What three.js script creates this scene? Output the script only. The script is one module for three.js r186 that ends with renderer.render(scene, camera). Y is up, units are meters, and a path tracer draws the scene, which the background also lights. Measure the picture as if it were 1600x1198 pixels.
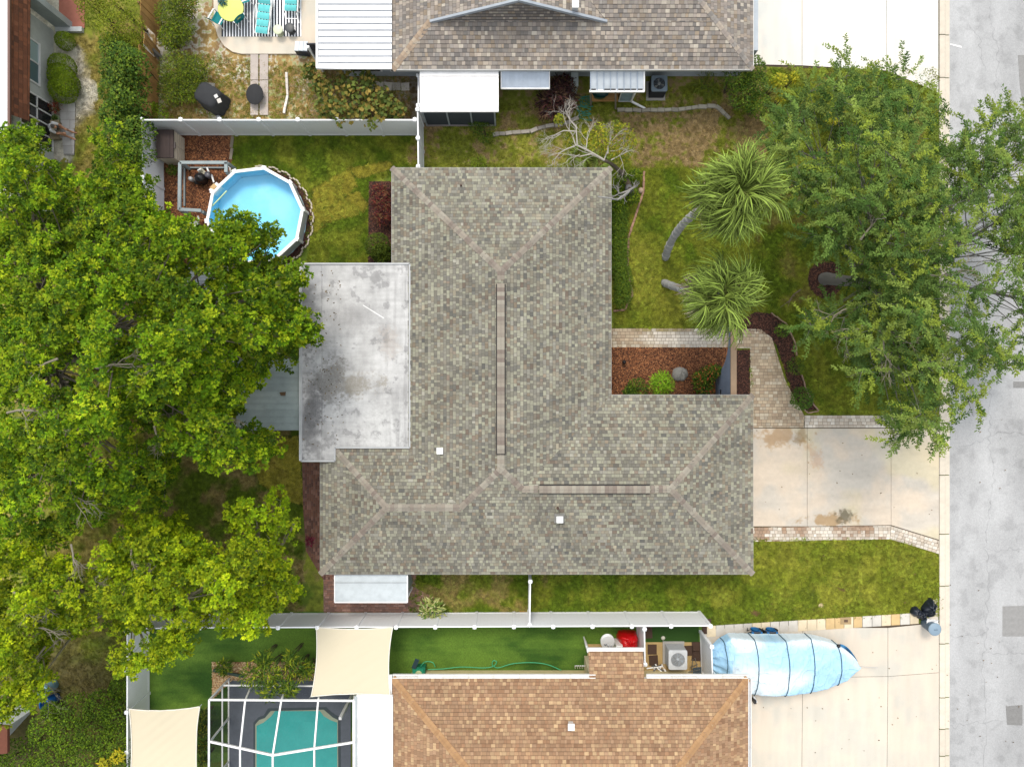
import * as THREE from 'three';
import { MarchingCubes } from 'three/addons/objects/MarchingCubes.js';

// ---------- camera, sky, sun, exposure ----------
const H = 32, F = 1056;                       // a drone 32 m up, looking straight down
const scene = new THREE.Scene();
const camera = new THREE.PerspectiveCamera(2 * Math.atan(599 / F) * 180 / Math.PI, 1600 / 1198, 0.1, 900);
camera.position.set(0, H, 0); camera.up.set(0, 0, -1); camera.lookAt(0, 0, 0);
const renderer = new THREE.WebGLRenderer({ antialias: true });
renderer.toneMapping = THREE.LinearToneMapping;
renderer.toneMappingExposure = 1.78;
renderer.shadowMap.enabled = true;
const sunDir = new THREE.Vector3(-0.12, 0.84, -0.5).normalize();
{
  const W = 256, HH = 128, d = new Float32Array(W * HH * 4);
  for (let r = 0; r < HH; r++) for (let q = 0; q < W; q++) {
    const e = ((r + 0.5) / HH - 0.5) * Math.PI, a = ((q + 0.5) / W - 0.5) * 2 * Math.PI, y = Math.sin(e);
    const x = Math.cos(a) * Math.cos(e), z = Math.sin(a) * Math.cos(e);
    const g = Math.max(0, x * sunDir.x + y * sunDir.y + z * sunDir.z);
    const l = y < 0 ? 0.25 : 0.72 * (0.6 + 0.4 * y) + 0.7 * Math.pow(g, 4);
    const i = (r * W + q) * 4; d[i] = l * 0.975; d[i + 1] = l; d[i + 2] = l * 1.035; d[i + 3] = 1;
  }
  const t = new THREE.DataTexture(d, W, HH, THREE.RGBAFormat, THREE.FloatType);
  t.mapping = THREE.EquirectangularReflectionMapping; t.magFilter = THREE.LinearFilter; t.needsUpdate = true;
  scene.background = t; scene.environment = t;
}
const sun = new THREE.DirectionalLight(0xfff3e2, 1.5);
sun.position.copy(sunDir).multiplyScalar(60); sun.castShadow = true; sun.shadow.radius = 34;
Object.assign(sun.shadow.camera, { left: -32, right: 32, top: 28, bottom: -28, near: 1, far: 140 });
sun.shadow.mapSize.set(2048, 2048);
scene.add(sun); scene.add(sun.target);

// ---------- helpers ----------
const P = (x, y, h = 0) => new THREE.Vector3((x - 800) * (H - h) / F, h, (y - 599) * (H - h) / F);
const XZ = (x, y, h = 0) => [(x - 800) * (H - h) / F, (y - 599) * (H - h) / F];
const poly = (a, h = 0) => a.map(([x, y]) => XZ(x, y, h));
function rngOf(s) { let a = s >>> 0; return () => { a = (a + 0x6D2B79F5) | 0; let t = Math.imul(a ^ (a >>> 15), 1 | a); t = (t + Math.imul(t ^ (t >>> 7), 61 | t)) ^ t; return ((t ^ (t >>> 14)) >>> 0) / 4294967296; }; }
let R = rngOf(7);
const rr = (a, b) => a + (b - a) * R(), pick = (a) => a[Math.floor(R() * a.length)];
const hash = (x, y, s) => { let h = (Math.imul(x, 374761393) + Math.imul(y, 668265263) + Math.imul(s, 1274126177)) | 0; h = Math.imul(h ^ (h >>> 13), 1274126177); return ((h ^ (h >>> 16)) >>> 0) / 4294967296; };
function noise(x, y, s = 0, per = 0) {
  const ix = Math.floor(x), iy = Math.floor(y), fx = x - ix, fy = y - iy, w = (k) => per ? ((k % per) + per) % per : k;
  const u = fx * fx * (3 - 2 * fx), v = fy * fy * (3 - 2 * fy);
  const a = hash(w(ix), w(iy), s), b = hash(w(ix + 1), w(iy), s), c = hash(w(ix), w(iy + 1), s), d = hash(w(ix + 1), w(iy + 1), s);
  return a + (b - a) * u + (c - a) * v + (a - b - c + d) * u * v;
}
function fbm(x, y, s = 0, o = 4, per = 0) { let t = 0, a = 0.5, n = 0; for (let i = 0; i < o; i++) { t += a * noise(x, y, s + i, per); n += a; a *= 0.5; x *= 2; y *= 2; per *= 2; } return t / n; }
const sstep = (a, b, x) => { const t = Math.min(1, Math.max(0, (x - a) / (b - a))); return t * t * (3 - 2 * t); };
const lin = (v) => v <= 0.04045 ? v / 12.92 : ((v + 0.055) / 1.055) ** 2.4;
const enc = (v) => v <= 0.0031308 ? v * 12.92 : 1.055 * v ** (1 / 2.4) - 0.055;
const ph = (r, g, b, k = 1.5) => [lin(r / 255) / k, lin(g / 255) / k, lin(b / 255) / k];   // a base colour from what the light makes of it
const mixc = (a, b, t) => [a[0] + (b[0] - a[0]) * t, a[1] + (b[1] - a[1]) * t, a[2] + (b[2] - a[2]) * t];
const mul = (a, k) => [a[0] * k, a[1] * k, a[2] * k];
const jit = (a, s) => { const k = 1 + rr(-s, s); return [a[0] * k, a[1] * k, a[2] * k]; };
const inside = (p, x, y) => { let c = false; for (let i = 0, j = p.length - 1; i < p.length; j = i++) if ((p[i][1] > y) !== (p[j][1] > y) && x < (p[j][0] - p[i][0]) * (y - p[i][1]) / (p[j][1] - p[i][1]) + p[i][0]) c = !c; return c; };
const edgeDist = (p, x, y) => { let m = 1e9; for (let i = 0, j = p.length - 1; i < p.length; j = i++) { const ax = p[j][0], ay = p[j][1], bx = p[i][0] - ax, by = p[i][1] - ay, t = Math.min(1, Math.max(0, ((x - ax) * bx + (y - ay) * by) / (bx * bx + by * by || 1))); m = Math.min(m, Math.hypot(x - ax - t * bx, y - ay - t * by)); } return m; };
function texture(w, h, fn, { srgb = true, wrap = true } = {}) {      // fn(i, j) gives linear colour or a number
  const d = new Uint8Array(w * h * 4);
  for (let j = 0; j < h; j++) for (let i = 0; i < w; i++) {
    const v = fn(i, j), k = (j * w + i) * 4;
    for (let c = 0; c < 3; c++) { const q = typeof v === 'number' ? v : v[c]; d[k + c] = Math.max(0, Math.min(255, Math.round(255 * (srgb ? enc(Math.max(0, q)) : q)))); }
    d[k + 3] = 255;
  }
  const t = new THREE.DataTexture(d, w, h); t.colorSpace = srgb ? THREE.SRGBColorSpace : THREE.NoColorSpace;
  t.wrapS = t.wrapT = wrap ? THREE.RepeatWrapping : THREE.ClampToEdgeWrapping; t.magFilter = THREE.LinearFilter; t.minFilter = THREE.LinearMipmapLinearFilter; t.generateMipmaps = true; t.needsUpdate = true;
  return t;
}
class MB {                                                             // collects faces into one geometry with vertex colours
  constructor() { this.p = []; this.c = []; this.u = []; this.i = []; }
  v(x, y, z, c, u = x, w = z) { this.p.push(x, y, z); this.c.push(c[0], c[1], c[2]); this.u.push(u, w); return this.p.length / 3 - 1; }
  face(pts, c) {                                                       // a flat convex polygon, counter-clockwise from outside
    const n = new THREE.Vector3().subVectors(pts[1], pts[0]).cross(new THREE.Vector3().subVectors(pts[2], pts[0]));
    const ax = Math.abs(n.x), ay = Math.abs(n.y), az = Math.abs(n.z);
    const id = pts.map((q) => ay >= ax && ay >= az ? this.v(q.x, q.y, q.z, c, q.x, q.z) : ax >= az ? this.v(q.x, q.y, q.z, c, q.z, q.y) : this.v(q.x, q.y, q.z, c, q.x, q.y));
    for (let k = 2; k < id.length; k++) this.i.push(id[0], id[k - 1], id[k]);
    return this;
  }
  box(cx, cy, cz, sx, sy, sz, c, ry = 0, rx = 0, rz = 0) {
    const e = new THREE.Euler(rx, ry, rz, 'YXZ'), q = [];
    for (let k = 0; k < 8; k++) q.push(new THREE.Vector3((k & 1 ? 1 : -1) * sx / 2, (k & 2 ? 1 : -1) * sy / 2, (k & 4 ? 1 : -1) * sz / 2).applyEuler(e).add(new THREE.Vector3(cx, cy, cz)));
    for (const f of [[0, 2, 3, 1], [4, 5, 7, 6], [0, 1, 5, 4], [2, 6, 7, 3], [0, 4, 6, 2], [1, 3, 7, 5]]) this.face(f.map((k) => q[k]), c);
    return this;
  }
  bar(a, b, w, t, c) {                                                 // a rectangular bar from a to b, w wide and t thick
    const d = new THREE.Vector3().subVectors(b, a), l = d.length(); d.normalize();
    const s = new THREE.Vector3().crossVectors(Math.abs(d.y) > 0.95 ? new THREE.Vector3(1, 0, 0) : new THREE.Vector3(0, 1, 0), d).normalize(), n = new THREE.Vector3().crossVectors(d, s);
    const q = []; for (let k = 0; k < 8; k++) q.push((k & 4 ? b : a).clone().addScaledVector(s, (k & 1 ? 1 : -1) * w / 2).addScaledVector(n, (k & 2 ? 1 : -1) * t / 2));
    for (const f of [[0, 2, 3, 1], [4, 5, 7, 6], [0, 1, 5, 4], [2, 6, 7, 3], [0, 4, 6, 2], [1, 3, 7, 5]]) this.face(f.map((k) => q[k]), c);
    return this;
  }
  prism(pts, y0, y1, c, side = c) {                                    // an upright prism over a polygon [[x, z]]; a sheet if y0 == y1
    let a = 0; for (let i = 0, j = pts.length - 1; i < pts.length; j = i++) a += pts[j][0] * pts[i][1] - pts[i][0] * pts[j][1];
    if (a > 0) pts = pts.slice().reverse();
    const tri = THREE.ShapeUtils.triangulateShape(pts.map((q) => new THREE.Vector2(q[0], q[1])), []);
    const id = pts.map((q) => this.v(q[0], y1, q[1], c));
    for (const t of tri) { const A = pts[t[0]], B = pts[t[1]], C = pts[t[2]], up = (B[1] - A[1]) * (C[0] - A[0]) - (B[0] - A[0]) * (C[1] - A[1]); this.i.push(...(up > 0 ? [id[t[0]], id[t[1]], id[t[2]]] : [id[t[0]], id[t[2]], id[t[1]]])); }
    if (y1 > y0) for (let i = 0; i < pts.length; i++) { const A = pts[i], B = pts[(i + 1) % pts.length]; this.face([new THREE.Vector3(A[0], y0, A[1]), new THREE.Vector3(B[0], y0, B[1]), new THREE.Vector3(B[0], y1, B[1]), new THREE.Vector3(A[0], y1, A[1])], side); }
    return this;
  }
  tube(pts, r0, r1, seg, c) {
    const n = pts.length; let side = null, prev = 0;
    for (let k = 0; k < n; k++) {
      const d = new THREE.Vector3().subVectors(pts[Math.min(n - 1, k + 1)], pts[Math.max(0, k - 1)]).normalize();
      if (!side) side = new THREE.Vector3().crossVectors(d, Math.abs(d.y) > 0.9 ? new THREE.Vector3(1, 0, 0) : new THREE.Vector3(0, 1, 0));
      side.addScaledVector(d, -side.dot(d)).normalize();
      const o = new THREE.Vector3().crossVectors(d, side), r = r0 + (r1 - r0) * k / (n - 1), at = this.p.length / 3;
      for (let s = 0; s < seg; s++) { const t = s / seg * 2 * Math.PI, q = pts[k].clone().addScaledVector(side, Math.cos(t) * r).addScaledVector(o, Math.sin(t) * r); this.v(q.x, q.y, q.z, c, s / seg, k * 0.2); }
      if (k) for (let s = 0; s < seg; s++) { const s2 = (s + 1) % seg; this.i.push(prev + s, at + s, at + s2, prev + s, at + s2, prev + s2); }
      prev = at;
    }
    const cap = this.v(pts[n - 1].x, pts[n - 1].y, pts[n - 1].z, c); for (let s = 0; s < seg; s++) this.i.push(prev + s, cap, prev + (s + 1) % seg);
    return this;
  }
  lathe(cx, cy, cz, prof, seg, c, sx = 1, sz = 1) {                    // prof: [[r, y], ...] from the bottom up
    const at = this.p.length / 3;
    prof.forEach(([r, y], k) => { for (let s = 0; s < seg; s++) { const t = s / seg * 2 * Math.PI; this.v(cx + Math.cos(t) * r * sx, cy + y, cz + Math.sin(t) * r * sz, c, s / seg, y); } if (k) for (let s = 0; s < seg; s++) { const a = at + (k - 1) * seg, b = at + k * seg, s2 = (s + 1) % seg; this.i.push(a + s, b + s, b + s2, a + s, b + s2, a + s2); } });
    return this;
  }
  grid(nu, nv, fn, col) {                                              // fn(u, v) -> Vector3
    const at = this.p.length / 3;
    for (let j = 0; j <= nv; j++) for (let i = 0; i <= nu; i++) { const q = fn(i / nu, j / nv); this.v(q.x, q.y, q.z, typeof col === 'function' ? col(i / nu, j / nv) : col); }
    for (let j = 0; j < nv; j++) for (let i = 0; i < nu; i++) { const a = at + j * (nu + 1) + i; this.i.push(a, a + nu + 1, a + 1, a + 1, a + nu + 1, a + nu + 2); }
    return this;
  }
  leaf(x, y, z, dx, dy, dz, nx, ny, nz, len, wid, c) {
    let sx = dy * nz - dz * ny, sy = dz * nx - dx * nz, sz = dx * ny - dy * nx; const l = Math.hypot(sx, sy, sz) || 1, w = wid / 2 / l; sx *= w; sy *= w; sz *= w;
    const m = len * 0.45, k = wid * 0.18, a = this.v(x, y, z, c);
    this.v(x + dx * m + sx + nx * k, y + dy * m + sy + ny * k, z + dz * m + sz + nz * k, c); this.v(x + dx * len, y + dy * len, z + dz * len, c); this.v(x + dx * m - sx + nx * k, y + dy * m - sy + ny * k, z + dz * m - sz + nz * k, c);
    this.i.push(a, a + 1, a + 2, a, a + 2, a + 3);
  }
  geo() {
    const g = new THREE.BufferGeometry();
    g.setAttribute('position', new THREE.Float32BufferAttribute(this.p, 3)); g.setAttribute('color', new THREE.Float32BufferAttribute(this.c, 3)); g.setAttribute('uv', new THREE.Float32BufferAttribute(this.u, 2));
    g.setIndex(this.i); g.computeVertexNormals(); return g;
  }
}
const taken = {};
const numbered = (n) => { const k = taken[n] = (taken[n] ?? -1) + 1; return k ? `${n}_${String(k).padStart(3, '0')}` : n; };
function tag(o, label, category, { group, kind } = {}) { if (label) o.userData.label = label; if (category) o.userData.category = category; if (group) o.userData.group = group; if (kind) o.userData.kind = kind; return o; }
function thing(name, label, category, at = [0, 0, 0], o = {}) { const g = new THREE.Group(); g.name = numbered(name); g.position.set(...(at.isVector3 ? at.toArray() : at)); tag(g, label, category, o); scene.add(g); return g; }
function put(name, mb, m, parent, local = false, kind) {               // geometry in world metres (or local to the parent)
  const g = mb.geo ? mb.geo() : mb;
  if (!local && parent && parent !== scene) { const w = new THREE.Vector3(); for (let q = parent; q && q !== scene; q = q.parent) w.add(q.position); g.translate(-w.x, -w.y, -w.z); }
  const me = new THREE.Mesh(g, m); me.name = parent && parent !== scene ? name : numbered(name); me.castShadow = me.receiveShadow = true; if (kind) me.userData.kind = kind;
  (parent || scene).add(me); return me;
}
function solo(name, label, category, mb, m, at, o = {}) { const g = mb.geo ? mb.geo() : mb; const me = new THREE.Mesh(g, m); if (at) { g.translate(-at[0], -at[1], -at[2]); me.position.set(...at); } me.name = numbered(name); me.castShadow = me.receiveShadow = true; tag(me, label, category, o); scene.add(me); return me; }
function copyOf(o, name, label, x, y, z, ry) { const c = o.clone(); c.name = numbered(name); c.userData = { ...o.userData, label }; c.position.set(x, y, z); if (ry !== undefined) c.rotation.y = ry; scene.add(c); return c; }

// ---------- shared materials ----------
const grain = texture(512, 512, (i, j) => { const x = i / 512, y = j / 512; return 0.80 + 0.26 * (fbm(x * 8, y * 8, 3, 5, 8) - 0.5) + 0.16 * (hash(i, j, 5) - 0.5) + 0.1; });
const grainH = texture(512, 512, (i, j) => fbm(i / 512 * 64, j / 512 * 64, 9, 3, 64), { srgb: false });
const rep = (t, k) => { const c = t.clone(); c.repeat.set(k, k); c.needsUpdate = true; return c; };
const SM = (o) => new THREE.MeshStandardMaterial({ vertexColors: true, ...o });
const matte = SM({ roughness: 0.92, map: rep(grain, 0.5), bumpMap: rep(grainH, 0.5), bumpScale: 0.004 });
const shingleMat = SM({ roughness: 0.95, map: rep(grain, 1.5), bumpMap: rep(grainH, 1.5), bumpScale: 0.003 });
const vinyl = SM({ roughness: 0.5 });
const painted = SM({ roughness: 0.5, map: rep(grain, 0.6) });
const gloss = SM({ roughness: 0.25 });
const metalM = SM({ roughness: 0.4, metalness: 0.5, map: rep(grain, 0.7) });
const cloth = SM({ roughness: 0.85, map: rep(grain, 1.2), side: THREE.DoubleSide });
const bark = SM({ roughness: 0.95, map: rep(grain, 3), bumpMap: rep(grainH, 2), bumpScale: 0.012 });
const leafM = new THREE.MeshPhysicalMaterial({ vertexColors: true, roughness: 0.7, side: THREE.DoubleSide, transmission: 0.35, thickness: 0, specularIntensity: 0.25 });
const leafSolid = new THREE.MeshPhysicalMaterial({ vertexColors: true, roughness: 0.6, side: THREE.DoubleSide, specularIntensity: 0.3 });
const glassM = SM({ roughness: 0.08, metalness: 0.0 });
const WHITE = [0.78, 0.79, 0.8], GREY = [0.3, 0.31, 0.33], BLACK = [0.012, 0.012, 0.014];
// ---------- ground, lawns, drives, road ----------
const quad = (x0, y0, x1, y1) => [[x0, y0], [x1, y0], [x1, y1], [x0, y1]];
const SOD = [[[405, 258], [432, 266], [470, 300], [486, 312], [470, 322], [452, 300], [428, 284]], [[486, 296], [548, 262], [560, 290], [520, 322], [494, 330]], [[400, 322], [478, 318], [500, 300], [530, 330], [508, 352], [486, 344]], [[478, 330], [562, 296], [576, 322], [560, 336], [520, 346], [488, 368]], [[396, 700], [470, 676], [474, 790], [440, 782], [400, 750]], [[540, 262], [610, 250], [616, 264], [560, 280]]];
const cG = ph(128, 137, 44), cG2 = ph(94, 116, 28), cY = ph(172, 170, 70), cBr = ph(168, 138, 100), cDk = ph(72, 70, 34), cSand = ph(226, 220, 210), cTan = ph(176, 148, 92), cDirt = ph(136, 114, 90);
function yardColor(x, z) {
  const n1 = fbm(x * 0.35, z * 0.35, 11, 4), n2 = fbm(x * 1.3 + 9, z * 1.3, 21, 4), n3 = fbm(x * 6, z * 6, 31, 3);
  const X = x * 33 + 800 + (n2 - 0.5) * 30, Y = z * 33 + 599 + (n3 - 0.5) * 16;
  let c;
  if (X > 226 && X < 662 && Y < 194) {                                  // the sandy yard to the north
    c = mixc(cTan, cBr, sstep(0.4, 0.7, n2));
    c = mixc(c, cSand, sstep(0.46, 0.58, n1 * 0.6 + n2 * 0.4 + (n3 - 0.5) * 0.7 + (X < 430 && Y < 130 ? 0.12 : 0.0)) * 0.95);
    c = mixc(c, cG, sstep(0.52, 0.66, n3 + (n2 - 0.5) * 0.6) * 0.75);
    if (X > 480 && Y > 105) c = mixc(c, cDirt, 0.6);
  } else if (X > 640 && X < 1200 && Y < 262) {                          // the patchy strip between the houses
    c = mixc(cG, cY, sstep(0.45, 0.7, n2) * 0.6);
    const b = (Y < 205 ? 0.08 : -0.03) + (X > 1010 && Y > 190 && Y < 265 ? 0.06 : 0) + (X > 920 && X < 1130 && Y < 172 ? -0.12 : 0);
    c = mixc(c, mixc(cBr, cDirt, n3), sstep(0.46, 0.64, n1 * 0.4 + n2 * 0.6 + b + (n3 - 0.5) * 0.6) * 0.85);
  } else if (X < 226) {
    c = mixc(cG, cTan, sstep(0.35, 0.65, n2) * 0.55);
    if (Y > 950) c = mixc(mixc(c, cG2, 0.5), ph(98, 82, 58), sstep(0.4, 0.65, n1) * 0.7);  // earth colour with the shade under the lower left tree put into it
    if (Y < 250 && X < 150) c = mixc(c, cSand, sstep(0.42, 0.6, n1 + (130 - X) * 0.006) * 0.8);
  } else if (X < 480 && Y > 640 && Y < 970) c = mixc(cG2, cBr, sstep(0.45, 0.7, n2) * 0.6);
  else if (Y > 890 && X < 1110) c = mixc(mixc(cG2, cG, sstep(0.3, 0.6, n2)), cBr, sstep(0.55, 0.7, n2 * 0.6 + n1 * 0.4 + (X < 830 ? 0.04 : -0.1)) * 0.6);
  else if (X < 640) c = mixc(cG2, mul(cG, 1.05), sstep(0.35, 0.65, n2));
  else if (Y > 840) c = mixc(mixc(cG, cY, sstep(0.4, 0.7, n2) * 0.4), cG2, sstep(0.5, 0.62, n1) * 0.7);
  else {
    c = mixc(mixc(cG2, cG, sstep(0.3, 0.6, n2)), cY, sstep(0.45, 0.7, n1) * (X < 1070 ? 0.5 : 0.15));
    if (X > 1190 && Y < 470) c = mixc(c, mul(cBr, 0.8), sstep(0.55, 0.7, n2) * 0.4);
  }
  if (X > 390 && X < 640 && (Y < 400 || Y > 650)) { const a = x * 33 + 800 + (n3 - 0.5) * 7, b = z * 33 + 599 + (n2 - 0.5) * 5; const q = SOD.find((p) => inside(p, a, b)); if (q) c = edgeDist(q, a, b) < 1.3 ? mixc(c, cDk, 0.5) : mixc(c, ph(178, 164, 66), 0.7); }
  return mul(c, 0.5 + 1.0 * n3);
}
const TW = 2048, TH = 1536, XW = 56, ZW = 42;
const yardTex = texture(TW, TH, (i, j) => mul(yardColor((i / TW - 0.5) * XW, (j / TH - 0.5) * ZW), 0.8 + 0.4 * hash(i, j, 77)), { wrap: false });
const yardM = new THREE.MeshStandardMaterial({ roughness: 1, map: yardTex });
function sheet(name, label, cat, pts, y, m, { kind = 'structure', uv = 'm' } = {}) {
  const g = new MB().prism(pts, y, y, [1, 1, 1]).geo();
  if (uv === 'yard') { const p = g.attributes.position, u = g.attributes.uv; for (let k = 0; k < p.count; k++) u.setXY(k, p.getX(k) / XW + 0.5, p.getZ(k) / ZW + 0.5); }
  return solo(name, label, cat, g, m, null, { kind });
}
const wide = texture(512, 512, (i, j) => { const x = i / 512, y = j / 512; return mul(mixc(cG2, cG, fbm(x * 12, y * 12, 41, 4, 12)), 0.75 + 0.5 * hash(i, j, 4)); });
sheet('ground', 'grassy ground stretching beyond the gardens on every side', 'ground', [[-250, -250], [250, -250], [250, 250], [-250, 250]], -0.012, new THREE.MeshStandardMaterial({ roughness: 1, map: rep(wide, 0.1) }));
const lawns = {
  front: [[952, 255], [1110, 258], [1170, 100], [1472, 90], [1472, 655], [1100, 655], [950, 560]], side: [[1170, 840], [1400, 842], [1470, 866], [1470, 962], [1100, 976], [640, 968], [640, 880]],
  back: [[232, 205], [662, 205], [662, 480], [232, 480]], west: [[225, 600], [515, 600], [515, 962], [225, 962]], north: [[640, 95], [1200, 95], [1200, 262], [640, 262]],
};
sheet('front_lawn', 'olive green front lawn around the palms and the street tree', 'lawn', poly(lawns.front), 0, yardM, { uv: 'yard' });
sheet('side_lawn', 'narrow bright green lawn between grey roof and long white fence', 'lawn', poly(lawns.side), 0, yardM, { uv: 'yard' });
sheet('back_lawn', 'back garden lawn with yellow sod pieces beside the round pool', 'lawn', poly(lawns.back), 0, yardM, { uv: 'yard' });
sheet('shaded_lawn', 'dull brownish lawn under the big tree west of the house', 'lawn', poly(lawns.west), 0, yardM, { uv: 'yard' });
sheet('side_yard', 'patchy grass and bare earth between the two grey roofed houses', 'yard', poly(lawns.north), -0.004, yardM, { uv: 'yard' });
sheet('sandy_yard', 'sandy dry yard north of the white fence with scattered weeds', 'yard', poly([[228, -60], [658, -60], [658, 200], [228, 200]]), -0.004, yardM, { uv: 'yard' });
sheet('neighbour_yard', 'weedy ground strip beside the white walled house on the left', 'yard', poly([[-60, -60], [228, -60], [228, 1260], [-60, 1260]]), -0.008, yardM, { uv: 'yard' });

// artificial turf with faint seams
const turfTex = texture(1024, 512, (i, j) => { const x = i / 1024 * 28, z = j / 512 * 14; const n = fbm(x * 0.5, z * 0.8, 61, 4), b = noise(x * 0.7, z * 9, 63); return mul(mixc(ph(48, 90, 14), ph(104, 140, 44), sstep(0.3, 0.72, n * 0.9 + b * 0.1)), 0.75 + 0.5 * hash(i, j, 8)); }, { wrap: false });
const turfM = new THREE.MeshStandardMaterial({ roughness: 0.95, map: turfTex });
{ const m = sheet('artificial_turf', 'dark green artificial turf between the long white fence and brown roof', 'turf', poly([[228, 955], [1098, 955], [1098, 1030], [915, 1062], [228, 1215]]), 0.004, turfM); const p = m.geometry.attributes.position, u = m.geometry.attributes.uv; for (let k = 0; k < p.count; k++) u.setXY(k, (p.getX(k) + 18) / 28, (p.getZ(k) - 10.5) / 14); }

// concrete
const concreteTex = texture(1024, 1024, (i, j) => { const x = i / 1024, y = j / 1024; const n = fbm(x * 6, y * 6, 51, 6, 6), m = fbm(x * 20, y * 4, 55, 4, 4), s = hash(i, j, 2); return mul(mixc([0.52, 0.46, 0.39], [0.44, 0.42, 0.375], sstep(0.3, 0.7, n)), 0.84 + 0.16 * m + 0.1 * (s - 0.5) + 0.06); });
const blot = (x, y, cx, cy, rx, ry, s) => { const d = Math.hypot((x - cx) / rx, (y - cy) / ry); return sstep(1, 0.25, d + (fbm(x * 1.7, y * 1.7, s, 5) - 0.5) * 1.7 + (fbm(x * 8, y * 8, s + 3, 4) - 0.5) * 1.1); };
// our drive: its own map, so that the rust and oil stains lie where they are
const DX0 = XZ(1170, 660)[0], DZ0 = XZ(1170, 660)[1], DW = 9.2, DH = 6.4;
const driveTex = texture(1024, 712, (i, j) => {
  const x = DX0 + i / 1024 * DW, z = DZ0 + j / 712 * DH, X = x * 33 + 800, Y = z * 33 + 599, n = fbm(x * 0.9, z * 0.9, 71, 5), m = fbm(x * 0.8, z * 3, 73, 4), f = fbm(x * 7, z * 7, 75, 3);
  let c = mixc([0.50, 0.43, 0.35], [0.44, 0.405, 0.355], sstep(0.32, 0.66, n)); c = mixc(c, [0.5, 0.44, 0.27], sstep(0.5, 0.7, fbm(x * 0.5, z * 0.5, 79, 3)) * 0.5);
  c = mixc(c, [0.30, 0.17, 0.055], blot(X / 33, Y / 33, 1215 / 33, 682 / 33, 1.6, 0.55, 81) * 0.62);
  c = mixc(c, [0.20, 0.13, 0.05], blot(X / 33, Y / 33, 1252 / 33, 680 / 33, 0.4, 0.5, 82) * 0.6);
  c = mixc(c, [0.28, 0.17, 0.06], blot(X / 33, Y / 33, 1292 / 33, 812 / 33, 1.5, 0.38, 83) * 0.75);
  c = mixc(c, [0.10, 0.085, 0.05], blot(X / 33, Y / 33, 1318 / 33, 802 / 33, 0.62, 0.42, 84) * 0.85);
  c = mixc(c, [0.42, 0.25, 0.14], blot(X / 33, Y / 33, 1276 / 33, 716 / 33, 0.5, 0.9, 85) * 0.45);
  c = mixc(c, [0.36, 0.35, 0.32], blot(X / 33, Y / 33, 1436 / 33, 762 / 33, 0.7, 0.5, 86) * 0.4);
  return mul(c, 0.84 + 0.2 * m + 0.14 * f + 0.12 * (hash(i, j, 6) - 0.5));
}, { wrap: false });
const concreteM = new THREE.MeshStandardMaterial({ roughness: 0.9, map: rep(concreteTex, 0.16), bumpMap: rep(grainH, 0.7), bumpScale: 0.003, vertexColors: true });
const driveM = new THREE.MeshStandardMaterial({ roughness: 0.9, map: driveTex, bumpMap: rep(grainH, 0.7), bumpScale: 0.003 });
function drive(name, label, slabs, y0, y1, m, fixUv, name2 = 'slab', tint = [1, 1, 1]) {
  const g = thing(name, label, 'driveway', [0, 0, 0], { kind: 'structure' });
  slabs.forEach((s) => { const w = poly(s), cx = w.reduce((a, q) => a + q[0], 0) / w.length, cz = w.reduce((a, q) => a + q[1], 0) / w.length; const in_ = w.map(([x, z]) => [x - Math.sign(x - cx) * 0.008, z - Math.sign(z - cz) * 0.008]); const ge = new MB().prism(in_, y0, y1 + rr(-0.002, 0.002), jit(tint, 0.035), [0.25, 0.2, 0.15]).geo(); if (fixUv) { const p = ge.attributes.position, u = ge.attributes.uv; for (let k = 0; k < p.count; k++) u.setXY(k, (p.getX(k) - DX0) / DW, (p.getZ(k) - DZ0) / DH); } put(name2, ge, m, g); });
  return g;
}
drive('driveway', 'stained concrete driveway of three slabs beside the grey roofed house', [quad(1160, 669, 1261, 822), [[1261, 669], [1392, 669], [1392, 820], [1261, 822]], [[1392, 669], [1467, 669], [1467, 843], [1392, 820]]], 0.004, 0.05, driveM, true);
sheet('driveway_bed', 'dark joint lines between the slabs of the middle driveway', 'driveway', poly([[1160, 668], [1468, 668], [1468, 844], [1392, 821], [1160, 823]]), 0.012, new THREE.MeshStandardMaterial({ color: 0x4a3f33, roughness: 1 }));
drive('driveway', 'pale concrete driveway at the top of the picture beside the street', [[[1160, -60], [1253, -60], [1253, 103], [1160, 101]], [[1253, -60], [1385, -60], [1385, 111], [1253, 103]], [[1385, -60], [1466, -60], [1466, 146], [1450, 138], [1385, 111]]], 0.004, 0.05, concreteM, false, 'slab', [1.24, 1.32, 1.42]);
drive('driveway', 'cream concrete driveway under the covered boat', [[[1100, 982], [1254, 976], [1254, 1058], [1100, 1066]], [[1254, 980], [1387, 980], [1387, 1056], [1254, 1058]], [[1387, 980], [1467, 972], [1467, 1050], [1387, 1056]], [[1100, 1066], [1254, 1058], [1252, 1260], [1100, 1260]], [[1254, 1058], [1387, 1056], [1385, 1260], [1252, 1260]], [[1387, 1056], [1467, 1050], [1467, 1260], [1385, 1260]]], 0.004, 0.05, concreteM, false, 'slab', [1.04, 1.04, 1.03]);
sheet('driveway_bed', 'dark joint lines between the slabs under the boat', 'driveway', poly([[1098, 984], [1440, 974], [1467.5, 968], [1467.5, 1262], [1098, 1262]]), 0.010, new THREE.MeshStandardMaterial({ color: 0x4a3f33, roughness: 1 }));
sheet('driveway_bed', 'dark joint lines between slabs of the top driveway', 'driveway', poly([[1160, -62], [1467, -62], [1467, 146], [1385, 112], [1160, 102]]), 0.010, new THREE.MeshStandardMaterial({ color: 0x4a3f33, roughness: 1 }));

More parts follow.
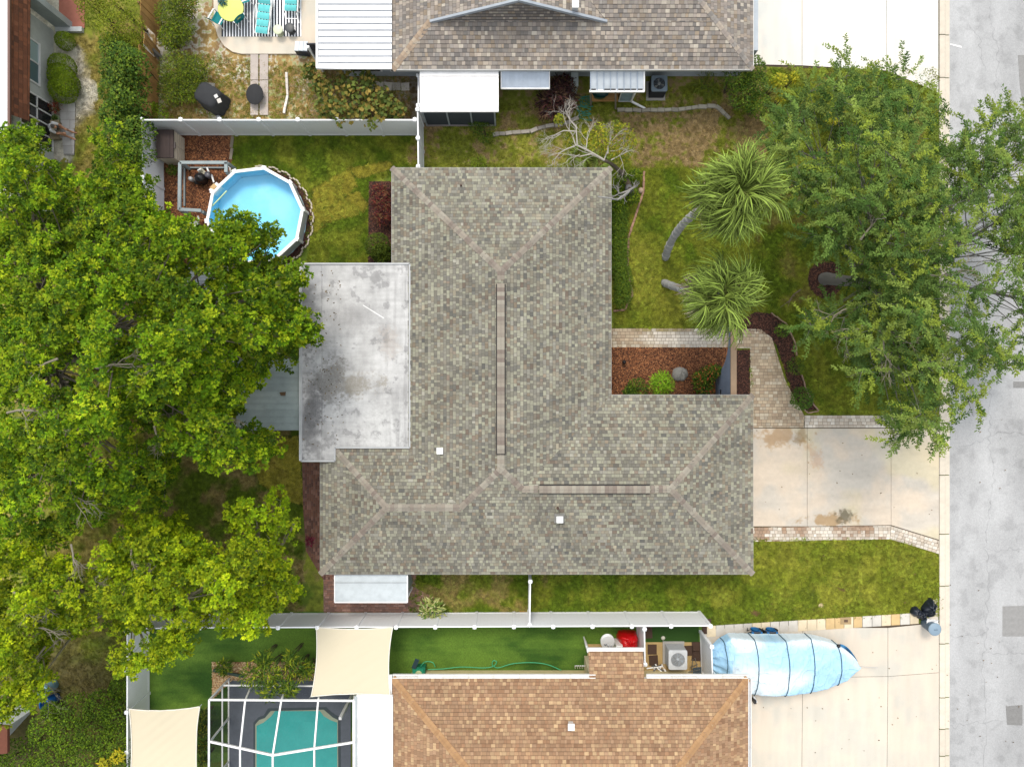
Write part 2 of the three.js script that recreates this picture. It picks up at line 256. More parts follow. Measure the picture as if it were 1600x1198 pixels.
// kerb: a row of cast stones, each a gutter pan and a low upstand
{ const g = thing('kerb', 'pale concrete kerb along the edge of the grey street', 'kerb', [0, 0, 0], { kind: 'structure' });
  const cuts = [-60, 55, 122, 245, 330, 430, 540, 660, 742, 834, 915, 1005, 1089, 1138, 1180, 1260];
  for (let k = 0; k + 1 < cuts.length; k++) { const b = new MB(), [x0, z0] = XZ(1467.5, cuts[k] + 0.6), [x1, z1] = XZ(1484, cuts[k + 1] - 0.6), xm = x0 + 0.3, c = jit([0.56, 0.51, 0.43], 0.07);
    const pr = [[x0, 0], [x0, 0.06], [x0 + 0.04, 0.075], [xm - 0.06, 0.075], [xm, 0.03], [x1, 0.022], [x1, 0]];
    for (let q = 0; q + 1 < pr.length; q++) b.face([[pr[q][0], pr[q][1], z0], [pr[q][0], pr[q][1], z1], [pr[q + 1][0], pr[q + 1][1], z1], [pr[q + 1][0], pr[q + 1][1], z0]].map((v) => new THREE.Vector3(...v)), c);
    put('kerb_stone', b, matte, g); } }

// street: worn pale asphalt with cracks and patches
const cracks = [[[1545, -60], [1548, 30], [1560, 80], [1555, 140], [1548, 220]], [[1515, 40], [1530, 60], [1538, 110]], [[1548, 590], [1546, 690], [1552, 750], [1540, 850], [1545, 900], [1541, 1000], [1534, 1040], [1540, 1080], [1538, 1260]], [[1485, 700], [1520, 695], [1547, 682]], [[1546, 860], [1580, 858], [1640, 862]], [[1485, 995], [1541, 990]], [[1541, 1020], [1580, 1021], [1640, 1015]], [[1485, 1136], [1520, 1128], [1600, 1126]], [[1548, 682], [1562, 676], [1640, 680]], [[1541, 560], [1530, 500], [1545, 420], [1538, 320], [1548, 220]]];
const RX0 = 20.5, RW = 12, RZ0 = -20, RD = 40, crackW = cracks.map((l) => l.map(([x, y]) => XZ(x, y)));
const roadTex = texture(768, 2048, (i, j) => {
  const x = RX0 + i / 768 * RW, z = RZ0 + j / 2048 * RD, n = fbm(x * 0.4, z * 0.25, 91, 4), s = fbm(x * 1.2, z * 0.4, 92, 4), f = hash(i, j, 93);
  let k = 0.345 + 0.08 * (n - 0.5) + 0.13 * (s - 0.5) - 0.05 * sstep(0.5, 0.75, fbm(x * 2.2, z * 2.2, 94, 4)) + 0.03 * (noise(x * 1.1, 0, 100) - 0.5), c = [k * 0.98, k, k * 1.03];
  let d = 9; const wx = x + (noise(x * 5, z * 5, 95) - 0.5) * 0.22, wz = z + (noise(x * 5, z * 5, 96) - 0.5) * 0.22;
  for (const l of crackW) for (let q = 1; q < l.length; q++) { const [ax, az] = l[q - 1], bx = l[q][0] - ax, bz = l[q][1] - az, t = Math.min(1, Math.max(0, ((wx - ax) * bx + (wz - az) * bz) / (bx * bx + bz * bz))); d = Math.min(d, Math.hypot(wx - ax - t * bx, wz - az - t * bz)); }
  c = mul(c, 1 - 0.2 * sstep(0.035, 0.005, d) * (0.5 + noise(x * 9, z * 9, 97)));
  const ag = noise(x * 22, z * 22, 101); return mul(c, (0.84 + 0.24 * f) * (0.94 + 0.12 * ag));
}, { wrap: false });
{ const m = sheet('street', 'worn pale grey asphalt street with cracks along the right edge', 'street', [[XZ(1483, 0)[0], -250], [45, -250], [45, 250], [XZ(1483, 0)[0], 250]], 0.006, new THREE.MeshStandardMaterial({ roughness: 0.95, map: roadTex, bumpMap: rep(grainH, 9), bumpScale: 0.006 }));
  const p = m.geometry.attributes.position, u = m.geometry.attributes.uv; for (let k = 0; k < p.count; k++) u.setXY(k, (p.getX(k) - RX0) / RW, (p.getZ(k) - RZ0) / RD); roadTex.wrapS = roadTex.wrapT = THREE.RepeatWrapping; }
const patchM = SM({ roughness: 0.95, map: rep(grain, 1.5), bumpMap: rep(grainH, 6), bumpScale: 0.006 });
for (const [pts, label, k] of [[[[1567, 947], [1640, 945], [1640, 994], [1567, 994]], 'square grey asphalt patch on the street beside the rubbish bin', 0.26], [[[1572, 1101], [1574, 1103], [1598, 1101], [1598, 1133], [1574, 1132]], 'small dark asphalt patch near the bottom right corner', 0.20], [[[1591, 86], [1640, 86], [1640, 180], [1600, 170], [1594, 134]], 'grey asphalt patch near the top of the street', 0.25], [[[1584, 596], [1640, 596], [1640, 606], [1584, 606]], 'narrow asphalt patch beside the tree crown on the street', 0.22], [[[1586, 218], [1640, 214], [1640, 262], [1588, 262]], 'brownish asphalt patch under the street tree edge', 0.24]])
  sheet('road_patch', label, 'road patch', poly(pts), 0.012, patchM).geometry.attributes.color.array.fill(k);
solo('road_mark', 'short white paint mark at the kerb on the street', 'road marking', new MB().prism(poly([[1485, 68], [1503, 72], [1503, 75], [1485, 70]]), 0.01, 0.014, [0.7, 0.7, 0.7]), painted, null, { kind: 'structure' });

// mulch: a bed of earth with loose chips on it
const mulchM = SM({ roughness: 1, map: rep(grain, 2) });
const chipG = new MB().box(0, 0, 0, 0.085, 0.012, 0.028, [1, 1, 1]).geo(), chipM = SM({ roughness: 0.95 });
function scatter(name, pts, y, dens, geo, m, colf, { tilt = 0.4, s0 = 0.7, s1 = 1.3, parent, seed = 1, label, cat, skip, all = false } = {}) {
  R = rngOf(seed); const xs = pts.map((q) => q[0]), zs = pts.map((q) => q[1]), x0 = Math.min(...xs), x1 = Math.max(...xs), z0 = Math.min(...zs), z1 = Math.max(...zs);
  const n = Math.round((x1 - x0) * (z1 - z0) * dens), mats = [], cols = [], q = new THREE.Quaternion(), e = new THREE.Euler(), m4 = new THREE.Matrix4();
  for (let k = 0; k < n; k++) { const x = rr(x0, x1), z = rr(z0, z1), a = R(), b = R(), c = R(), s = rr(s0, s1); if (!inside(pts, x, z) || (skip && skip(x, z))) continue; e.set((a - 0.5) * tilt, b * 6.28, (c - 0.5) * tilt); q.setFromEuler(e); m4.compose(new THREE.Vector3(x, y + R() * 0.012, z), q, new THREE.Vector3(s, s, s)); mats.push(m4.clone()); cols.push(colf(x, z)); }
  const im = new THREE.InstancedMesh(geo, m, mats.length); mats.forEach((v, k) => { im.setMatrixAt(k, v); im.setColorAt(k, new THREE.Color().setRGB(...cols[k])); });
  im.name = parent ? name : numbered(name); im.castShadow = im.receiveShadow = true; im.userData.kind = 'stuff'; if (label) tag(im, label, cat); (parent || scene).add(im); return im;
}
const RED = [ph(140, 86, 52), ph(112, 66, 40), ph(178, 122, 80), ph(84, 50, 32), ph(150, 98, 62), ph(74, 44, 30)], DARKM = [ph(84, 48, 36), ph(58, 32, 26), ph(110, 72, 56), ph(42, 24, 20)], PALE = [ph(216, 184, 138), ph(190, 150, 104), ph(160, 116, 74), ph(226, 200, 160)];
let mulchSeed = 100;
function mulchBed(label, pxs, pal, dens = 900, y = 0.02) { const g = thing('mulch_bed', label, 'mulch bed', [0, 0, 0], { kind: 'stuff' }); const pts = poly(pxs); put('soil', new MB().prism(pts, y - 0.02 > 0 ? y - 0.02 : 0.001, y, mul(pal[1], 0.7)), mulchM, g, false, 'stuff'); scatter('chips', pts, y + 0.006, dens, chipG, chipM, () => jit(pick(pal), 0.35), { parent: g, seed: mulchSeed++ }); return g; }
mulchBed('red brown mulch bed in the corner behind the deck box', [[232, 205], [362, 206], [362, 252], [356, 300], [330, 420], [255, 420]], RED);
mulchBed('orange brown mulch bed in the courtyard by the arched wall', [[945, 543], [1140, 543], [1140, 640], [945, 640]], RED, 1300);
mulchBed('dark mulch patch on the street side of the arched wall', [[1150, 547], [1172, 547], [1172, 630], [1150, 630]], DARKM, 1200);
mulchBed('dark mulch crescent along the curved paver walk', [[1158, 500], [1180, 488], [1205, 490], [1226, 506], [1238, 530], [1242, 560], [1252, 590], [1268, 622], [1276, 641], [1256, 641], [1236, 610], [1225, 575], [1214, 540], [1196, 520], [1160, 514]], DARKM, 1200);
mulchBed('dark mulch circle around the foot of the street tree', Array.from({ length: 18 }, (_, k) => [1290 + Math.cos(k / 9 * Math.PI) * 27, 436 + Math.sin(k / 9 * Math.PI) * 30]), DARKM, 1200);
mulchBed('dark red mulch bed against the west side of the grey roof', [[577, 284], [630, 284], [630, 420], [575, 420]], DARKM, 1200);
mulchBed('straw coloured mulch strip beside the pool cage', [[332, 1034], [492, 1034], [492, 1062], [362, 1062], [332, 1092]], PALE, 1100, 0.03);
mulchBed('thin mulch ring between the round pool and its edging', Array.from({ length: 21 }, (_, k) => [407 + Math.cos(-1.6 + k / 20 * 2.65) * 80, 343 + Math.sin(-1.6 + k / 20 * 2.65) * 80]).concat(Array.from({ length: 21 }, (_, k) => [407 + Math.cos(1.05 - k / 20 * 2.65) * 62, 343 + Math.sin(1.05 - k / 20 * 2.65) * 62])), DARKM, 1300);

// grass: tufts of a few blades, coloured like the turf they stand in
const tuftG = (() => { const b = new MB(); R = rngOf(5); for (let k = 0; k < 6; k++) { const a = rr(0, 6.28), d = rr(0.3, 1.1), x = rr(-0.03, 0.03), z = rr(-0.03, 0.03), w = rr(0.006, 0.012), h = rr(0.02, 0.045), q = 0.05 * d; const i = [b.v(x - Math.sin(a) * w, 0, z + Math.cos(a) * w, [1, 1, 1]), b.v(x + Math.sin(a) * w, 0, z - Math.cos(a) * w, [1, 1, 1]), b.v(x + Math.cos(a) * q, h, z + Math.sin(a) * q, [1.1, 1.1, 1])]; b.i.push(...i); } return b.geo(); })();
const grassM = new THREE.MeshPhysicalMaterial({ vertexColors: true, roughness: 0.85, side: THREE.DoubleSide, specularIntensity: 0.3 });
const weedG = (() => { const b = new MB(); R = rngOf(6); for (let k = 0; k < 7; k++) { const a = k * 0.9 + rr(0, 0.4), e = rr(0.2, 0.6), l = rr(0.05, 0.09); b.leaf(0, 0.01, 0, Math.cos(a) * Math.cos(e), Math.sin(e), Math.sin(a) * Math.cos(e), -Math.cos(a) * Math.sin(e), Math.cos(e), -Math.sin(a) * Math.sin(e), l, 0.03, [1, 1, 1]); } return b.geo(); })();
const paved = [[[950, 513], [1143, 513], [1143, 543], [950, 543]], [[955, 543], [1172, 543], [1172, 640], [955, 640]]].map((p) => poly(p)), pathPoly = poly([[1140, 512], [1188, 514], [1206, 528], [1216, 560], [1226, 592], [1240, 620], [1256, 646], [1392, 648], [1392, 670], [1176, 670], [1176, 612], [1172, 543], [1140, 543]]);
const bedNear = poly([[1158, 500], [1180, 488], [1205, 490], [1226, 506], [1238, 530], [1242, 560], [1252, 590], [1268, 622], [1276, 641], [1256, 641], [1236, 610], [1225, 575], [1214, 540], [1196, 520], [1160, 514]]);
const circ = (x, z, X, Y, r) => { const [a, b] = XZ(X, Y); return Math.hypot(x - a, z - b) < r / 33; };
const grassCol = (x, z) => jit(mul(yardColor(x, z), 1.15), 0.5);
scatter('grass', poly(lawns.front), 0, 420, tuftG, grassM, grassCol, { seed: 31, label: 'short mown grass of the front lawn', cat: 'grass', s0: 0.9, s1: 1.9, skip: (x, z) => inside(pathPoly, x, z) || inside(bedNear, x, z) || paved.some((p) => inside(p, x, z)) || circ(x, z, 1290, 436, 28) || z < -14.9 + (x > 11 ? 0 : -9) || x > 20.2 || (x < 4.8) });
scatter('grass', poly(lawns.side), 0, 520, tuftG, grassM, grassCol, { seed: 32, label: 'short grass of the narrow lawn north of the white fence', cat: 'grass', s0: 0.9, s1: 1.9 });
scatter('grass', poly([[362, 212], [655, 212], [655, 262], [576, 284], [576, 420], [478, 420], [490, 340], [460, 280], [400, 262], [362, 262]]), 0, 480, tuftG, grassM, grassCol, { seed: 33, label: 'short grass of the back garden by the pool', cat: 'grass', s0: 0.9, s1: 1.9 });
scatter('grass', poly(lawns.west), 0, 260, tuftG, grassM, grassCol, { seed: 34, label: 'thin grass under the big tree', cat: 'grass', s0: 0.9, s1: 1.9, skip: (x) => x > XZ(472, 0)[0] });
scatter('grass', poly([[664, 175], [1180, 125], [1180, 262], [664, 262]]), 0, 170, tuftG, grassM, grassCol, { seed: 35, label: 'sparse weeds between the two grey roofed houses', cat: 'weeds', s0: 0.8, s1: 2.2 });
scatter('grass', poly([[258, 85], [330, 85], [390, 95], [640, 115], [640, 190], [258, 190]]), 0, 130, tuftG, grassM, (x, z) => jit(R() < 0.5 ? cTan : cG, 0.4), { seed: 36, label: 'dry weeds in the sandy yard', cat: 'weeds', s0: 0.8, s1: 2.4 });
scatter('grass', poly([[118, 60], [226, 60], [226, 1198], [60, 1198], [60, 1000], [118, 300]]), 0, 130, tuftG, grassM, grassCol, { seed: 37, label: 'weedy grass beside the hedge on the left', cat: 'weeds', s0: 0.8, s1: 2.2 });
for (const [nm, l, s] of [['front', 'clover and taller grass clumps in the front lawn', 41], ['side', 'clover and taller grass clumps in the narrow lawn', 42], ['back', 'clover clumps in the back garden lawn', 43]])
  scatter('weeds', poly(lawns[nm]), 0, nm === 'front' ? 60 : 75, weedG, grassM, (x, z) => jit(mul(mixc(yardColor(x, z), cG2, 0.4), 1.15), 0.4), { seed: s, label: l, cat: 'weeds', s0: 0.7, s1: 1.8, skip: (x, z) => fbm(x * 0.8, z * 0.8, 45, 3) < 0.45 || (nm === 'front' && (inside(pathPoly, x, z) || inside(bedNear, x, z) || paved.some((p) => inside(p, x, z)) || circ(x, z, 1290, 436, 28) || z < -14.9 + (x > 11 ? 0 : -9) || x > 20.2 || x < 4.8)) || (nm === 'back' && (x < XZ(478, 0)[0] || x > XZ(576, 0)[0])) });
// ---------- pavers ----------
function pavers(name, label, region, { l = 0.21, w = 0.15, y = 0.045, pal, seed = 1, dir = 0, group, tone } = {}) {
  R = rngOf(seed); const g = thing(name, label, 'path', [0, 0, 0], { kind: 'structure' });
  put('sand_bed', new MB().prism(region, 0.004, y - 0.012, [0.16, 0.12, 0.085]), matte, g);
  const xs = region.map((q) => q[0]), zs = region.map((q) => q[1]), b = new MB(), cs = Math.cos(dir), sn = Math.sin(dir), cx = (Math.min(...xs) + Math.max(...xs)) / 2, cz = (Math.min(...zs) + Math.max(...zs)) / 2, span = Math.hypot(Math.max(...xs) - Math.min(...xs), Math.max(...zs) - Math.min(...zs)) / 2 + 0.5;
  for (let j = -Math.ceil(span / w); j * w < span; j++) { let s = -span + rr(0, l); while (s < span) { const ll = pick([l, l, l * 0.72, l * 1.05]), u = s + ll / 2, v = (j + 0.5) * w; s += ll; const x = cx + u * cs - v * sn, z = cz + u * sn + v * cs; const h = y + rr(-0.004, 0.004), c = jit(tone ? tone(x, z) : pick(pal), 0.16), hw = w / 2 - 0.006, hl = ll / 2 - 0.006, at = (du, dv, yy) => new THREE.Vector3(x + du * cs - dv * sn, yy, z + du * sn + dv * cs), i = 0.008;
    const cor = [[-hl, -hw], [-hl, hw], [hl, hw], [hl, -hw]].map(([p, q]) => [x + p * cs - q * sn, z + p * sn + q * cs]), nin = cor.filter((q) => inside(region, q[0], q[1])).length; if (nin < 4) { if (!nin && !inside(region, x, z)) continue; let p = region; for (const [ex, ez, o] of [[cs, sn, hl], [-cs, -sn, hl], [-sn, cs, hw], [sn, -cs, hw]]) { p = clip(p, (q) => o - ((q[0] - x) * ex + (q[1] - z) * ez)); if (p.length < 3) break; } if (p.length >= 3) b.prism(p, y - 0.03, h, c); continue; }
    const t = [at(-hl + i, -hw + i, h), at(-hl + i, hw - i, h), at(hl - i, hw - i, h), at(hl - i, -hw + i, h)], o = [at(-hl, -hw, h - i), at(-hl, hw, h - i), at(hl, hw, h - i), at(hl, -hw, h - i)]; b.face(t, c); for (let k = 0; k < 4; k++) b.face([o[k], o[(k + 1) % 4], t[(k + 1) % 4], t[k]], c); } }
  put('pavers', b, matte, g, false, 'stuff'); return g;
}
const PV = [[0.44, 0.36, 0.26], [0.40, 0.32, 0.23], [0.47, 0.41, 0.32], [0.36, 0.28, 0.2]], PW = [[0.55, 0.5, 0.43], [0.5, 0.44, 0.37], [0.58, 0.54, 0.48], [0.46, 0.4, 0.33]];
const stainTone = (a, b, s) => (x, z) => mixc(pick(a), b, sstep(0.5, 0.68, fbm(x * 1.1, z * 1.1, s, 4)) * 0.75);
pavers('paver_path', 'tan paver walk crossing the front courtyard under the wall', poly([[944, 513], [1144, 513], [1144, 543], [944, 543]]), { tone: (x, z) => { const X = x * 33 + 800, Y = z * 33 + 599, t = blot(X / 33, Y / 33, 1072 / 33, 533 / 33, 2.2, 0.55, 201); return mixc(mixc(pick(PV), [0.24, 0.2, 0.07], blot(X / 33, Y / 33, 1035 / 33, 515 / 33, 1.9, 0.3, 202) * 0.7), [0.60, 0.56, 0.5], t * 0.8); }, seed: 51 });
pavers('paver_path', 'tan paver walk curving past the arched wall to the driveway', poly([[1144, 514], [1188, 514], [1206, 528], [1216, 560], [1226, 592], [1240, 620], [1256, 648], [1256, 668], [1160, 668], [1172, 612], [1172, 544], [1144, 544]]), { tone: stainTone(PV, [0.27, 0.21, 0.14], 203), seed: 52 });
pavers('paver_path', 'pale paver band between driveway and front lawn', poly([[1257, 649], [1392, 649], [1455, 652], [1467, 668], [1257, 668]]), { tone: stainTone(PW, [0.26, 0.19, 0.13], 204), seed: 53 });
pavers('paver_path', 'pale paver band between driveway and side lawn with brown stains', poly([[1160, 823.5], [1392, 821], [1390, 842], [1160, 846]]), { tone: (x, z) => mixc(pick(PW), [0.28, 0.17, 0.1], sstep(0.52, 0.6, fbm(x * 1.6, z * 1.6, 205, 4)) * 0.8), seed: 54 });
pavers('paver_path', 'pale paver band slanting towards the kerb beside the driveway', poly([[1392.5, 821], [1467, 844], [1467, 865], [1390.5, 842]]), { pal: PW, seed: 60, dir: 0.3 });
// large edging pavers along the boat drive, one by one
{ const g = thing('paver_edging', 'row of cream and grey edging pavers along the boat driveway', 'edging', [0, 0, 0], { kind: 'structure' }); R = rngOf(55);
  let x = 1104; while (x < 1434) { const w = rr(13.5, 15.5), y = 984 - (x - 1104) * 0.063, k = R(), c = k < 0.3 ? jit([0.5, 0.48, 0.44], 0.1) : k < 0.45 ? jit([0.56, 0.4, 0.2], 0.1) : jit([0.62, 0.53, 0.38], 0.08); put('paver', new MB().prism(poly([[x + 0.4, y - 6.5], [x + w - 0.4, y - 7.3], [x + w - 0.4, y + 9.5], [x + 0.4, y + 10.3]]), 0.012, 0.066 + rr(-0.004, 0.004), c), matte, g); x += w; } }
// brick strip west and south of the house
const BR = [[0.2, 0.09, 0.06], [0.16, 0.07, 0.05], [0.24, 0.12, 0.09], [0.13, 0.06, 0.05]];
pavers('brick_path', 'dark red brick strip along the west wall of the grey roof', poly([[472, 722], [520, 722], [520, 905], [505, 905], [478, 860], [474, 800]]), { pal: BR, l: 0.2, w: 0.1, seed: 56, dir: Math.PI / 2 });
pavers('brick_path', 'reddish brick paving under the flat white awning', poly([[505, 880], [650, 880], [650, 918], [690, 940], [680, 956], [506, 956]]), { pal: [[0.3, 0.15, 0.11], [0.26, 0.14, 0.11], [0.34, 0.2, 0.16], [0.22, 0.12, 0.1]], l: 0.2, w: 0.1, seed: 57 });
pavers('paver_path', 'grey flagstones leading past the hedge of the white house', poly([[92, 160], [118, 160], [116, 242], [100, 242]]), { pal: [[0.42, 0.41, 0.4], [0.36, 0.36, 0.35], [0.48, 0.47, 0.46]], l: 0.42, w: 0.4, seed: 58 });
R = rngOf(59); { const g = thing('stepping_slabs', 'two long pinkish concrete strips leading to the round fire pit', 'path', [0, 0, 0], { kind: 'structure' }); for (const [x0, x1] of [[391.5, 403.5], [406, 419]]) for (const [y0, y1] of [[85, 125], [126, 180]]) put('slab', new MB().prism(poly(quad(x0, y0, x1, y1)), 0.0, 0.05, jit([0.42, 0.37, 0.34], 0.06)), matte, g); }

// ---------- shingled roofs ----------
const MAINS = [ph(152, 149, 135), ph(170, 162, 142), ph(137, 135, 128), ph(118, 118, 114), ph(155, 141, 122), ph(138, 123, 110), ph(174, 172, 160), ph(145, 142, 132), ph(128, 124, 116)];
const NORTHS = [ph(168, 158, 150), ph(188, 176, 162), ph(142, 138, 134), ph(160, 155, 150), ph(166, 150, 130), ph(200, 192, 178), ph(130, 126, 124), ph(152, 143, 134)];
const BROWNS = [ph(176, 141, 110), ph(170, 135, 105), ph(182, 148, 118), ph(160, 122, 92), ph(208, 176, 136), ph(174, 134, 102), ph(186, 150, 114)];
const DARKB = [ph(122, 72, 44), ph(134, 82, 52), ph(108, 64, 40), ph(126, 78, 52), ph(96, 58, 38)];
function clip(pts, f) { const out = []; for (let i = 0; i < pts.length; i++) { const a = pts[i], b = pts[(i + 1) % pts.length], fa = f(a), fb = f(b); if (fa >= 0) out.push(a); if (fa * fb < 0) { const t = fa / (fa - fb); out.push([a[0] + (b[0] - a[0]) * t, a[1] + (b[1] - a[1]) * t]); } } return out; }
// convex face in plan (x, z); rises along up = [ux, uz] from the eave line through e0 at height y0
function shingles(b, face, e0, up, y0, slope, { exp = 0.14, w0 = 0.085, w1 = 0.23, pal, lift = 0.013, blend = 0.5, light = 0, teeth = 0.8, slot = 0.011, band = 0.04, sage = null }) {
  let area = 0; for (let i = 0, j = face.length - 1; i < face.length; j = i++) area += face[j][0] * face[i][1] - face[i][0] * face[j][1];
  const f = area > 0 ? face : face.slice().reverse(), al = [-up[1], up[0]];
  const T = (q) => (q[0] - e0[0]) * up[0] + (q[1] - e0[1]) * up[1], S = (q) => (q[0] - e0[0]) * al[0] + (q[1] - e0[1]) * al[1];
  const st = f.map((q) => [S(q), T(q)]), s0 = Math.min(...st.map((q) => q[0])), s1 = Math.max(...st.map((q) => q[0])), t1 = Math.max(...st.map((q) => q[1])), ex = exp * Math.cos(Math.atan(slope));
  let sa = 0; for (let i = 0, j = st.length - 1; i < st.length; j = i++) sa += st[j][0] * st[i][1] - st[i][0] * st[j][1];
  const edges = st.map((q, i) => { const n = st[(i + 1) % st.length], k = sa > 0 ? 1 : -1; return (p) => k * ((n[0] - q[0]) * (p[1] - q[1]) - (n[1] - q[1]) * (p[0] - q[0])); });
  for (let t = -0.02 + Math.floor(Math.min(0, ...st.map((q) => q[1])) / ex) * ex; t < t1; t += ex) {
    let s = s0 - R() * w1, odd = false; const row = 1 + rr(-0.09, 0.09);
    while (s < s1) {
      const w = (odd ? rr(w0, w0 + (w1 - w0) * 0.55) : rr(w0 + (w1 - w0) * 0.3, w1)) , g = 0.004, thick = lift * (R() < 0.4 ? 1.7 : 1); let p = [[s + g, t + slot], [s + w - g, t + slot], [s + w - g, t + ex * 1.0], [s + g, t + ex * 1.0]]; s += w; odd = R() < 0.75 ? !odd : odd;
      for (const e of edges) { p = clip(p, e); if (p.length < 3) break; }
      if (p.length < 3) continue;
      const base = light && R() < light ? pal[4] : sage && !odd && R() < 0.6 ? sage : pick(pal), c = jit(mul(mixc(base, pal[0], R() * blend), (odd ? teeth : 1.06) * row * (1 + band * Math.sin((s / 0.55 + t / 0.62) + 2.2 * noise(s * 0.5 + 50, t * 0.5 + 50, 611)))), 0.05);
      const top = p.map((q) => { const k = (q[1] - t) / ex; return new THREE.Vector3(e0[0] + up[0] * q[1] + al[0] * q[0], y0 + slope * q[1] + 0.004 + thick * (1 - k), e0[1] + up[1] * q[1] + al[1] * q[0]); });
      const n = new THREE.Vector3().subVectors(top[1], top[0]).cross(new THREE.Vector3().subVectors(top[2], top[0])); const tp = n.y < 0 ? top.slice().reverse() : top;
      b.face(tp, c);
      for (let i = 0; i < tp.length; i++) { const A = tp[i], B = tp[(i + 1) % tp.length]; b.face([new THREE.Vector3(A.x, A.y - 0.02, A.z), new THREE.Vector3(B.x, B.y - 0.02, B.z), B, A], mul(c, 0.8)); }
    }
  }
}
function deck(b, face, e0, up, y0, slope, c) { const v = face.map(([x, z]) => new THREE.Vector3(x, y0 + slope * ((x - e0[0]) * up[0] + (z - e0[1]) * up[1]) - 0.006, z)); const n = new THREE.Vector3().subVectors(v[1], v[0]).cross(new THREE.Vector3().subVectors(v[2], v[0])); b.face(n.y < 0 ? v.reverse() : v, c); }
// saddle shaped ridge caps, one mesh each, sharing geometry
const capGeos = {};
function capGeo(drop, len, wid, c) { const k = [drop, len, wid, c].join(); if (!capGeos[k]) { const b = new MB(), h = wid / 2, y = (x, z) => -Math.abs(x) * drop + (z < 0 ? 0.012 : 0.0) + 0.016, t = 0.014, V = (x, z, o) => new THREE.Vector3(x, y(x, z) - o, z); for (const s of [-1, 1]) { const q = [V(0, -len / 2, 0), V(0, len / 2, 0), V(s * h, len / 2, 0), V(s * h, -len / 2, 0)]; b.face(s > 0 ? q : q.slice().reverse(), c); const e = [V(s * h, -len / 2, 0), V(s * h, len / 2, 0), V(s * h, len / 2, t * 2), V(s * h, -len / 2, t * 2)]; b.face(s > 0 ? e : e.slice().reverse(), mul(c, 0.8)); const f = [V(0, -len / 2, 0), V(s * h, -len / 2, 0), V(s * h, -len / 2, t * 2), V(0, -len / 2, t * 2)]; b.face(s > 0 ? f : f.slice().reverse(), mul(c, 0.8)); } capGeos[k] = b.geo(); } return capGeos[k]; }
function caps(roof, a, b, drop, pal, { exp = 0.16, wid = 0.3, lift = 0.0 } = {}) {      // a is the lower end
  const d = new THREE.Vector3().subVectors(b, a), L = d.length(); d.normalize();
  const sx = new THREE.Vector3(-d.z, 0, d.x).normalize(), up = new THREE.Vector3().crossVectors(d, sx).multiplyScalar(-1); if (up.y < 0) up.negate(); const X = new THREE.Vector3().crossVectors(up, d);
  const m = new THREE.Matrix4().makeBasis(X, up, d);
  for (let t = exp / 2; t < L; t += exp) { const me = new THREE.Mesh(capGeo(drop, exp * 1.12, wid, pick(pal)), shingleMat); me.name = 'ridge_cap'; me.quaternion.setFromRotationMatrix(m); me.position.copy(a).addScaledVector(d, t).addScaledVector(up, lift).sub(roof.userData.o); me.castShadow = me.receiveShadow = true; roof.add(me); }
}
const roofGroup = (house) => { const g = new THREE.Group(); g.name = 'roof'; g.userData.o = house.position.clone(); house.add(g); return g; };

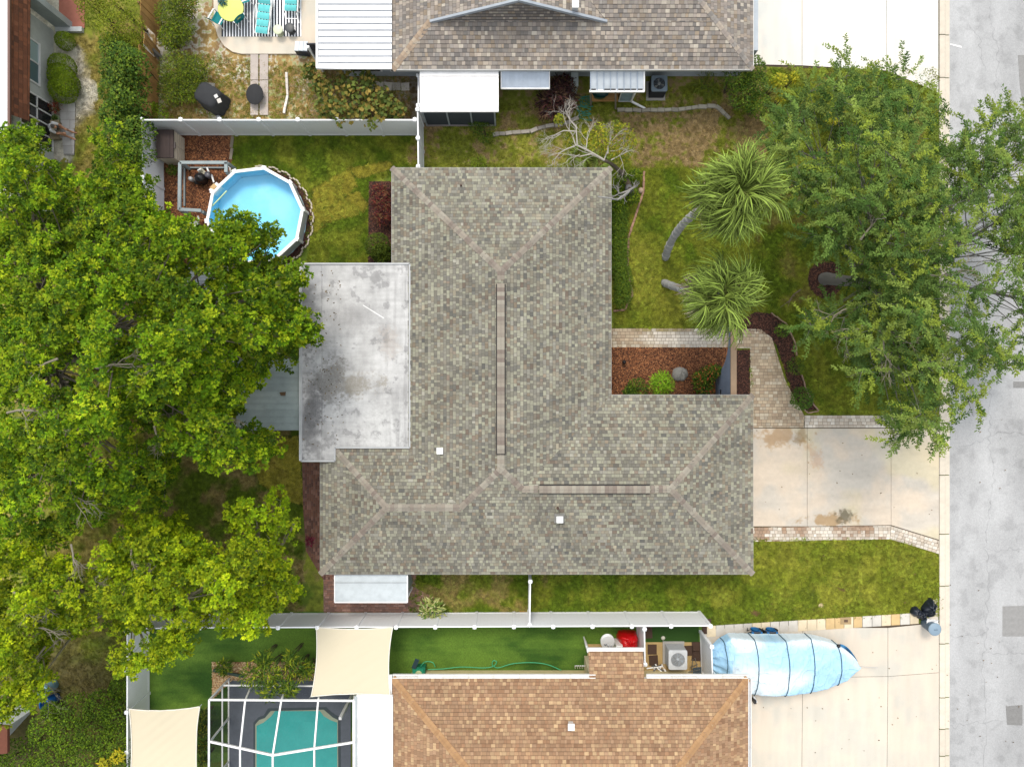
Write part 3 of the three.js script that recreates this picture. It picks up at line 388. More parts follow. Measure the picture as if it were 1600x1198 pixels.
// the house in the middle
const EH = 2.6, SL = 0.333, E = (x, y) => XZ(x, y, EH), ks = 29.4 / F;
const mainHouse = thing('house', 'house in the middle with grey green shingled hip roof', 'house', [0, 0, 0]);
{
  R = rngOf(301); const roof = roofGroup(mainHouse), b = new MB(), dk = new MB(), dc = [0.09, 0.085, 0.08];
  const A = [612, 262], B = [955, 262], C = [955, 617], D = [1177, 617], Ee = [1177, 897], Fp = [500, 897], G = [500, 676], Kk = [612, 676], nA = [783.5, 433.5], rS = [783.5, 725.5], wA = [610.5, 786.5], wE = [722.5, 786.5], eW = [815, 757], eA = [1037, 757];
  const faces = [[[A, B, nA], A, [0, 1]], [[A, nA, rS, wE, Kk], A, [1, 0]], [[B, C, eW, rS, nA], B, [-1, 0]], [[C, D, eA, eW], C, [0, 1]], [[D, Ee, eA], D, [-1, 0]], [[Fp, [722.5, 897], wE, wA], Fp, [0, -1]], [[[722.5, 897], [815, 897], eW, rS, wE], Fp, [0, -1]], [[[815, 897], Ee, eA, eW], Fp, [0, -1]], [[Fp, G, wA], Fp, [1, 0]], [[G, Kk, wE, wA], G, [0, 1]]];
  for (const [f, e, up] of faces) { const w = f.map((q) => E(...q)), e0 = E(...e); deck(dk, w, e0, up, EH, SL, dc); shingles(b, w, e0, up, EH, SL, { pal: MAINS, exp: 0.145, blend: 0.7, teeth: 0.82, w0: 0.075, w1: 0.25, band: 0.075, sage: ph(164, 164, 145) }); }
  put('deck', dk, matte, roof); put('shingles', b, shingleMat, roof, false, 'stuff');
  const hgt = (d) => EH + d * ks * SL, V = (q, d) => { const [x, z] = E(...q); return new THREE.Vector3(x, hgt(d), z); };
  const CP = [ph(156, 149, 138), ph(148, 138, 128), ph(166, 157, 144), ph(172, 166, 153), ph(140, 128, 119), ph(158, 149, 137)];
  const hips = [[A, 0, nA, 171.5], [B, 0, nA, 171.5], [Fp, 0, wA, 110.5], [[523, 699], 23, wA, 110.5], [D, 0, eA, 140], [Ee, 0, eA, 140], [wE, 110.5, rS, 171.5], [eW, 140, rS, 171.5]];
  for (const [p, d0, q, d1] of hips) caps(roof, V(p, d0), V(q, d1), SL * 0.707, CP, { exp: 0.165, wid: 0.26 });
  const rl = [[wA, wE, 110.5], [eW, [836, 757], 140], [[1008, 757], eA, 140], [nA, [783.5, 446], 171.5], [[783.5, 700], rS, 171.5]];
  for (const [p, q, d] of rl) caps(roof, V(p, d), V(q, d), SL, CP, { exp: 0.165 });
  for (const [p, q, d] of [[[783.5, 452], [783.5, 704], 171.5], [[841, 757], [1006, 757], 140]]) { const a = V(p, d), c = V(q, d); put('ridge_vent', new MB().bar(a.clone().setY(a.y - 0.005), c.clone().setY(c.y - 0.005), 0.39, 0.06, [0.02, 0.02, 0.02]), matte, roof); caps(roof, a, c, 0.16, CP, { exp: 0.17, wid: 0.31, lift: 0.06 }); }
  // walls under wide eaves, soffit, fascia
  const o = 0.6, walls = [[612, 262], [955, 262], [955, 617], [1177, 617], [1177, 897], [500, 897], [500, 676], [612, 676]].map((q) => E(...q)), n = [[1, 1], [-1, 1], [-1, 1], [-1, 1], [-1, -1], [1, -1], [1, 1], [1, 1]];
  const inn = walls.map((q, i) => [q[0] + n[i][0] * o, q[1] + n[i][1] * o]);
  put('wall', new MB().prism(inn, 0, 2.5, ph(170, 176, 182)), matte, mainHouse);
  put('soffit', new MB().prism(walls, EH - 0.16, EH - 0.13, [0.55, 0.55, 0.55]), painted, mainHouse);
  const fa = new MB(); walls.forEach((q, i) => { const r = walls[(i + 1) % walls.length]; fa.bar(new THREE.Vector3(q[0], EH - 0.08, q[1]), new THREE.Vector3(r[0], EH - 0.08, r[1]), 0.03, 0.15, [0.42, 0.42, 0.41]); }); put('fascia', fa, painted, mainHouse);
  // vents on the slopes
  for (const [x, y, h] of [[687.5, 704, 3.35], [874.5, 811, 3.85]]) { const q = P(x, y, h), v = new MB(); v.box(q.x, q.y - 0.06, q.z, 0.2, 0.34, 0.2, [0.6, 0.6, 0.6]); v.box(q.x, q.y + 0.1, q.z, 0.27, 0.05, 0.27, WHITE); const e = put('roof_vent', v, painted, roof); const ap = new MB(); ap.box(q.x, q.y - 0.18, q.z, 0.42, 0.02, 0.42, [0.2, 0.2, 0.19], 0, -0.32 * (y > 800 ? -1 : 0), y < 800 ? 0.32 : 0); put('flashing', ap, matte, roof); }
  for (const [x, y, h] of [[872, 795, 3.9], [720, 289, 3.0]]) { const q = P(x, y, h); put('vent_pipe', new MB().tube([q.clone().setY(h - 0.3), q], 0.045, 0.045, 10, [0.08, 0.04, 0.03]), painted, roof); }
}
// flat roof at its west side: coated deck, turned up edge, stains
{
  const fh = 2.86, pts = [[470.5, 412], [640, 412], [640, 699], [523, 699], [523, 720], [470.5, 720]].map((q) => XZ(...q, fh)), x0 = pts[0][0], z0 = pts[0][1], w = pts[1][0] - x0, d = pts[5][1] - z0;
  const tx = texture(512, 928, (i, j) => {
    const u = i / 512, v = j / 928, x = u * w, z = v * d, n = fbm(x * 0.9, z * 0.9, 401, 5), m = fbm(x * 4, z * 4, 402, 4), st = fbm(x * 6, z * 0.5, 403, 3), g2 = fbm(x * 11, z * 11, 421, 4), g3 = noise(x * 30, z * 30, 423);
    const sk = fbm(x * 0.8 + 3, z * 7, 431, 4), s2 = fbm(x * 7, z * 0.9, 432, 4); let k = 0.355 + (n - 0.5) * 0.24 + (sk - 0.5) * 0.14 + (s2 - 0.5) * 0.1 + (m - 0.5) * 0.12, c = [k, k * 1.01, k * 1.02]; const bl = (cx, cz, rx, rz, s) => { const e = Math.hypot((x - cx) / rx, (z - cz) / rz) + (fbm(x * 1.4, z * 1.4, s, 5) - 0.5) * 1.3; return sstep(1, 0.3, e + (g2 - 0.5) * 1.0) * (0.75 + 0.5 * g3); };
    c = mixc(c, [0.10, 0.10, 0.105], sstep(0.22, 0.03, u + (m - 0.5) * 0.16) * sstep(0.2, 0.55, fbm(x * 1.5, z * 0.7, 404, 4) + (g2 - 0.5) * 0.5) * 0.8); c = mixc(c, [0.12, 0.12, 0.125], sstep(0.62, 0.76, fbm(x * 2.2, z * 2.2, 433, 5) + (g2 - 0.5) * 0.3) * 0.5);
    c = mixc(c, [0.13, 0.125, 0.115], bl(w * 0.28, d * 0.61, 0.95, 1.5, 405) * 0.75); c = mixc(c, [0.2, 0.18, 0.14], bl(w * 0.5, d * 0.62, 1.2, 0.8, 406) * 0.7); c = mixc(c, [0.08, 0.08, 0.085], bl(w * 0.12, d * 0.72, 0.5, 1.6, 407) * 0.7);
    c = mixc(c, [0.22, 0.22, 0.225], bl(w * 0.5, d * 0.28, 1.7, 0.9, 408) * 0.35); c = mixc(c, [0.33, 0.28, 0.24], bl(w * 0.8, d * 0.42, 0.6, 1.1, 409) * 0.35); c = mixc(c, [0.5, 0.51, 0.51], bl(w * 0.75, d * 0.83, 1.2, 1.1, 410) * 0.5); c = mixc(c, [0.3, 0.31, 0.33], bl(w * 0.12, d * 0.05, 1.0, 0.6, 411) * 0.55);
    c = mixc(c, [0.12, 0.12, 0.12], sstep(0.02, 0.0, Math.abs(x - 0.88 - (m - 0.5) * 0.05) - 0.006) * 0.4); c = mixc(c, [0.1, 0.1, 0.1], sstep(0.55, 0.75, st) * sstep(0.25, 0.05, Math.abs(u - 0.95)) * 0.3);
    const q = Math.abs((z - d * 0.21) - (x - w * 0.57) * 0.62); c = mixc(c, [0.66, 0.67, 0.68], x > w * 0.57 && x < w * 0.76 ? sstep(0.035, 0.01, q) * 0.9 : 0);
    return mul(c, 0.88 + 0.24 * hash(i, j, 412));
  }, { wrap: false });
  const g = thing('flat_roof', 'flat grey coated roof with dark stains against the shingled house', 'roof', [0, 0, 0]);
  const b = new MB().prism(pts, fh - 0.2, fh, [1, 1, 1]).geo(), p = b.attributes.position, u = b.attributes.uv; for (let k = 0; k < p.count; k++) u.setXY(k, (p.getX(k) - x0) / w, (p.getZ(k) - z0) / d);
  put('roof_deck', b, new THREE.MeshStandardMaterial({ roughness: 0.6, map: tx, bumpMap: rep(grainH, 1), bumpScale: 0.004 }), g);
  const rim = new MB(); for (let i = 0; i < pts.length; i++) { const q = pts[i], r = pts[(i + 1) % pts.length]; rim.bar(new THREE.Vector3(q[0], fh + 0.015, q[1]), new THREE.Vector3(r[0], fh + 0.015, r[1]), 0.075, 0.05, [0.37, 0.385, 0.4]); } put('metal_edge', rim, painted, g);
  const gu = new MB(); gu.bar(new THREE.Vector3(x0 - 0.06, fh - 0.1, z0 + 0.1), new THREE.Vector3(x0 - 0.06, fh - 0.1, z0 + d), 0.1, 0.1, [0.62, 0.65, 0.68]); put('gutter', gu, painted, g);
  const po = new MB(); for (const [x, y] of [[480, 425], [480, 560], [480, 700]]) { const [a, c] = XZ(x, y, fh); po.box(a, fh / 2 - 0.1, c, 0.1, fh - 0.2, 0.1, [0.6, 0.6, 0.6]); } put('post', po, painted, g);
}
// lean-to of grey metal pans west of it
{ const g = thing('patio_roof', 'grey metal pan roof half hidden by the big tree', 'roof', [0, 0, 0]); R = rngOf(302);
  const y0 = 560, n = 11; for (let k = 0; k < n; k++) { const a = y0 + k * 10.2, b = new MB(), q = [P(369, a + 0.5, 2.4), P(369, a + 9.7, 2.4), P(469, a + 9.7, 2.6), P(469, a + 0.5, 2.6)], c = jit(ph(176, 190, 190), 0.05); b.face(q, c); for (const s of [0, 1]) b.bar(s ? q[1] : q[0], s ? q[2] : q[3], 0.03, 0.07, mul(c, s ? 0.9 : 1)); put('metal_panel', b, painted, g); }
  put('beam', new MB().bar(P(372, 560, 2.3), P(372, 672, 2.3), 0.08, 0.12, [0.5, 0.52, 0.54]).bar(P(420, 560, 2.36), P(420, 672, 2.38), 0.08, 0.1, [0.4, 0.32, 0.2]), painted, g); put('leaf_litter', new MB().prism(poly([[436, 613], [446, 612], [445, 618], [438, 618]], 2.62), 2.58, 2.6, [0.1, 0.06, 0.03]), matte, g, false, 'stuff'); put('post', new MB().box(...P(376, 566, 0).toArray().map((v, i) => i === 1 ? 1.15 : v), 0.09, 2.3, 0.09, WHITE).box(...P(376, 664, 0).toArray().map((v, i) => i === 1 ? 1.15 : v), 0.09, 2.3, 0.09, WHITE), painted, g); }
// arched wing wall of the front courtyard
{ const g = thing('courtyard_wall', 'blue grey arched wall with brown cap in front of the house', 'wall', [0, 0, 0]), x = XZ(1143, 0, 2.34)[0], z0 = XZ(0, 500, 2.34)[1], z1 = XZ(0, 640, 2.34)[1], h = 2.3, zp = XZ(0, 604, 0)[1], zq = XZ(0, 560)[1];
  const sh = new THREE.Shape(); sh.moveTo(z1, 0); sh.lineTo(z1, h); sh.lineTo(z0, h); sh.lineTo(z0, 0); sh.lineTo(z0 + 0.28, 0); sh.lineTo(z0 + 0.28, 1.9); sh.lineTo(-2.05, 2.0); sh.bezierCurveTo(-1.1, 1.85, -0.62, 1.2, -0.35, 0);
  const e = new THREE.ExtrudeGeometry(sh, { depth: 0.2, bevelEnabled: false, curveSegments: 20 }); e.rotateY(-Math.PI / 2); e.translate(x + 0.2, 0, 0); const nn = e.attributes.position.count, cc = new Float32Array(nn * 3); for (let k = 0; k < nn; k++) cc.set(ph(150, 164, 188), k * 3); e.setAttribute('color', new THREE.BufferAttribute(cc, 3)); put('wall_panel', e, matte, g);
  put('wall_cap', new MB().box(x + 0.1, h + 0.03, (z0 + z1) / 2, 0.26, 0.06, z1 - z0, ph(176, 150, 124)), matte, g);
  const nb = new MB(); for (const dz of [0, 0.13, 0.26]) nb.box(x - 0.012, 0.85, 0.32 + dz * 0.6, 0.02, 0.16, 0.055, BLACK); put('house_number', nb, gloss, g); }

// the house to the north
const northHouse = thing('house', 'house at the top with grey brown shingles and white porches', 'house', [0, 0, 0]);
{
  R = rngOf(303); const roof = roofGroup(northHouse), b = new MB(), dk = new MB(), dc = [0.09, 0.08, 0.08], far = -130, N = (x, y) => E(x, y);
  const SWc = [613, 108], SEc = [1177, 108], gl = [675, 44], gr = [945, 44], mid = [810, 36];
  const zoff = (p) => N(...p);
  const S1 = [SWc, [945, 108], gr, gl], S2 = [[945, 108], SEc, [1003, -66], [877, -24], gr];
  const W = [SWc, gl, [675, far], [613, far]];
  const one = (f, e, up, o = {}) => { const w = f.map((q) => N(...q)), e0 = N(...e); deck(dk, w, e0, up, o.y0 ?? EH, o.slope ?? SL, dc); shingles(b, w, e0, up, o.y0 ?? EH, o.slope ?? SL, { pal: NORTHS, exp: 0.168, w0: 0.1, w1: 0.26, blend: 0.6, teeth: 0.8, ...o }); };
  one(S1, SWc, [0, -1]); one([[945, 108], SEc, [1113, 44], gr], SWc, [0, -1]); one([gr, [1113, 44], [1040, -29], [872, -29]], SWc, [0, -1]);
  one([SWc, gl, [675, far], [613, far]], SWc, [1, 0]);
  one([gl, mid, [810, far], [675, far]], SWc, [1, 0]);
  one([mid, gr, [810, -91]], [1007, 44], [-1, 0]); one([gl, gr, mid], gl, [0, -1], { y0: EH + 63 * ks * SL, slope: 134 * SL / 8 });
  one([SEc, [1177, far], [1040, -29], [1113, 44]], SEc, [-1, 0]);
  put('deck', dk, matte, roof); put('shingles', b, shingleMat, roof, false, 'stuff');
  const V = (q, d) => { const [x, z] = N(...q); return new THREE.Vector3(x, EH + d * ks * SL, z); }, CP = [ph(184, 164, 142), ph(170, 150, 130), ph(192, 176, 156)];
  caps(roof, V(SWc, 0), V(gl, 63), SL * 0.707, CP, { exp: 0.18 }); caps(roof, V(SEc, 0), V([1040, -29], 137), SL * 0.707, NORTHS.slice(0, 4), { exp: 0.18, wid: 0.22 }); caps(roof, V([810, far], 197), V(mid, 197), SL, CP, { exp: 0.18 });
  // the gablet over the hip
  const ga = V(gl, 62), gb = V(gr, 62), gm = V(mid, 197); 
  put('gable_trim', new MB().bar(ga.clone().add(new THREE.Vector3(0, 0.02, 0.03)), gm.clone().add(new THREE.Vector3(0, 0.0, 0.03)), 0.1, 0.14, ph(176, 186, 198)).bar(gm.clone().add(new THREE.Vector3(0, 0.0, 0.03)), gb.clone().add(new THREE.Vector3(0, 0.02, 0.03)), 0.1, 0.14, ph(176, 186, 198)), painted, roof);
  { const q = P(899, 8, 3.9), v = new MB(); v.box(q.x, q.y - 0.1, q.z, 0.24, 0.3, 0.24, [0.5, 0.52, 0.55]); v.box(q.x, q.y + 0.07, q.z, 0.28, 0.05, 0.28, WHITE); put('roof_vent', v, painted, roof); }
  const wz = XZ(0, 119)[1], wx0 = XZ(540, 0)[0], wx1 = XZ(1155, 0)[0], zf = -24;
  put('wall', new MB().prism([[wx0, wz], [wx1, wz], [wx1, zf], [wx0, zf]], 0, 2.5, ph(196, 206, 216)), matte, northHouse);
  const zE = N(0, 108)[1], xa = N(613, 0)[0], xb = N(1177, 0)[0];
  put('soffit', new MB().prism([[xa, zE], [xb, zE], [xb, zf], [xa, zf]], EH - 0.15, EH - 0.12, [0.5, 0.5, 0.5]), painted, northHouse);
  put('fascia', new MB().box((xa + xb) / 2, EH - 0.06, zE + 0.015, xb - xa, 0.14, 0.03, [0.5, 0.5, 0.49]).box(xb + 0.015, EH - 0.06, (zE + zf) / 2, 0.03, 0.14, zE - zf, [0.55, 0.55, 0.54]), painted, northHouse);
  // window band low in the wall behind the pan roof
  for (let k = 0; k < 2; k++) { const f = new MB(), x = XZ(553 + k * 62, 0)[0]; f.box(x + 0.7, 0.95, wz + 0.02, 1.5, 0.8, 0.05, WHITE); const w = put('window', f, painted, northHouse); put('pane', new MB().box(x + 0.7, 0.95, wz + 0.05, 1.36, 0.66, 0.02, [0.02, 0.025, 0.03]), glassM, w); }
}
// white pan roof beside it: one strip per pan
{ const g = thing('patio_roof', 'white roof of long metal pans beside the striped rug', 'roof', [0, 0, 0]); R = rngOf(304); const h = 2.55;
  for (let k = -4; k < 11; k++) { const a = -4 + k * 10.15, b = new MB(), q = [P(497.5, a + 0.3, h), P(497.5, a + 9.85, h - 0.0), P(612, a + 9.85, h + 0.12), P(612, a + 0.3, h + 0.12)], c = jit([0.74, 0.755, 0.78], 0.03); if (a > 104) continue; q[0].y += 0.015; q[3].y += 0.015; b.face(q, c); b.face([q[1], q[1].clone().setY(h - 0.07), q[2].clone().setY(h + 0.03), q[2]], c); b.face([q[0], q[3], q[3].clone().setY(h + 0.03), q[0].clone().setY(h - 0.07)], c); b.bar(q[0].clone().setY(h + 0.03), q[3].clone().setY(h + 0.15), 0.03, 0.04, [0.24, 0.27, 0.32]); put('metal_panel', b, painted, g); }
  put('gutter', new MB().bar(P(495.5, -40, h - 0.02), P(495.5, 106, h - 0.02), 0.1, 0.12, WHITE).bar(P(494, 106, h - 0.03), P(612, 106, h), 0.07, 0.12, WHITE), painted, g);
  put('post', new MB().box(...P(505, 112, 0).toArray().map((v, i) => i === 1 ? 1.2 : v), 0.09, 2.4, 0.09, WHITE), painted, g);
  put('screen_wall', new MB().box(XZ(545, 0)[0], 1.2, XZ(0, 108, 1)[1] - 0.5, 2.6, 2.3, 0.05, [0.05, 0.05, 0.06]), matte, g); }
// white porch with dark screens
{ const g = thing('screened_porch', 'white roofed porch with three dark screens beside the fence end', 'porch', [0, 0, 0]); const h = 2.35, a = P(655.5, 107, h + 0.1), c = P(779, 174.5, h);
  put('porch_roof', new MB().box((a.x + c.x) / 2, h, (a.z + c.z) / 2 + 0.0, c.x - a.x, 0.1, c.z - a.z, [0.82, 0.82, 0.83], 0, 0.03), painted, g); put('flashing', new MB().bar(P(656, 118, h + 0.13), P(778, 118, h + 0.13), 0.03, 0.02, [0.45, 0.46, 0.48]), painted, g);
  const zb = XZ(0, 196)[1], x0 = XZ(667, 0)[0], x1 = XZ(774, 0)[0], hh = h - 0.06;
  for (let k = 0; k < 4; k++) put('post', new MB().box(x0 + (x1 - x0) * k / 3, hh / 2, zb, 0.07, hh, 0.07, ph(188, 198, 206)), painted, g);
  for (let k = 0; k < 3; k++) put('screen', new MB().box(x0 + (x1 - x0) * (k + 0.5) / 3, hh / 2, zb - 0.01, (x1 - x0) / 3 - 0.08, hh - 0.1, 0.02, ph(72, 80, 88)), matte, g);
  put('rail', new MB().box((x0 + x1) / 2, 0.05, zb, x1 - x0, 0.1, 0.09, ph(170, 160, 160)).box((x0 + x1) / 2, hh - 0.03, zb, x1 - x0, 0.06, 0.06, WHITE), painted, g);
  put('side_screen', new MB().box(x0, hh / 2, zb - 1.0, 0.03, hh, 2.0, ph(90, 98, 106)).box(x1, hh / 2, zb - 1.0, 0.03, hh, 2.0, ph(90, 98, 106)), matte, g); }
{ const g = thing('awning', 'plain white sloping awning between the porch and the dark red bush', 'awning', [0, 0, 0]); const q = [P(783, 106, 2.45), P(783, 138.5, 1.95), P(858.5, 138.5, 1.95), P(858.5, 106, 2.45)]; const b = new MB().face(q, ph(214, 228, 246, 1.6)); for (let k = 0; k < 12; k++) { const t = k / 11; b.bar(q[0].clone().lerp(q[3], t).setY(q[0].y + 0.006), q[1].clone().lerp(q[2], t).setY(q[1].y + 0.006), 0.012, 0.012, ph(214, 228, 246, 1.65)); } put('awning_sheet', b, painted, g); put('frame', new MB().bar(q[1], q[2], 0.04, 0.1, WHITE).bar(q[0], q[1], 0.03, 0.08, WHITE).bar(q[3], q[2], 0.03, 0.08, WHITE), painted, g); }
{ const g = thing('awning', 'ribbed white metal awning over the wooden work shelf', 'awning', [0, 0, 0]); R = rngOf(305); const T = (x, t) => P(x, 107, 2.45).lerp(P(x, 142.5, 2.0), t);
  for (let k = 0; k < 8; k++) { const x = 922.5 + k * 10.5, b = new MB(), q = [T(x, 0), T(x, 1), T(x + 10, 1), T(x + 10, 0)]; b.face(q, jit(ph(226, 236, 246), 0.03)); b.bar(q[0].clone().setY(q[0].y + 0.03), q[1].clone().setY(q[1].y + 0.03), 0.03, 0.06, ph(190, 206, 226)); put('metal_panel', b, painted, g); }
  put('gutter', new MB().bar(T(921, 1), T(1007, 1), 0.1, 0.1, WHITE).bar(T(1006.5, 0), T(1006.5, 1), 0.06, 0.1, WHITE), painted, g); const sl = new MB(); for (const [a, w] of [[924, 7], [944, 18], [966, 28], [996, 8]]) sl.bar(T(a, 0.93).setY(2.06), T(a + w, 0.93).setY(2.06), 0.05, 0.03, [0.03, 0.03, 0.03]); put('leaf_gap', sl, matte, g);
  put('post', new MB().bar(P(923.5, 164, 0), P(923, 143, 2), 0.08, 0.08, ph(150, 140, 128)), matte, g); put('post', new MB().bar(P(962, 170, 0), P(962, 143, 2), 0.08, 0.08, ph(150, 140, 128)), matte, g);
  put('downspout', new MB().bar(P(994, 142, 2.0), P(986, 158, 0.35), 0.07, 0.07, WHITE).bar(P(986, 158, 0.2), P(1008, 169.5, 0.06), 0.08, 0.08, WHITE), painted, g);
  const t = thing('work_shelf', 'wooden potting shelf with a green tub under the ribbed awning', 'shelf', P(945, 150, 0)); const y = 0.7; put('shelf_board', new MB().prism(poly([[925, 140], [966, 140], [966, 158], [925, 158]], y), y - 0.04, y, ph(196, 150, 90)), matte, t); put('shelf_board', new MB().prism(poly([[928, 138], [964, 138], [964, 154], [928, 154]], 1.1), 1.06, 1.1, ph(180, 140, 88)), matte, t); put('leg', new MB().box(...P(927, 156, 0).toArray().map((v, i) => i === 1 ? 0.35 : v), 0.06, 0.7, 0.06, ph(150, 110, 70)).box(...P(964, 156, 0).toArray().map((v, i) => i === 1 ? 0.35 : v), 0.06, 0.7, 0.06, ph(150, 110, 70)), matte, t);
  solo('storage_tub', 'dark green plastic tub on the wooden potting shelf', 'tub', (() => { const q = P(937, 150, 1.1), b = new MB(); b.lathe(q.x, q.y, q.z, [[0.0, 0.02], [0.2, 0.02], [0.24, 0.3], [0.27, 0.32], [0.25, 0.33], [0.2, 0.1], [0, 0.08]], 20, ph(20, 80, 78), 1.4, 0.8); return b; })(), painted);
  const l = thing('lattice_panel', 'blue white lattice door leaning beside the potting shelf', 'lattice', P(980, 152, 0)); const q = [P(972, 141, 1.7), P(992, 141, 1.7), P(985, 158, 0.1), P(967, 158, 0.1)]; const lb = new MB(); for (let k = 0; k <= 9; k++) { const s = k / 9; lb.bar(q[0].clone().lerp(q[1], s), q[3].clone().lerp(q[2], s), 0.03, 0.02, ph(176, 206, 216)); } put('slats', lb, painted, l, false, 'stuff'); const l2 = new MB(); for (let k = 0; k <= 12; k++) { const s = k / 12; l2.bar(q[0].clone().lerp(q[3], s), q[1].clone().lerp(q[2], s), 0.03, 0.02, ph(186, 214, 222)); } put('cross_slats', l2, painted, l, false, 'stuff'); put('frame', new MB().bar(q[1], q[2], 0.06, 0.05, WHITE).bar(q[0], q[3], 0.04, 0.04, WHITE).bar(q[3], q[2], 0.05, 0.04, WHITE), painted, l); put('backing', new MB().face([q[0], q[3], q[2], q[1]].map((v) => v.clone().add(new THREE.Vector3(0, -0.03, -0.03))), ph(110, 140, 150)), matte, l); }

// the brown roofed house to the south
const southHouse = thing('house', 'house at the bottom with brown speckled shingle roof and white gutters', 'house', [0, 0, 0]);
{
  R = rngOf(306); const roof = roofGroup(southHouse), b = new MB(), dk = new MB(), dc = [0.1, 0.07, 0.05], A = [613, 1060], B = [1169, 1060], far = 1330, O = { pal: BROWNS, exp: 0.15, w0: 0.1, w1: 0.24, blend: 0.75, light: 0.12, teeth: 0.9, slot: 0.007 };
  const one = (f, e, up) => { const w = f.map((q) => E(...q)), e0 = E(...e); deck(dk, w, e0, up, EH, SL, dc); shingles(b, w, e0, up, EH, SL, O); };
  one([A, B, [978, 1251], [804, 1251]], A, [0, 1]); one([A, [804, 1251], [804, far], [613, far]], A, [1, 0]); one([B, [1169, far], [978, far], [978, 1251]], B, [-1, 0]);
  // the lower bump-out roof continues the slope
  const lo = -38; one([[921, 1022], [1007, 1022], [1007, 1060.5], [921, 1060.5]], A, [0, 1]);
  put('deck', dk, matte, roof); put('shingles', b, shingleMat, roof, false, 'stuff');
  const V = (q, d) => { const [x, z] = E(...q); return new THREE.Vector3(x, EH + d * ks * SL, z); }, CP = [ph(186, 146, 104), ph(180, 140, 100), ph(192, 152, 110)];
  caps(roof, V(A, 0), V([804, 1251], 191), SL * 0.707, CP, { exp: 0.15 }); caps(roof, V(B, 0), V([978, 1251], 191), SL * 0.707, CP, { exp: 0.15 });
  { const q = P(892.5, 1135, 3.4), v = new MB(); v.box(q.x, q.y - 0.1, q.z, 0.2, 0.3, 0.2, [0.5, 0.5, 0.5]); v.box(q.x, q.y + 0.05, q.z, 0.28, 0.05, 0.28, WHITE); put('roof_vent', v, painted, roof); }
  const [x0, z0] = E(613, 1060), [x1] = E(1169, 1060), zf = 24; put('wall', new MB().prism([[x0 + 0.5, z0 + 0.74], [x1 - 0.5, z0 + 0.74], [x1 - 0.5, zf], [x0 + 0.5, zf]], 0, 2.5, ph(236, 220, 170)), matte, southHouse);
  const wx = XZ(664, 0)[0], wz = XZ(0, 1047)[1]; if (0) put('planter_wall', new MB().box((wx + XZ(918, 0)[0]) / 2, 0.12, wz + 0.28, XZ(918, 0)[0] - wx, 0.24, 0.7, ph(244, 228, 176)).box((XZ(1010, 0)[0] + XZ(1098, 0)[0]) / 2, 0.1, wz + 0.2, 2.6, 0.2, 0.5, ph(240, 224, 172)), matte, southHouse);
  put('soffit', new MB().prism([[x0, z0], [x1, z0], [x1, zf], [x0, zf]], EH - 0.15, EH - 0.12, [0.6, 0.6, 0.6]), painted, southHouse);
  R = rngOf(307); for (let k = 0; k < 14; k++) { const a = x0 + (x1 - x0) * k / 14, c = x0 + (x1 - x0) * (k + 1) / 14; if ((a + c) / 2 > E(921, 0)[0] && (a + c) / 2 < E(1007, 0)[0]) continue; const gb = new MB(); for (const dz of [-0.16, -0.03]) gb.box((a + c) / 2, EH - 0.03, z0 + dz, c - a - 0.008, 0.13, 0.02, [0.8, 0.8, 0.8]); gb.box((a + c) / 2, EH - 0.08, z0 - 0.095, c - a - 0.008, 0.02, 0.12, jit([0.62, 0.62, 0.6], 0.15)); put('gutter', gb, painted, southHouse); }
  for (let k = 0; k < 5; k++) put('gutter', new MB().box(x1 + 0.02, EH - 0.03, z0 + 0.5 + k, 0.02, 0.13, 0.98, [0.8, 0.8, 0.8]).box(x1 + 0.13, EH - 0.03, z0 + 0.5 + k, 0.02, 0.13, 0.98, [0.8, 0.8, 0.8]).box(x1 + 0.08, EH - 0.08, z0 + 0.5 + k, 0.1, 0.02, 0.98, [0.45, 0.46, 0.48]), painted, southHouse);
  put('gutter', new MB().box(x0 - 0.08, EH - 0.03, z0 + 0.65, 0.12, 0.12, 1.6, [0.78, 0.79, 0.8]), painted, southHouse);
  const bx0 = E(921, 0)[0], bx1 = E(1007, 0)[0], bz = E(0, 1022)[1], by = EH - 38 * ks * SL; put('bump_out_wall', new MB().box((bx0 + bx1) / 2, by / 2 - 0.1, bz + 1.45, bx1 - bx0 - 0.1, by - 0.25, 0.7, ph(240, 226, 190)), matte, southHouse); put('gutter', new MB().box((bx0 + bx1) / 2, by - 0.02, bz - 0.07, bx1 - bx0 + 0.1, 0.12, 0.13, WHITE), painted, southHouse);
}
// flat white roof and pool cage beside it
{ const g = thing('flat_roof', 'blank white flat roof between the pool cage and brown shingles', 'roof', [0, 0, 0]); const h = 2.75; put('roof_deck', new MB().prism(poly([[557, 1087], [613.5, 1087], [613.5, 1300], [557, 1300]], h), h - 0.15, h, [0.83, 0.83, 0.84]), painted, g); put('metal_edge', new MB().bar(P(556, 1087, h), P(556, 1300, h), 0.12, 0.1, ph(190, 200, 204)).bar(P(557, 1086.5, h), P(613, 1086.5, h), 0.06, 0.1, WHITE), painted, g); put('post', new MB().box(...P(553, 1080, 0).toArray().map((v, i) => i === 1 ? 1.3 : v), 0.12, 2.6, 0.12, WHITE), painted, g); }

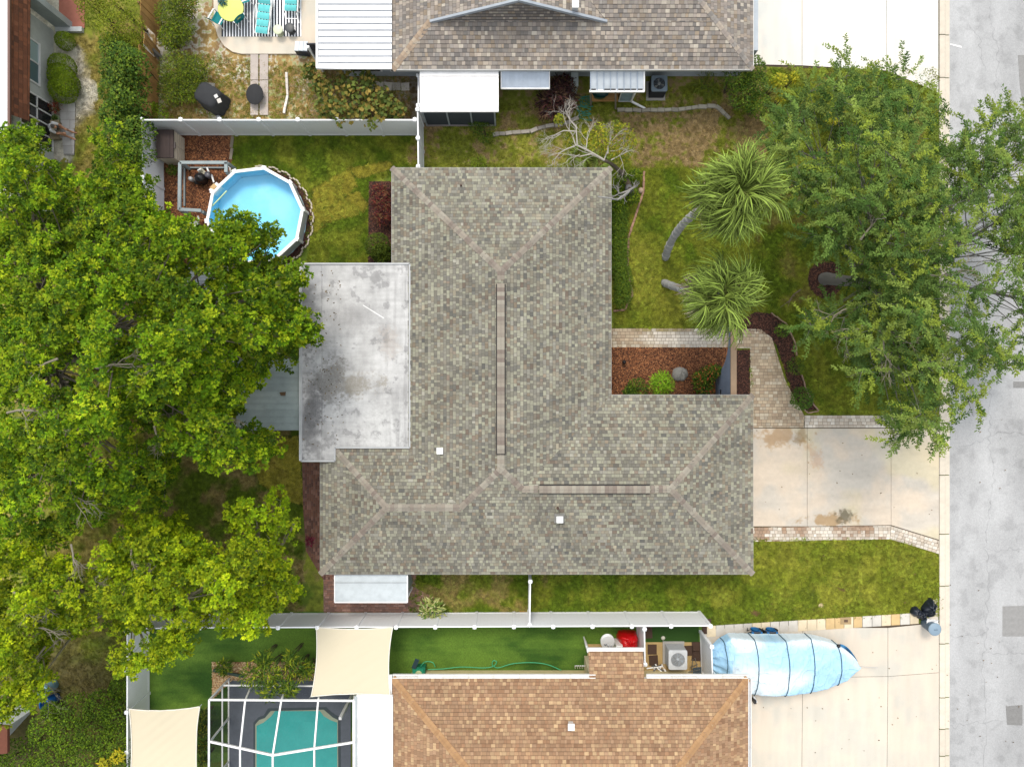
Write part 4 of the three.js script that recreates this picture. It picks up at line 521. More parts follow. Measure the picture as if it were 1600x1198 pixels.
// the house at the left edge
{ const hs = thing('house', 'white walled house at the left edge with brown shingle mansard', 'house', [0, 0, 0]); R = rngOf(308); const roof = roofGroup(hs);
  const far = -110, end = 190, b = new MB(), up = [-1, 0], e0 = XZ(48, 0, 2.7), f = [XZ(48, far, 2.7), XZ(47, end, 2.7), XZ(36, end, 2.7), XZ(36, far, 2.7)]; const dk = new MB(); deck(dk, f, e0, up, 2.7, 2.5, [0.08, 0.05, 0.03]); put('deck', dk, matte, roof); shingles(b, f, e0, up, 2.7, 2.5, { pal: DARKB, exp: 0.19, w0: 0.12, w1: 0.3, slot: 0.004 }); put('shingles', b, shingleMat, roof, false, 'stuff');
  const rx = e0[0] - 0.34; put('roof_top', new MB().prism([[rx, -26], [rx, -9.5], [rx - 8, -9.5], [rx - 8, -26]], 3.4, 3.54, [0.75, 0.76, 0.78]), painted, roof); put('metal_edge', new MB().box(rx + 0.02, 3.54, -17.5, 0.1, 0.1, 16, ph(120, 84, 74)), painted, roof);
  const wx = XZ(83, 0)[0], zA = XZ(0, 48)[1], zB = XZ(0, 330)[1]; put('wall', new MB().prism([[wx, zA], [wx, zB], [wx - 8, zB], [wx - 8, zA]], 0, 2.6, ph(226, 232, 228)), matte, hs);
  const win = (z0, z1, y0, y1, nx, ny, tint) => { const fr = new MB(), zc = (z0 + z1) / 2, yc = (y0 + y1) / 2; fr.box(wx + 0.02, yc, z0, 0.06, y1 - y0, 0.07, WHITE).box(wx + 0.02, yc, z1, 0.06, y1 - y0, 0.07, WHITE).box(wx + 0.02, y0, zc, 0.08, 0.08, z1 - z0 + 0.1, WHITE).box(wx + 0.02, y1, zc, 0.06, 0.07, z1 - z0 + 0.1, WHITE); for (let k = 1; k < nx; k++) fr.box(wx + 0.02, yc, z0 + (z1 - z0) * k / nx, 0.05, y1 - y0, 0.06, WHITE); for (let k = 1; k < ny; k++) fr.box(wx + 0.02, y0 + (y1 - y0) * k / ny, zc, 0.05, 0.06, z1 - z0, WHITE); const w = put('window', fr, painted, hs); for (let k = 0; k < nx; k++) for (let m = 0; m < ny; m++) put('pane', new MB().box(wx + 0.006, y0 + (y1 - y0) * (m + 0.5) / ny, z0 + (z1 - z0) * (k + 0.5) / nx, 0.01, (y1 - y0) / ny - 0.05, (z1 - z0) / nx - 0.05, tint(k)), glassM, w); };
  win(XZ(0, 86)[1], XZ(0, 148)[1], 1.0, 2.3, 2, 1, (k) => k ? ph(110, 136, 140) : ph(180, 204, 206)); win(XZ(0, 166)[1], XZ(0, 236)[1], 0.1, 2.2, 4, 2, () => [0.02, 0.022, 0.025]);
  // porch pier, low wall and red tiled porch at its corner
  const px = thing('porch_pier', 'pale grey square porch pier at the corner of the white house', 'pier', P(103, 44, 0)); put('shaft', new MB().box(...P(101, 40, 0).toArray().map((v, i) => i === 1 ? 1.25 : v), 0.72, 2.5, 0.3, ph(186, 196, 200)), matte, px); put('base', new MB().box(...P(110, 48, 0).toArray().map((v, i) => i === 1 ? 0.09 : v), 1.25, 0.18, 0.22, ph(222, 228, 230)), matte, px);
  sheet('porch_floor', 'red tiled porch floor in the top left corner', 'floor', poly([[92, -40], [132, -40], [132, 44], [92, 44]]), 0.03, SM({ roughness: 0.8, map: rep(grain, 1) })).geometry.attributes.color.array.forEach((_, i, a) => { a[i] = [0.36, 0.13, 0.09][i % 3]; });
  const lw = thing('house', 'corner of a white house with brown roof at the lower left edge', 'house', [0, 0, 0]); const [ax, az] = XZ(52, 1108); put('wall', new MB().prism([XZ(54, 1106), XZ(14, 1150), [-40, az + 2], [-40, az - 3]], 0, 2.5, ph(214, 222, 224)), matte, lw); put('roof', new MB().prism([XZ(12, 1134, 2.6), XZ(12, 1176, 2.6), [-40, 18], [-40, 14]], 2.5, 2.65, ph(120, 70, 52)), shingleMat, lw);
}
// ---------- fences ----------
const FH = 1.83, FC = [0.74, 0.76, 0.79];
const panelGeo = {}, postGeo = new MB().box(0, FH / 2 + 0.03, 0, 0.12, FH + 0.06, 0.12, FC).box(0, FH + 0.075, 0, 0.16, 0.03, 0.16, FC).lathe(0, FH + 0.09, 0, [[0.11, 0], [0.0, 0.07]], 4, FC).geo();
function vinylPanel(L) { const k = L.toFixed(3); if (!panelGeo[k]) { const b = new MB(); b.box(0, FH / 2, 0, L, FH - 0.1, 0.03, FC); for (const y of [FH - 0.03, 0.09]) b.box(0, y, 0, L, 0.12, 0.055, FC); const n = Math.max(2, Math.round(L / 0.16)); for (let i = 1; i < n; i++) b.box(-L / 2 + L * i / n, FH / 2, 0.001, 0.006, FH - 0.2, 0.036, mul(FC, 0.93)); panelGeo[k] = b.geo(); } return panelGeo[k]; }
function fence(label, pts, { n, group, skipEnd = false } = {}) {           // pts: ground pixels; n: bays per leg
  const at = P(...pts[0], 0), g = thing('vinyl_fence', label, 'fence', at, { group });
  const post = (p) => { const m = new THREE.Mesh(postGeo, vinyl); m.name = 'post'; m.position.copy(p).sub(at); m.castShadow = m.receiveShadow = true; g.add(m); };
  for (let k = 0; k + 1 < pts.length; k++) { const a = P(...pts[k], 0), b = P(...pts[k + 1], 0), L = a.distanceTo(b), q = n[k], ry = Math.atan2(-(b.z - a.z), b.x - a.x); for (let i = 0; i < q; i++) { post(a.clone().lerp(b, i / q)); const m = new THREE.Mesh(vinylPanel(L / q - 0.124), vinyl); m.name = 'panel'; m.position.copy(a.clone().lerp(b, (i + 0.5) / q)).sub(at); m.rotation.y = ry; m.castShadow = m.receiveShadow = true; g.add(m); } if (k + 2 === pts.length && !skipEnd) post(b); }
  return g;
}
fence('white vinyl fence round the corner with deck box and mulch', [[256, 338], [255, 211], [657, 211]], { n: [3, 7] });
fence('short white vinyl fence from the porch to the grey roof', [[661, 196], [662, 280]], { n: [2] });
fence('low white vinyl fence end standing beside the white porch', [[662, 146], [662, 190]], { n: [1] });
fence('long white vinyl fence south of the grey roofed house', [[232, 960], [340, 958.5], [1092, 955.5]], { n: [2, 13] });
fence('white cross fence from the grey roof to the long fence', [[827, 890], [826, 954]], { n: [1] });
fence('white vinyl fence along the left side of the artificial turf', [[233, 964], [233, 1260]], { n: [5] });
fence('short white vinyl fence beside the red bag', [[995, 960], [996, 1012]], { n: [1] });
fence('white vinyl fence panel beside the stern of the covered boat', [[1094, 986], [1096, 1048]], { n: [1] });
solo('rust_stain', 'orange rust stain where the cross fence meets the long fence', 'stain', new MB().prism(poly([[812, 954], [826, 954], [826, 960], [810, 960]]), 0.01, 0.014, [0.35, 0.17, 0.02]), matte, null, { kind: 'structure' });
// wooden picket fence
{ const at = P(256, 0, 0), g = thing('wooden_fence', 'weathered tan board fence between hedge and sandy yard', 'fence', at); R = rngOf(401); const pg = [0, 1, 2, 3].map((k) => { const c = jit(ph(196, 152, 88), 0.16); return new MB().box(0, 0.9, 0, 0.022, 1.8 - k * 0.015, 0.098, c).geo(); });
  const a = P(254, -40, 0), b = P(246, 189, 0), n = 66; for (let k = 0; k < n; k++) { const t = k / n, y = -40 + 229 * t; if (y > 64 && y < 80) continue; const m = new THREE.Mesh(pick(pg), matte); m.name = 'picket'; m.position.copy(a.clone().lerp(b, t)).sub(at); m.rotation.z = rr(-0.015, 0.015) + (y > 80 && y < 96 ? -0.12 : 0); m.castShadow = true; g.add(m); }
  for (const y of [0.35, 1.5]) put('rail', new MB().bar(a.clone().setY(y).setX(a.x - 0.04), b.clone().setY(y).setX(b.x - 0.04), 0.04, 0.09, ph(170, 128, 78)), matte, g); for (let k = 0; k < 4; k++) { const p = a.clone().lerp(b, k / 3); put('post', new MB().box(p.x - 0.1, 0.9, p.z, 0.09, 1.8, 0.09, ph(150, 118, 78)), matte, g); }
  put('fallen_board', new MB().bar(P(238, 76, 0.9), P(253, 90, 0.5), 0.12, 0.02, ph(120, 116, 108)).bar(P(236, 80, 0.8), P(252, 94, 0.4), 0.12, 0.02, ph(100, 98, 92)), matte, g); }

// ---------- foliage ----------
const UP = new THREE.Vector3(0, 1, 0);
const rdir = () => { const z = rr(-1, 1), a = rr(0, 6.2832), s = Math.sqrt(1 - z * z); return [Math.cos(a) * s, z, Math.sin(a) * s]; };
function leafBlob(b, c, rx, ry, rz, n, len, wid, pal, { low = -0.25, shell = 0.55, upb = 0.5 } = {}) {
  const tint = 1 + rr(-0.16, 0.16);
  for (let k = 0; k < n; k++) {
    const d = rdir(); if (d[1] < low) d[1] = -d[1]; const q = shell + (1 - shell) * Math.sqrt(R()), x = c.x + d[0] * rx * q, y = c.y + d[1] * ry * q, z = c.z + d[2] * rz * q;
    const e = rdir(), nx = d[0] * 0.7 + e[0] * 0.7, ny = d[1] * 0.7 + upb + e[1] * 0.7, nz = d[2] * 0.7 + e[2] * 0.7, nl = Math.hypot(nx, ny, nz) || 1;
    const f = rdir(); let tx = d[0] + f[0], ty = d[1] * 0.6 + f[1] * 0.7, tz = d[2] + f[2]; const dot = (tx * nx + ty * ny + tz * nz) / nl / nl; tx -= dot * nx; ty -= dot * ny; tz -= dot * nz; const tl = Math.hypot(tx, ty, tz) || 1, s = rr(0.7, 1.25);
    b.leaf(x, y, z, tx / tl, ty / tl, tz / tl, nx / nl, ny / nl, nz / nl, len * s, wid * s, jit(mul(pick(pal), tint), 0.22));
  }
}
const curve = (a, b, sag, n = 6, wob = 0.12) => { const L = a.distanceTo(b), m = a.clone().lerp(b, 0.5); m.y += sag; m.x += rr(-wob, wob) * L; m.z += rr(-wob, wob) * L; return new THREE.QuadraticBezierCurve3(a, m, b).getPoints(n); };
function twigs(b, p, d, len, r, depth, c) { const e = p.clone().addScaledVector(d, len); b.tube([p, p.clone().lerp(e, 0.5).add(new THREE.Vector3(rr(-1, 1), rr(-0.5, 0.5), rr(-1, 1)).multiplyScalar(len * 0.1)), e], r, r * 0.55, 4, c); if (depth > 0) for (let k = 0, n = depth > 1 ? 3 : 4; k < n; k++) { const q = d.clone().add(new THREE.Vector3(rr(-1, 1), rr(-0.4, 0.5), rr(-1, 1)).multiplyScalar(0.85)).normalize(); twigs(b, p.clone().lerp(e, rr(0.45, 1)), q, len * rr(0.5, 0.8), r * 0.5, depth - 1, c); } }
// a tree: clumps of leaves spread through an outline read off the picture at the height of its crown
function tree(name, label, { base, forkAt, fork = 2.4, trunkR = 0.25, outline, holes = [], step = 27, hMin, hMax, pal, seed, len = 0.13, wid = 0.065, per = 420, rad = 0.62, flat = 0.72, limbs = 8, barkC, layers = 1, bare = [], group, style = 'blob', skipP = 0, bump = 1.0 }) {
  R = rngOf(seed); const at = P(base[0], base[1], 0), g = thing(name, label, 'tree', at, { group }), leafB = new MB(), br = new MB();
  const xs = outline.map((q) => q[0]), ys = outline.map((q) => q[1]), x0 = Math.min(...xs), x1 = Math.max(...xs), y0 = Math.min(...ys), y1 = Math.max(...ys), pts = [];
  let dm = 1; for (let k = 0; k < 400; k++) { const x = rr(x0, x1), y = rr(y0, y1); if (inside(outline, x, y)) dm = Math.max(dm, edgeDist(outline, x, y)); }
  for (let k = 0; k < 9000; k++) { const x = rr(x0, x1), y = rr(y0, y1); if (!inside(outline, x, y) || edgeDist(outline, x, y) < step * (style === 'spray' ? 0.62 : 0.42)) continue; if (holes.some(([a, b, r]) => Math.hypot(x - a, y - b) < r + step * 0.8)) continue; if (pts.some((q) => Math.hypot(q[0] - x, q[1] - y) < step * (0.85 + 0.3 * q[2]))) continue; pts.push([x, y, R()]); }
  const fk = forkAt ? P(...forkAt, fork) : P(base[0], base[1], 0).setY(fork), clumps = [], thin = style === 'spray' ? 0.55 : 1;
  for (const [x, y] of pts) { if (R() < (style === 'blob' && layers > 1 ? 0.04 : skipP)) continue; const e = edgeDist(outline, x, y) / dm, h = hMin + (hMax - hMin) * (0.25 + 0.75 * Math.pow(e, 0.6)) + rr(-bump, bump); clumps.push([P(x, y, Math.max(0.8, h)), rr(0.75, 1.2)]); }
  if (layers > 1) for (const [x, y] of pts) if (R() < (style === 'spray' ? 0.45 : 0.85)) { const c = P(800 + (x - 800) * 0.985 + rr(-14, 14), 599 + (y - 599) * 0.985 + rr(-14, 14), Math.max(0.9, hMin + (hMax - hMin) * 0.2 + rr(-1.8, 0.3))); clumps.push([c, rr(0.8, 1.1)]); }
  // limbs reach towards groups of clumps
  const heads = []; for (let k = 0; k < limbs; k++) heads.push(pick(clumps)[0].clone()); const mem = () => clumps.map(([p]) => { let m = 0, d = 1e9; heads.forEach((q, i) => { const e = q.distanceToSquared(p); if (e < d) { d = e; m = i; } }); return m; });
  let who; for (let it = 0; it < 4; it++) { who = mem(); heads.forEach((h, i) => { const c = clumps.filter((_, k) => who[k] === i); if (c.length) { h.set(0, 0, 0); c.forEach(([p]) => h.add(p)); h.divideScalar(c.length); } }); }
  put('trunk', new MB().tube([P(base[0], base[1], 0).setY(-0.1), P(base[0], base[1], 0).setY(0.25), P(base[0], base[1], 0).lerp(fk, 0.5), fk], trunkR * 1.35, trunkR * 0.9, 12, barkC), bark, g);
  heads.forEach((h, i) => { const end = h.clone().setY(h.y - 0.9), line = curve(fk, end, 0.5, 8, 0.1), lb = new MB().tube(line, trunkR * 0.55, 0.05 * thin, 8, barkC); put('limb', lb, bark, g); clumps.forEach(([p, s], k) => { if (who[k] !== i) return; const from = line[3 + Math.floor(R() * 5)], q = p.clone().setY(p.y - rad * 0.35 * s); br.tube(curve(from, q, 0.15, 4, 0.1), 0.045 * thin, 0.014 * thin, 5, mul(barkC, 1.2)); for (let t = 0; t < 3; t++) br.tube([q, q.clone().add(new THREE.Vector3(...rdir()).multiplyScalar(rad * 0.8))], 0.014, 0.005, 3, mul(barkC, 1.3)); }); });
  for (const [x, y, h, dx, dz, l] of bare) twigs(br, P(x, y, h), new THREE.Vector3(dx, 0.1, dz).normalize(), l, 0.045, 3, ph(178, 170, 150));
  put('branches', br, bark, g, false, 'stuff');
  for (const [p, s] of clumps) {
    if (style === 'blob') {                                             // tufts of leaves at the ends of twigs, spread over an uneven clump
      const tint = rr(0.62, 1.22), nt = Math.round(per * s * s / 24);
      for (let k = 0; k < nt; k++) { const d = rdir(); if (d[1] < -0.2) d[1] *= -1; const q = rad * s * rr(0.45, 1.15), o = [p.x + d[0] * q, p.y + d[1] * q * flat + rr(-0.1, 0.1), p.z + d[2] * q], tt = tint * rr(0.72, 1.3), base0 = pick(pal), ax = [d[0] * 0.6 + rr(-0.3, 0.3), 0.8, d[2] * 0.6 + rr(-0.3, 0.3)], al = Math.hypot(...ax);
        for (let i = 0; i < 24; i++) { const e = rdir(), w = rr(0.15, 0.9); let tx = e[0] + ax[0] / al * w, ty = e[1] * 0.5 + ax[1] / al * w * 0.5, tz = e[2] + ax[2] / al * w; const tl = Math.hypot(tx, ty, tz) || 1; tx /= tl; ty /= tl; tz /= tl; let nx = ax[0] / al + e[2] * 0.3, ny = ax[1] / al + 0.4, nz = ax[2] / al - e[0] * 0.3; const dt = nx * tx + ny * ty + nz * tz; nx -= dt * tx; ny -= dt * ty; nz -= dt * tz; const nl = Math.hypot(nx, ny, nz) || 1, sc = rr(0.75, 1.25), st = rr(0.02, 0.07); leafB.leaf(o[0] + tx * st, o[1] + ty * st, o[2] + tz * st, tx, ty, tz, nx / nl, ny / nl, nz / nl, len * sc, wid * sc, jit(mul(R() < 0.7 ? base0 : pick(pal), tt), 0.18)); } }
    }
    else for (let k = 0; k < 13; k++) {                                  // sprays: fine twigs with leaves along both sides
      const a = rr(0, 6.28), d = new THREE.Vector3(Math.cos(a), rr(-0.35, 0.45), Math.sin(a)).normalize(), L = rad * s * rr(0.8, 1.7), o = p.clone().add(new THREE.Vector3(rr(-0.3, 0.3), rr(-0.3, 0.3), rr(-0.3, 0.3))), tint = mul(pick(pal), rr(0.75, 1.3)), n = Math.round(per / 13 * s);
      br.tube([o, o.clone().addScaledVector(d, L * 0.8)], 0.009, 0.004, 3, mul(barkC, 1.4));
      for (let i = 0; i < n; i++) { const t = 0.15 + 0.85 * i / n, sd = i % 2 ? 1 : -1, e = rdir(), q = o.clone().addScaledVector(d, L * t); q.y -= 0.25 * L * t * t; const lx = -d.z * sd * 0.8 + d.x * 0.7 + e[0] * 0.5, ly = rr(-0.3, 0.3), lz = d.x * sd * 0.8 + d.z * 0.7 + e[2] * 0.5, ll = Math.hypot(lx, ly, lz), nn = [e[0] * 0.6, 1, e[2] * 0.6], nl = Math.hypot(...nn), sc = rr(0.7, 1.3); leafB.leaf(q.x + e[0] * 0.04, q.y + e[1] * 0.04, q.z + e[2] * 0.04, lx / ll, ly / ll, lz / ll, nn[0] / nl, nn[1] / nl, nn[2] / nl, len * sc, wid * sc, jit(tint, 0.25)); }
    }
  }
  put('crown', leafB, leafM, g, false, 'stuff');
  return g;
}
const LB = ph(130, 122, 108), GA = [[0.13, 0.245, 0.005], [0.18, 0.305, 0.006], [0.085, 0.18, 0.005], [0.25, 0.365, 0.008], [0.055, 0.125, 0.005], [0.34, 0.42, 0.012]], GL = [[0.26, 0.37, 0.006], [0.35, 0.45, 0.008], [0.18, 0.285, 0.006], [0.45, 0.52, 0.012], [0.11, 0.195, 0.006]], GO = [[0.15, 0.20, 0.010], [0.19, 0.24, 0.012], [0.11, 0.16, 0.010], [0.24, 0.26, 0.016]];
const GR = [[0.105, 0.175, 0.032], [0.14, 0.22, 0.04], [0.075, 0.135, 0.028], [0.195, 0.265, 0.05], [0.055, 0.115, 0.018], [0.2, 0.26, 0.03]];
tree('shade_tree', 'huge dense shade tree filling the left side beside the pool', { base: [150, 560], fork: 3, trunkR: 0.38, seed: 501, step: 25, hMin: 4.2, hMax: 10, pal: GA, barkC: LB, limbs: 12, per: 880, len: 0.118, wid: 0.062, rad: 0.58, layers: 2, bump: 1.5,
  outline: [[-40, 196], [30, 188], [60, 214], [84, 254], [120, 274], [190, 276], [235, 290], [262, 338], [300, 350], [335, 352], [346, 352], [360, 326], [398, 324], [420, 346], [440, 370], [432, 396], [424, 410], [446, 402], [468, 425], [492, 470], [496, 510], [470, 548], [440, 545], [474, 572], [462, 590], [415, 580], [392, 610], [440, 650], [434, 680], [408, 720], [396, 742], [372, 722], [340, 728], [312, 730], [290, 700], [268, 690], [272, 745], [250, 775], [225, 790], [190, 800], [150, 825], [60, 835], [-40, 840]],
  holes: [[300, 440, 10], [373, 540, 5], [450, 622, 24], [456, 655, 14], [384, 652, 11], [405, 604, 8], [235, 690, 10], [205, 515, 8], [100, 590, 12], [24, 630, 10], [185, 500, 12], [272, 650, 8], [160, 700, 6]], bare: [[10, 645, 9.4, 1, -0.1, 1.0], [60, 700, 9.3, 1, -0.9, 1.0], [110, 740, 8.4, 0.2, 1, 1.0], [205, 850, 6.5, 0.1, 1, 0.8], [240, 665, 7.5, 0.5, 1, 0.6], [340, 640, 7.2, 1, 0.6, 0.7], [150, 575, 9.6, 1, -0.1, 1.3], [90, 560, 9.6, -1, 0.6, 1.0]] });
tree('shade_tree', 'smaller green tree behind the deck box corner above the huge tree', { base: [185, 300], fork: 1.6, trunkR: 0.16, seed: 502, step: 22, hMin: 3, hMax: 5.4, pal: GA, barkC: LB, limbs: 5, per: 620, len: 0.11, wid: 0.055, outline: [[148, 226], [158, 206], [174, 204], [196, 226], [212, 258], [228, 282], [250, 330], [225, 345], [160, 325], [142, 270]] });
tree('shade_tree', 'yellow green tree spreading over the lower left fence', { base: [215, 925], fork: 2, trunkR: 0.26, seed: 503, step: 25, hMin: 4, hMax: 7.4, pal: GL, barkC: ph(150, 144, 118), limbs: 9, per: 840, len: 0.12, wid: 0.064, rad: 0.6, layers: 2, bump: 1.3, outline: [[-40, 820], [20, 850], [45, 838], [75, 868], [115, 880], [160, 862], [172, 828], [205, 800], [238, 797], [262, 815], [300, 842], [352, 856], [398, 850], [452, 862], [462, 890], [455, 935], [420, 962], [398, 990], [350, 985], [330, 968], [300, 990], [298, 1030], [268, 1046], [246, 1030], [238, 1048], [208, 1052], [178, 1040], [196, 1000], [212, 985], [150, 978], [100, 985], [66, 1022], [62, 1090], [30, 1120], [-40, 1140]],
  holes: [[224, 992, 9], [255, 968, 8], [330, 968, 6], [98, 800, 10], [26, 900, 8]], bare: [[20, 925, 7, 1, 0.3, 1.0], [30, 975, 6.6, 1, 0.1, 1.0], [70, 1010, 5.5, -0.8, 1, 0.9], [62, 1040, 4.6, 0.2, 1, 0.9], [110, 850, 7, 0.2, 1, 0.8], [115, 935, 7, 1, -0.3, 0.8], [240, 850, 7.2, 0.2, 1, 0.5]] });
tree('shade_tree', 'small bright tree alone on the dull lawn west of the house', { base: [432, 862], fork: 1.5, trunkR: 0.1, seed: 504, step: 21, hMin: 3.2, hMax: 5, pal: GL.slice(0, 3).concat(GA.slice(1, 2)), barkC: ph(150, 144, 118), limbs: 4, per: 620, len: 0.118, wid: 0.062, outline: [[362, 786], [384, 774], [408, 800], [424, 774], [446, 772], [462, 806], [480, 820], [470, 836], [448, 842], [452, 862], [412, 868], [388, 846], [366, 830]], holes: [[402, 830, 3]] });
tree('street_tree', 'wide airy tree leaning over the kerb and street on the right', { base: [1288, 436], forkAt: [1338, 440], fork: 2.4, trunkR: 0.24, seed: 505, style: 'spray', step: 23, hMin: 4.6, hMax: 9, pal: GR, barkC: ph(132, 130, 124), limbs: 10, per: 820, len: 0.1, wid: 0.042, rad: 0.72, layers: 2,
  outline: [[1186, 206], [1196, 176], [1232, 150], [1262, 122], [1302, 112], [1318, 92], [1338, 76], [1352, 104], [1384, 108], [1402, 92], [1430, 112], [1446, 136], [1470, 158], [1500, 158], [1514, 126], [1536, 146], [1556, 160], [1580, 150], [1610, 132], [1680, 140], [1680, 540], [1610, 556], [1588, 590], [1566, 606], [1530, 640], [1512, 658], [1482, 668], [1462, 692], [1434, 706], [1398, 700], [1378, 688], [1366, 658], [1410, 640], [1420, 616], [1380, 600], [1340, 596], [1318, 560], [1290, 540], [1262, 530], [1250, 506], [1262, 486], [1304, 478], [1316, 462], [1300, 396], [1264, 380], [1262, 350], [1230, 330], [1222, 290], [1196, 250]],
  holes: [[1218, 138, 16], [1245, 122, 10], [1296, 184, 12], [1268, 228, 12], [1322, 240, 9], [1284, 436, 30], [1328, 440, 10], [1500, 420, 20], [1560, 352, 10], [1510, 355, 8], [1496, 545, 9], [1568, 500, 14], [1480, 440, 10], [1300, 420, 20], [1345, 470, 8], [1545, 170, 14], [1582, 225, 12], [1480, 216, 5], [1560, 420, 12], [1592, 540, 18], [1450, 600, 5], [1265, 255, 8], [1530, 400, 18], [1520, 340, 8], [1560, 300, 6], [1590, 460, 12], [1505, 500, 10], [1540, 590, 8], [1490, 600, 6], [1470, 280, 4], [1588, 170, 8], [1500, 190, 8], [1310, 520, 8], [1410, 590, 5]], skipP: 0.1,
  bare: [[1372, 515, 7, 1, 0.4, 0.9], [1330, 480, 6, -1, 0.5, 0.8], [1380, 530, 7.2, 0.3, 1, 1.0], [1360, 505, 7, -0.8, 0.4, 1.0], [1390, 370, 8, 1, -1, 1.0], [1450, 430, 8, 1, -0.1, 1.2], [1345, 375, 7.5, 0.6, -0.8, 1.0], [1245, 260, 6.5, 0.4, 0.9, 0.9]] });
// ---------- palms: every fan a frond of its own ----------
function frondGeo(s, dead) { R = rngOf(s); const b = new MB(), n = 26, pl = [0.4, 0.65, 0.9, 1.1, 0.8][s % 5], c0 = dead ? [0.34, 0.28, 0.22] : [0.12, 0.17, 0.03];
  const hub = new THREE.Vector3(pl, 0.05, 0); b.tube([new THREE.Vector3(0, 0, 0), new THREE.Vector3(pl * 0.5, 0.1, 0), hub], 0.022, 0.012, 5, dead ? [0.2, 0.16, 0.11] : [0.16, 0.19, 0.05]);
  for (let k = 0; k < n; k++) { const a = (k / (n - 1) - 0.5) * 4.2 + rr(-0.09, 0.09), L = (0.8 - 0.14 * Math.abs(a) / 2) * rr(0.8, 1.15), dr = rr(0.15, 0.55) + (dead ? 0.4 : 0), w = rr(0.013, 0.022), c = jit(R() < 0.35 ? mul(c0, 1.7) : R() < 0.5 ? mul(c0, 0.5) : mul(c0, 0.9), 0.3), ca = Math.cos(a), sa = Math.sin(a); let prev = null;
    for (let q = 0; q <= 4; q++) { const t = q / 4, d = L * t, y = hub.y + 0.16 * t - (dr + 0.12) * t * t * t - 0.2 * Math.abs(sa) * t, ww = w * (q === 0 ? 0.5 : q === 4 ? 0.06 : 1 - 0.2 * q / 3), x = hub.x + ca * d - 0.04, z = sa * d, cc = q > 2 ? mul(c, 1.25) : c; const i = [b.v(x + sa * ww, y - 0.012, z - ca * ww, cc), b.v(x, y + 0.012, z, cc), b.v(x - sa * ww, y - 0.012, z + ca * ww, cc)]; if (prev) b.i.push(prev[0], i[0], i[1], prev[0], i[1], prev[1], prev[1], i[1], i[2], prev[1], i[2], prev[2]); prev = i; } }
  return b.geo(); }
const frondGs = [1, 2, 3, 4, 5].map((k) => frondGeo(600 + k)), deadGs = [frondGeo(611, true), frondGeo(612, true)];
function palm(label, base, head, h, scale, seed, n) {
  const at = P(...base, 0), top = P(...head, h), g = thing('palm_tree', label, 'palm tree', at); R = rngOf(seed);
  const mid = P(...base, 0).lerp(top, 0.5); mid.y = h * 0.42; mid.x = at.x + (top.x - at.x) * 0.62; mid.z = at.z + (top.z - at.z) * 0.62; if (h > 8) { mid.x -= 0.7; mid.z -= 0.9; } const line = new THREE.QuadraticBezierCurve3(at.clone().setY(-0.05), mid, top).getPoints(22), tb = new MB(); tb.tube(line, 0.17, 0.14, 14, ph(184, 186, 186)); for (let k = 1; k < 21; k++) { const d = line[k + 1].clone().sub(line[k - 1]).normalize(); tb.tube([line[k].clone().addScaledVector(d, -0.05), line[k], line[k].clone().addScaledVector(d, 0.03)], (0.175 - k * 0.0012) + rr(0, 0.025), 0.155, 14, jit(ph(190, 190, 186), 0.2)); } put('trunk', tb, bark, g);
  const bt = new MB(); for (let k = 0; k < 26; k++) { const a = k * 2.4, d = new THREE.Vector3(Math.cos(a), rr(0.6, 1.4), Math.sin(a)).normalize(); bt.bar(top.clone().add(new THREE.Vector3(Math.cos(a) * 0.14, -0.6 + k * 0.022, Math.sin(a) * 0.14)), top.clone().add(new THREE.Vector3(Math.cos(a) * 0.14, -0.6 + k * 0.022, Math.sin(a) * 0.14)).addScaledVector(d, 0.3), 0.07, 0.03, [0.2, 0.15, 0.09]); } put('boots', bt, bark, g);
  for (let k = 0; k < n; k++) { const t = k / n, m = new THREE.Mesh(pick(frondGs), leafSolid); m.name = 'frond'; const tilt = 1.2 - 2.0 * Math.pow(t, 0.85) + rr(-0.35, 0.35); m.rotation.set(rr(-1.1, 1.1), k * 2.39996 + rr(-0.2, 0.2), tilt, 'YZX'); m.position.copy(top).sub(at).add(new THREE.Vector3(0, 0.1 - t * 0.3, 0)); const s = scale * rr(0.88, 1.12); m.scale.set(s, s, s); m.castShadow = m.receiveShadow = true; g.add(m); }
  for (let k = 0; k < 9; k++) { const m = new THREE.Mesh(pick(deadGs), leafSolid); m.name = 'dead_frond'; m.rotation.set(rr(-0.3, 0.3), k * 1.3 + rr(-0.3, 0.3), rr(-0.8, -0.2), 'YZX'); m.position.copy(top).sub(at).add(new THREE.Vector3(0, -0.3, 0)); m.scale.setScalar(scale); m.castShadow = true; g.add(m); m.userData.label = 'brown dead frond'; }
}
palm('taller fan palm with curved grey trunk, the upper of the two', [1040, 403], [1152, 303], 8.2, 1.12, 621, 68);
palm('smaller fan palm beside the arched wall, the lower of the two', [1038, 441], [1127, 461], 6.4, 1.06, 622, 60);

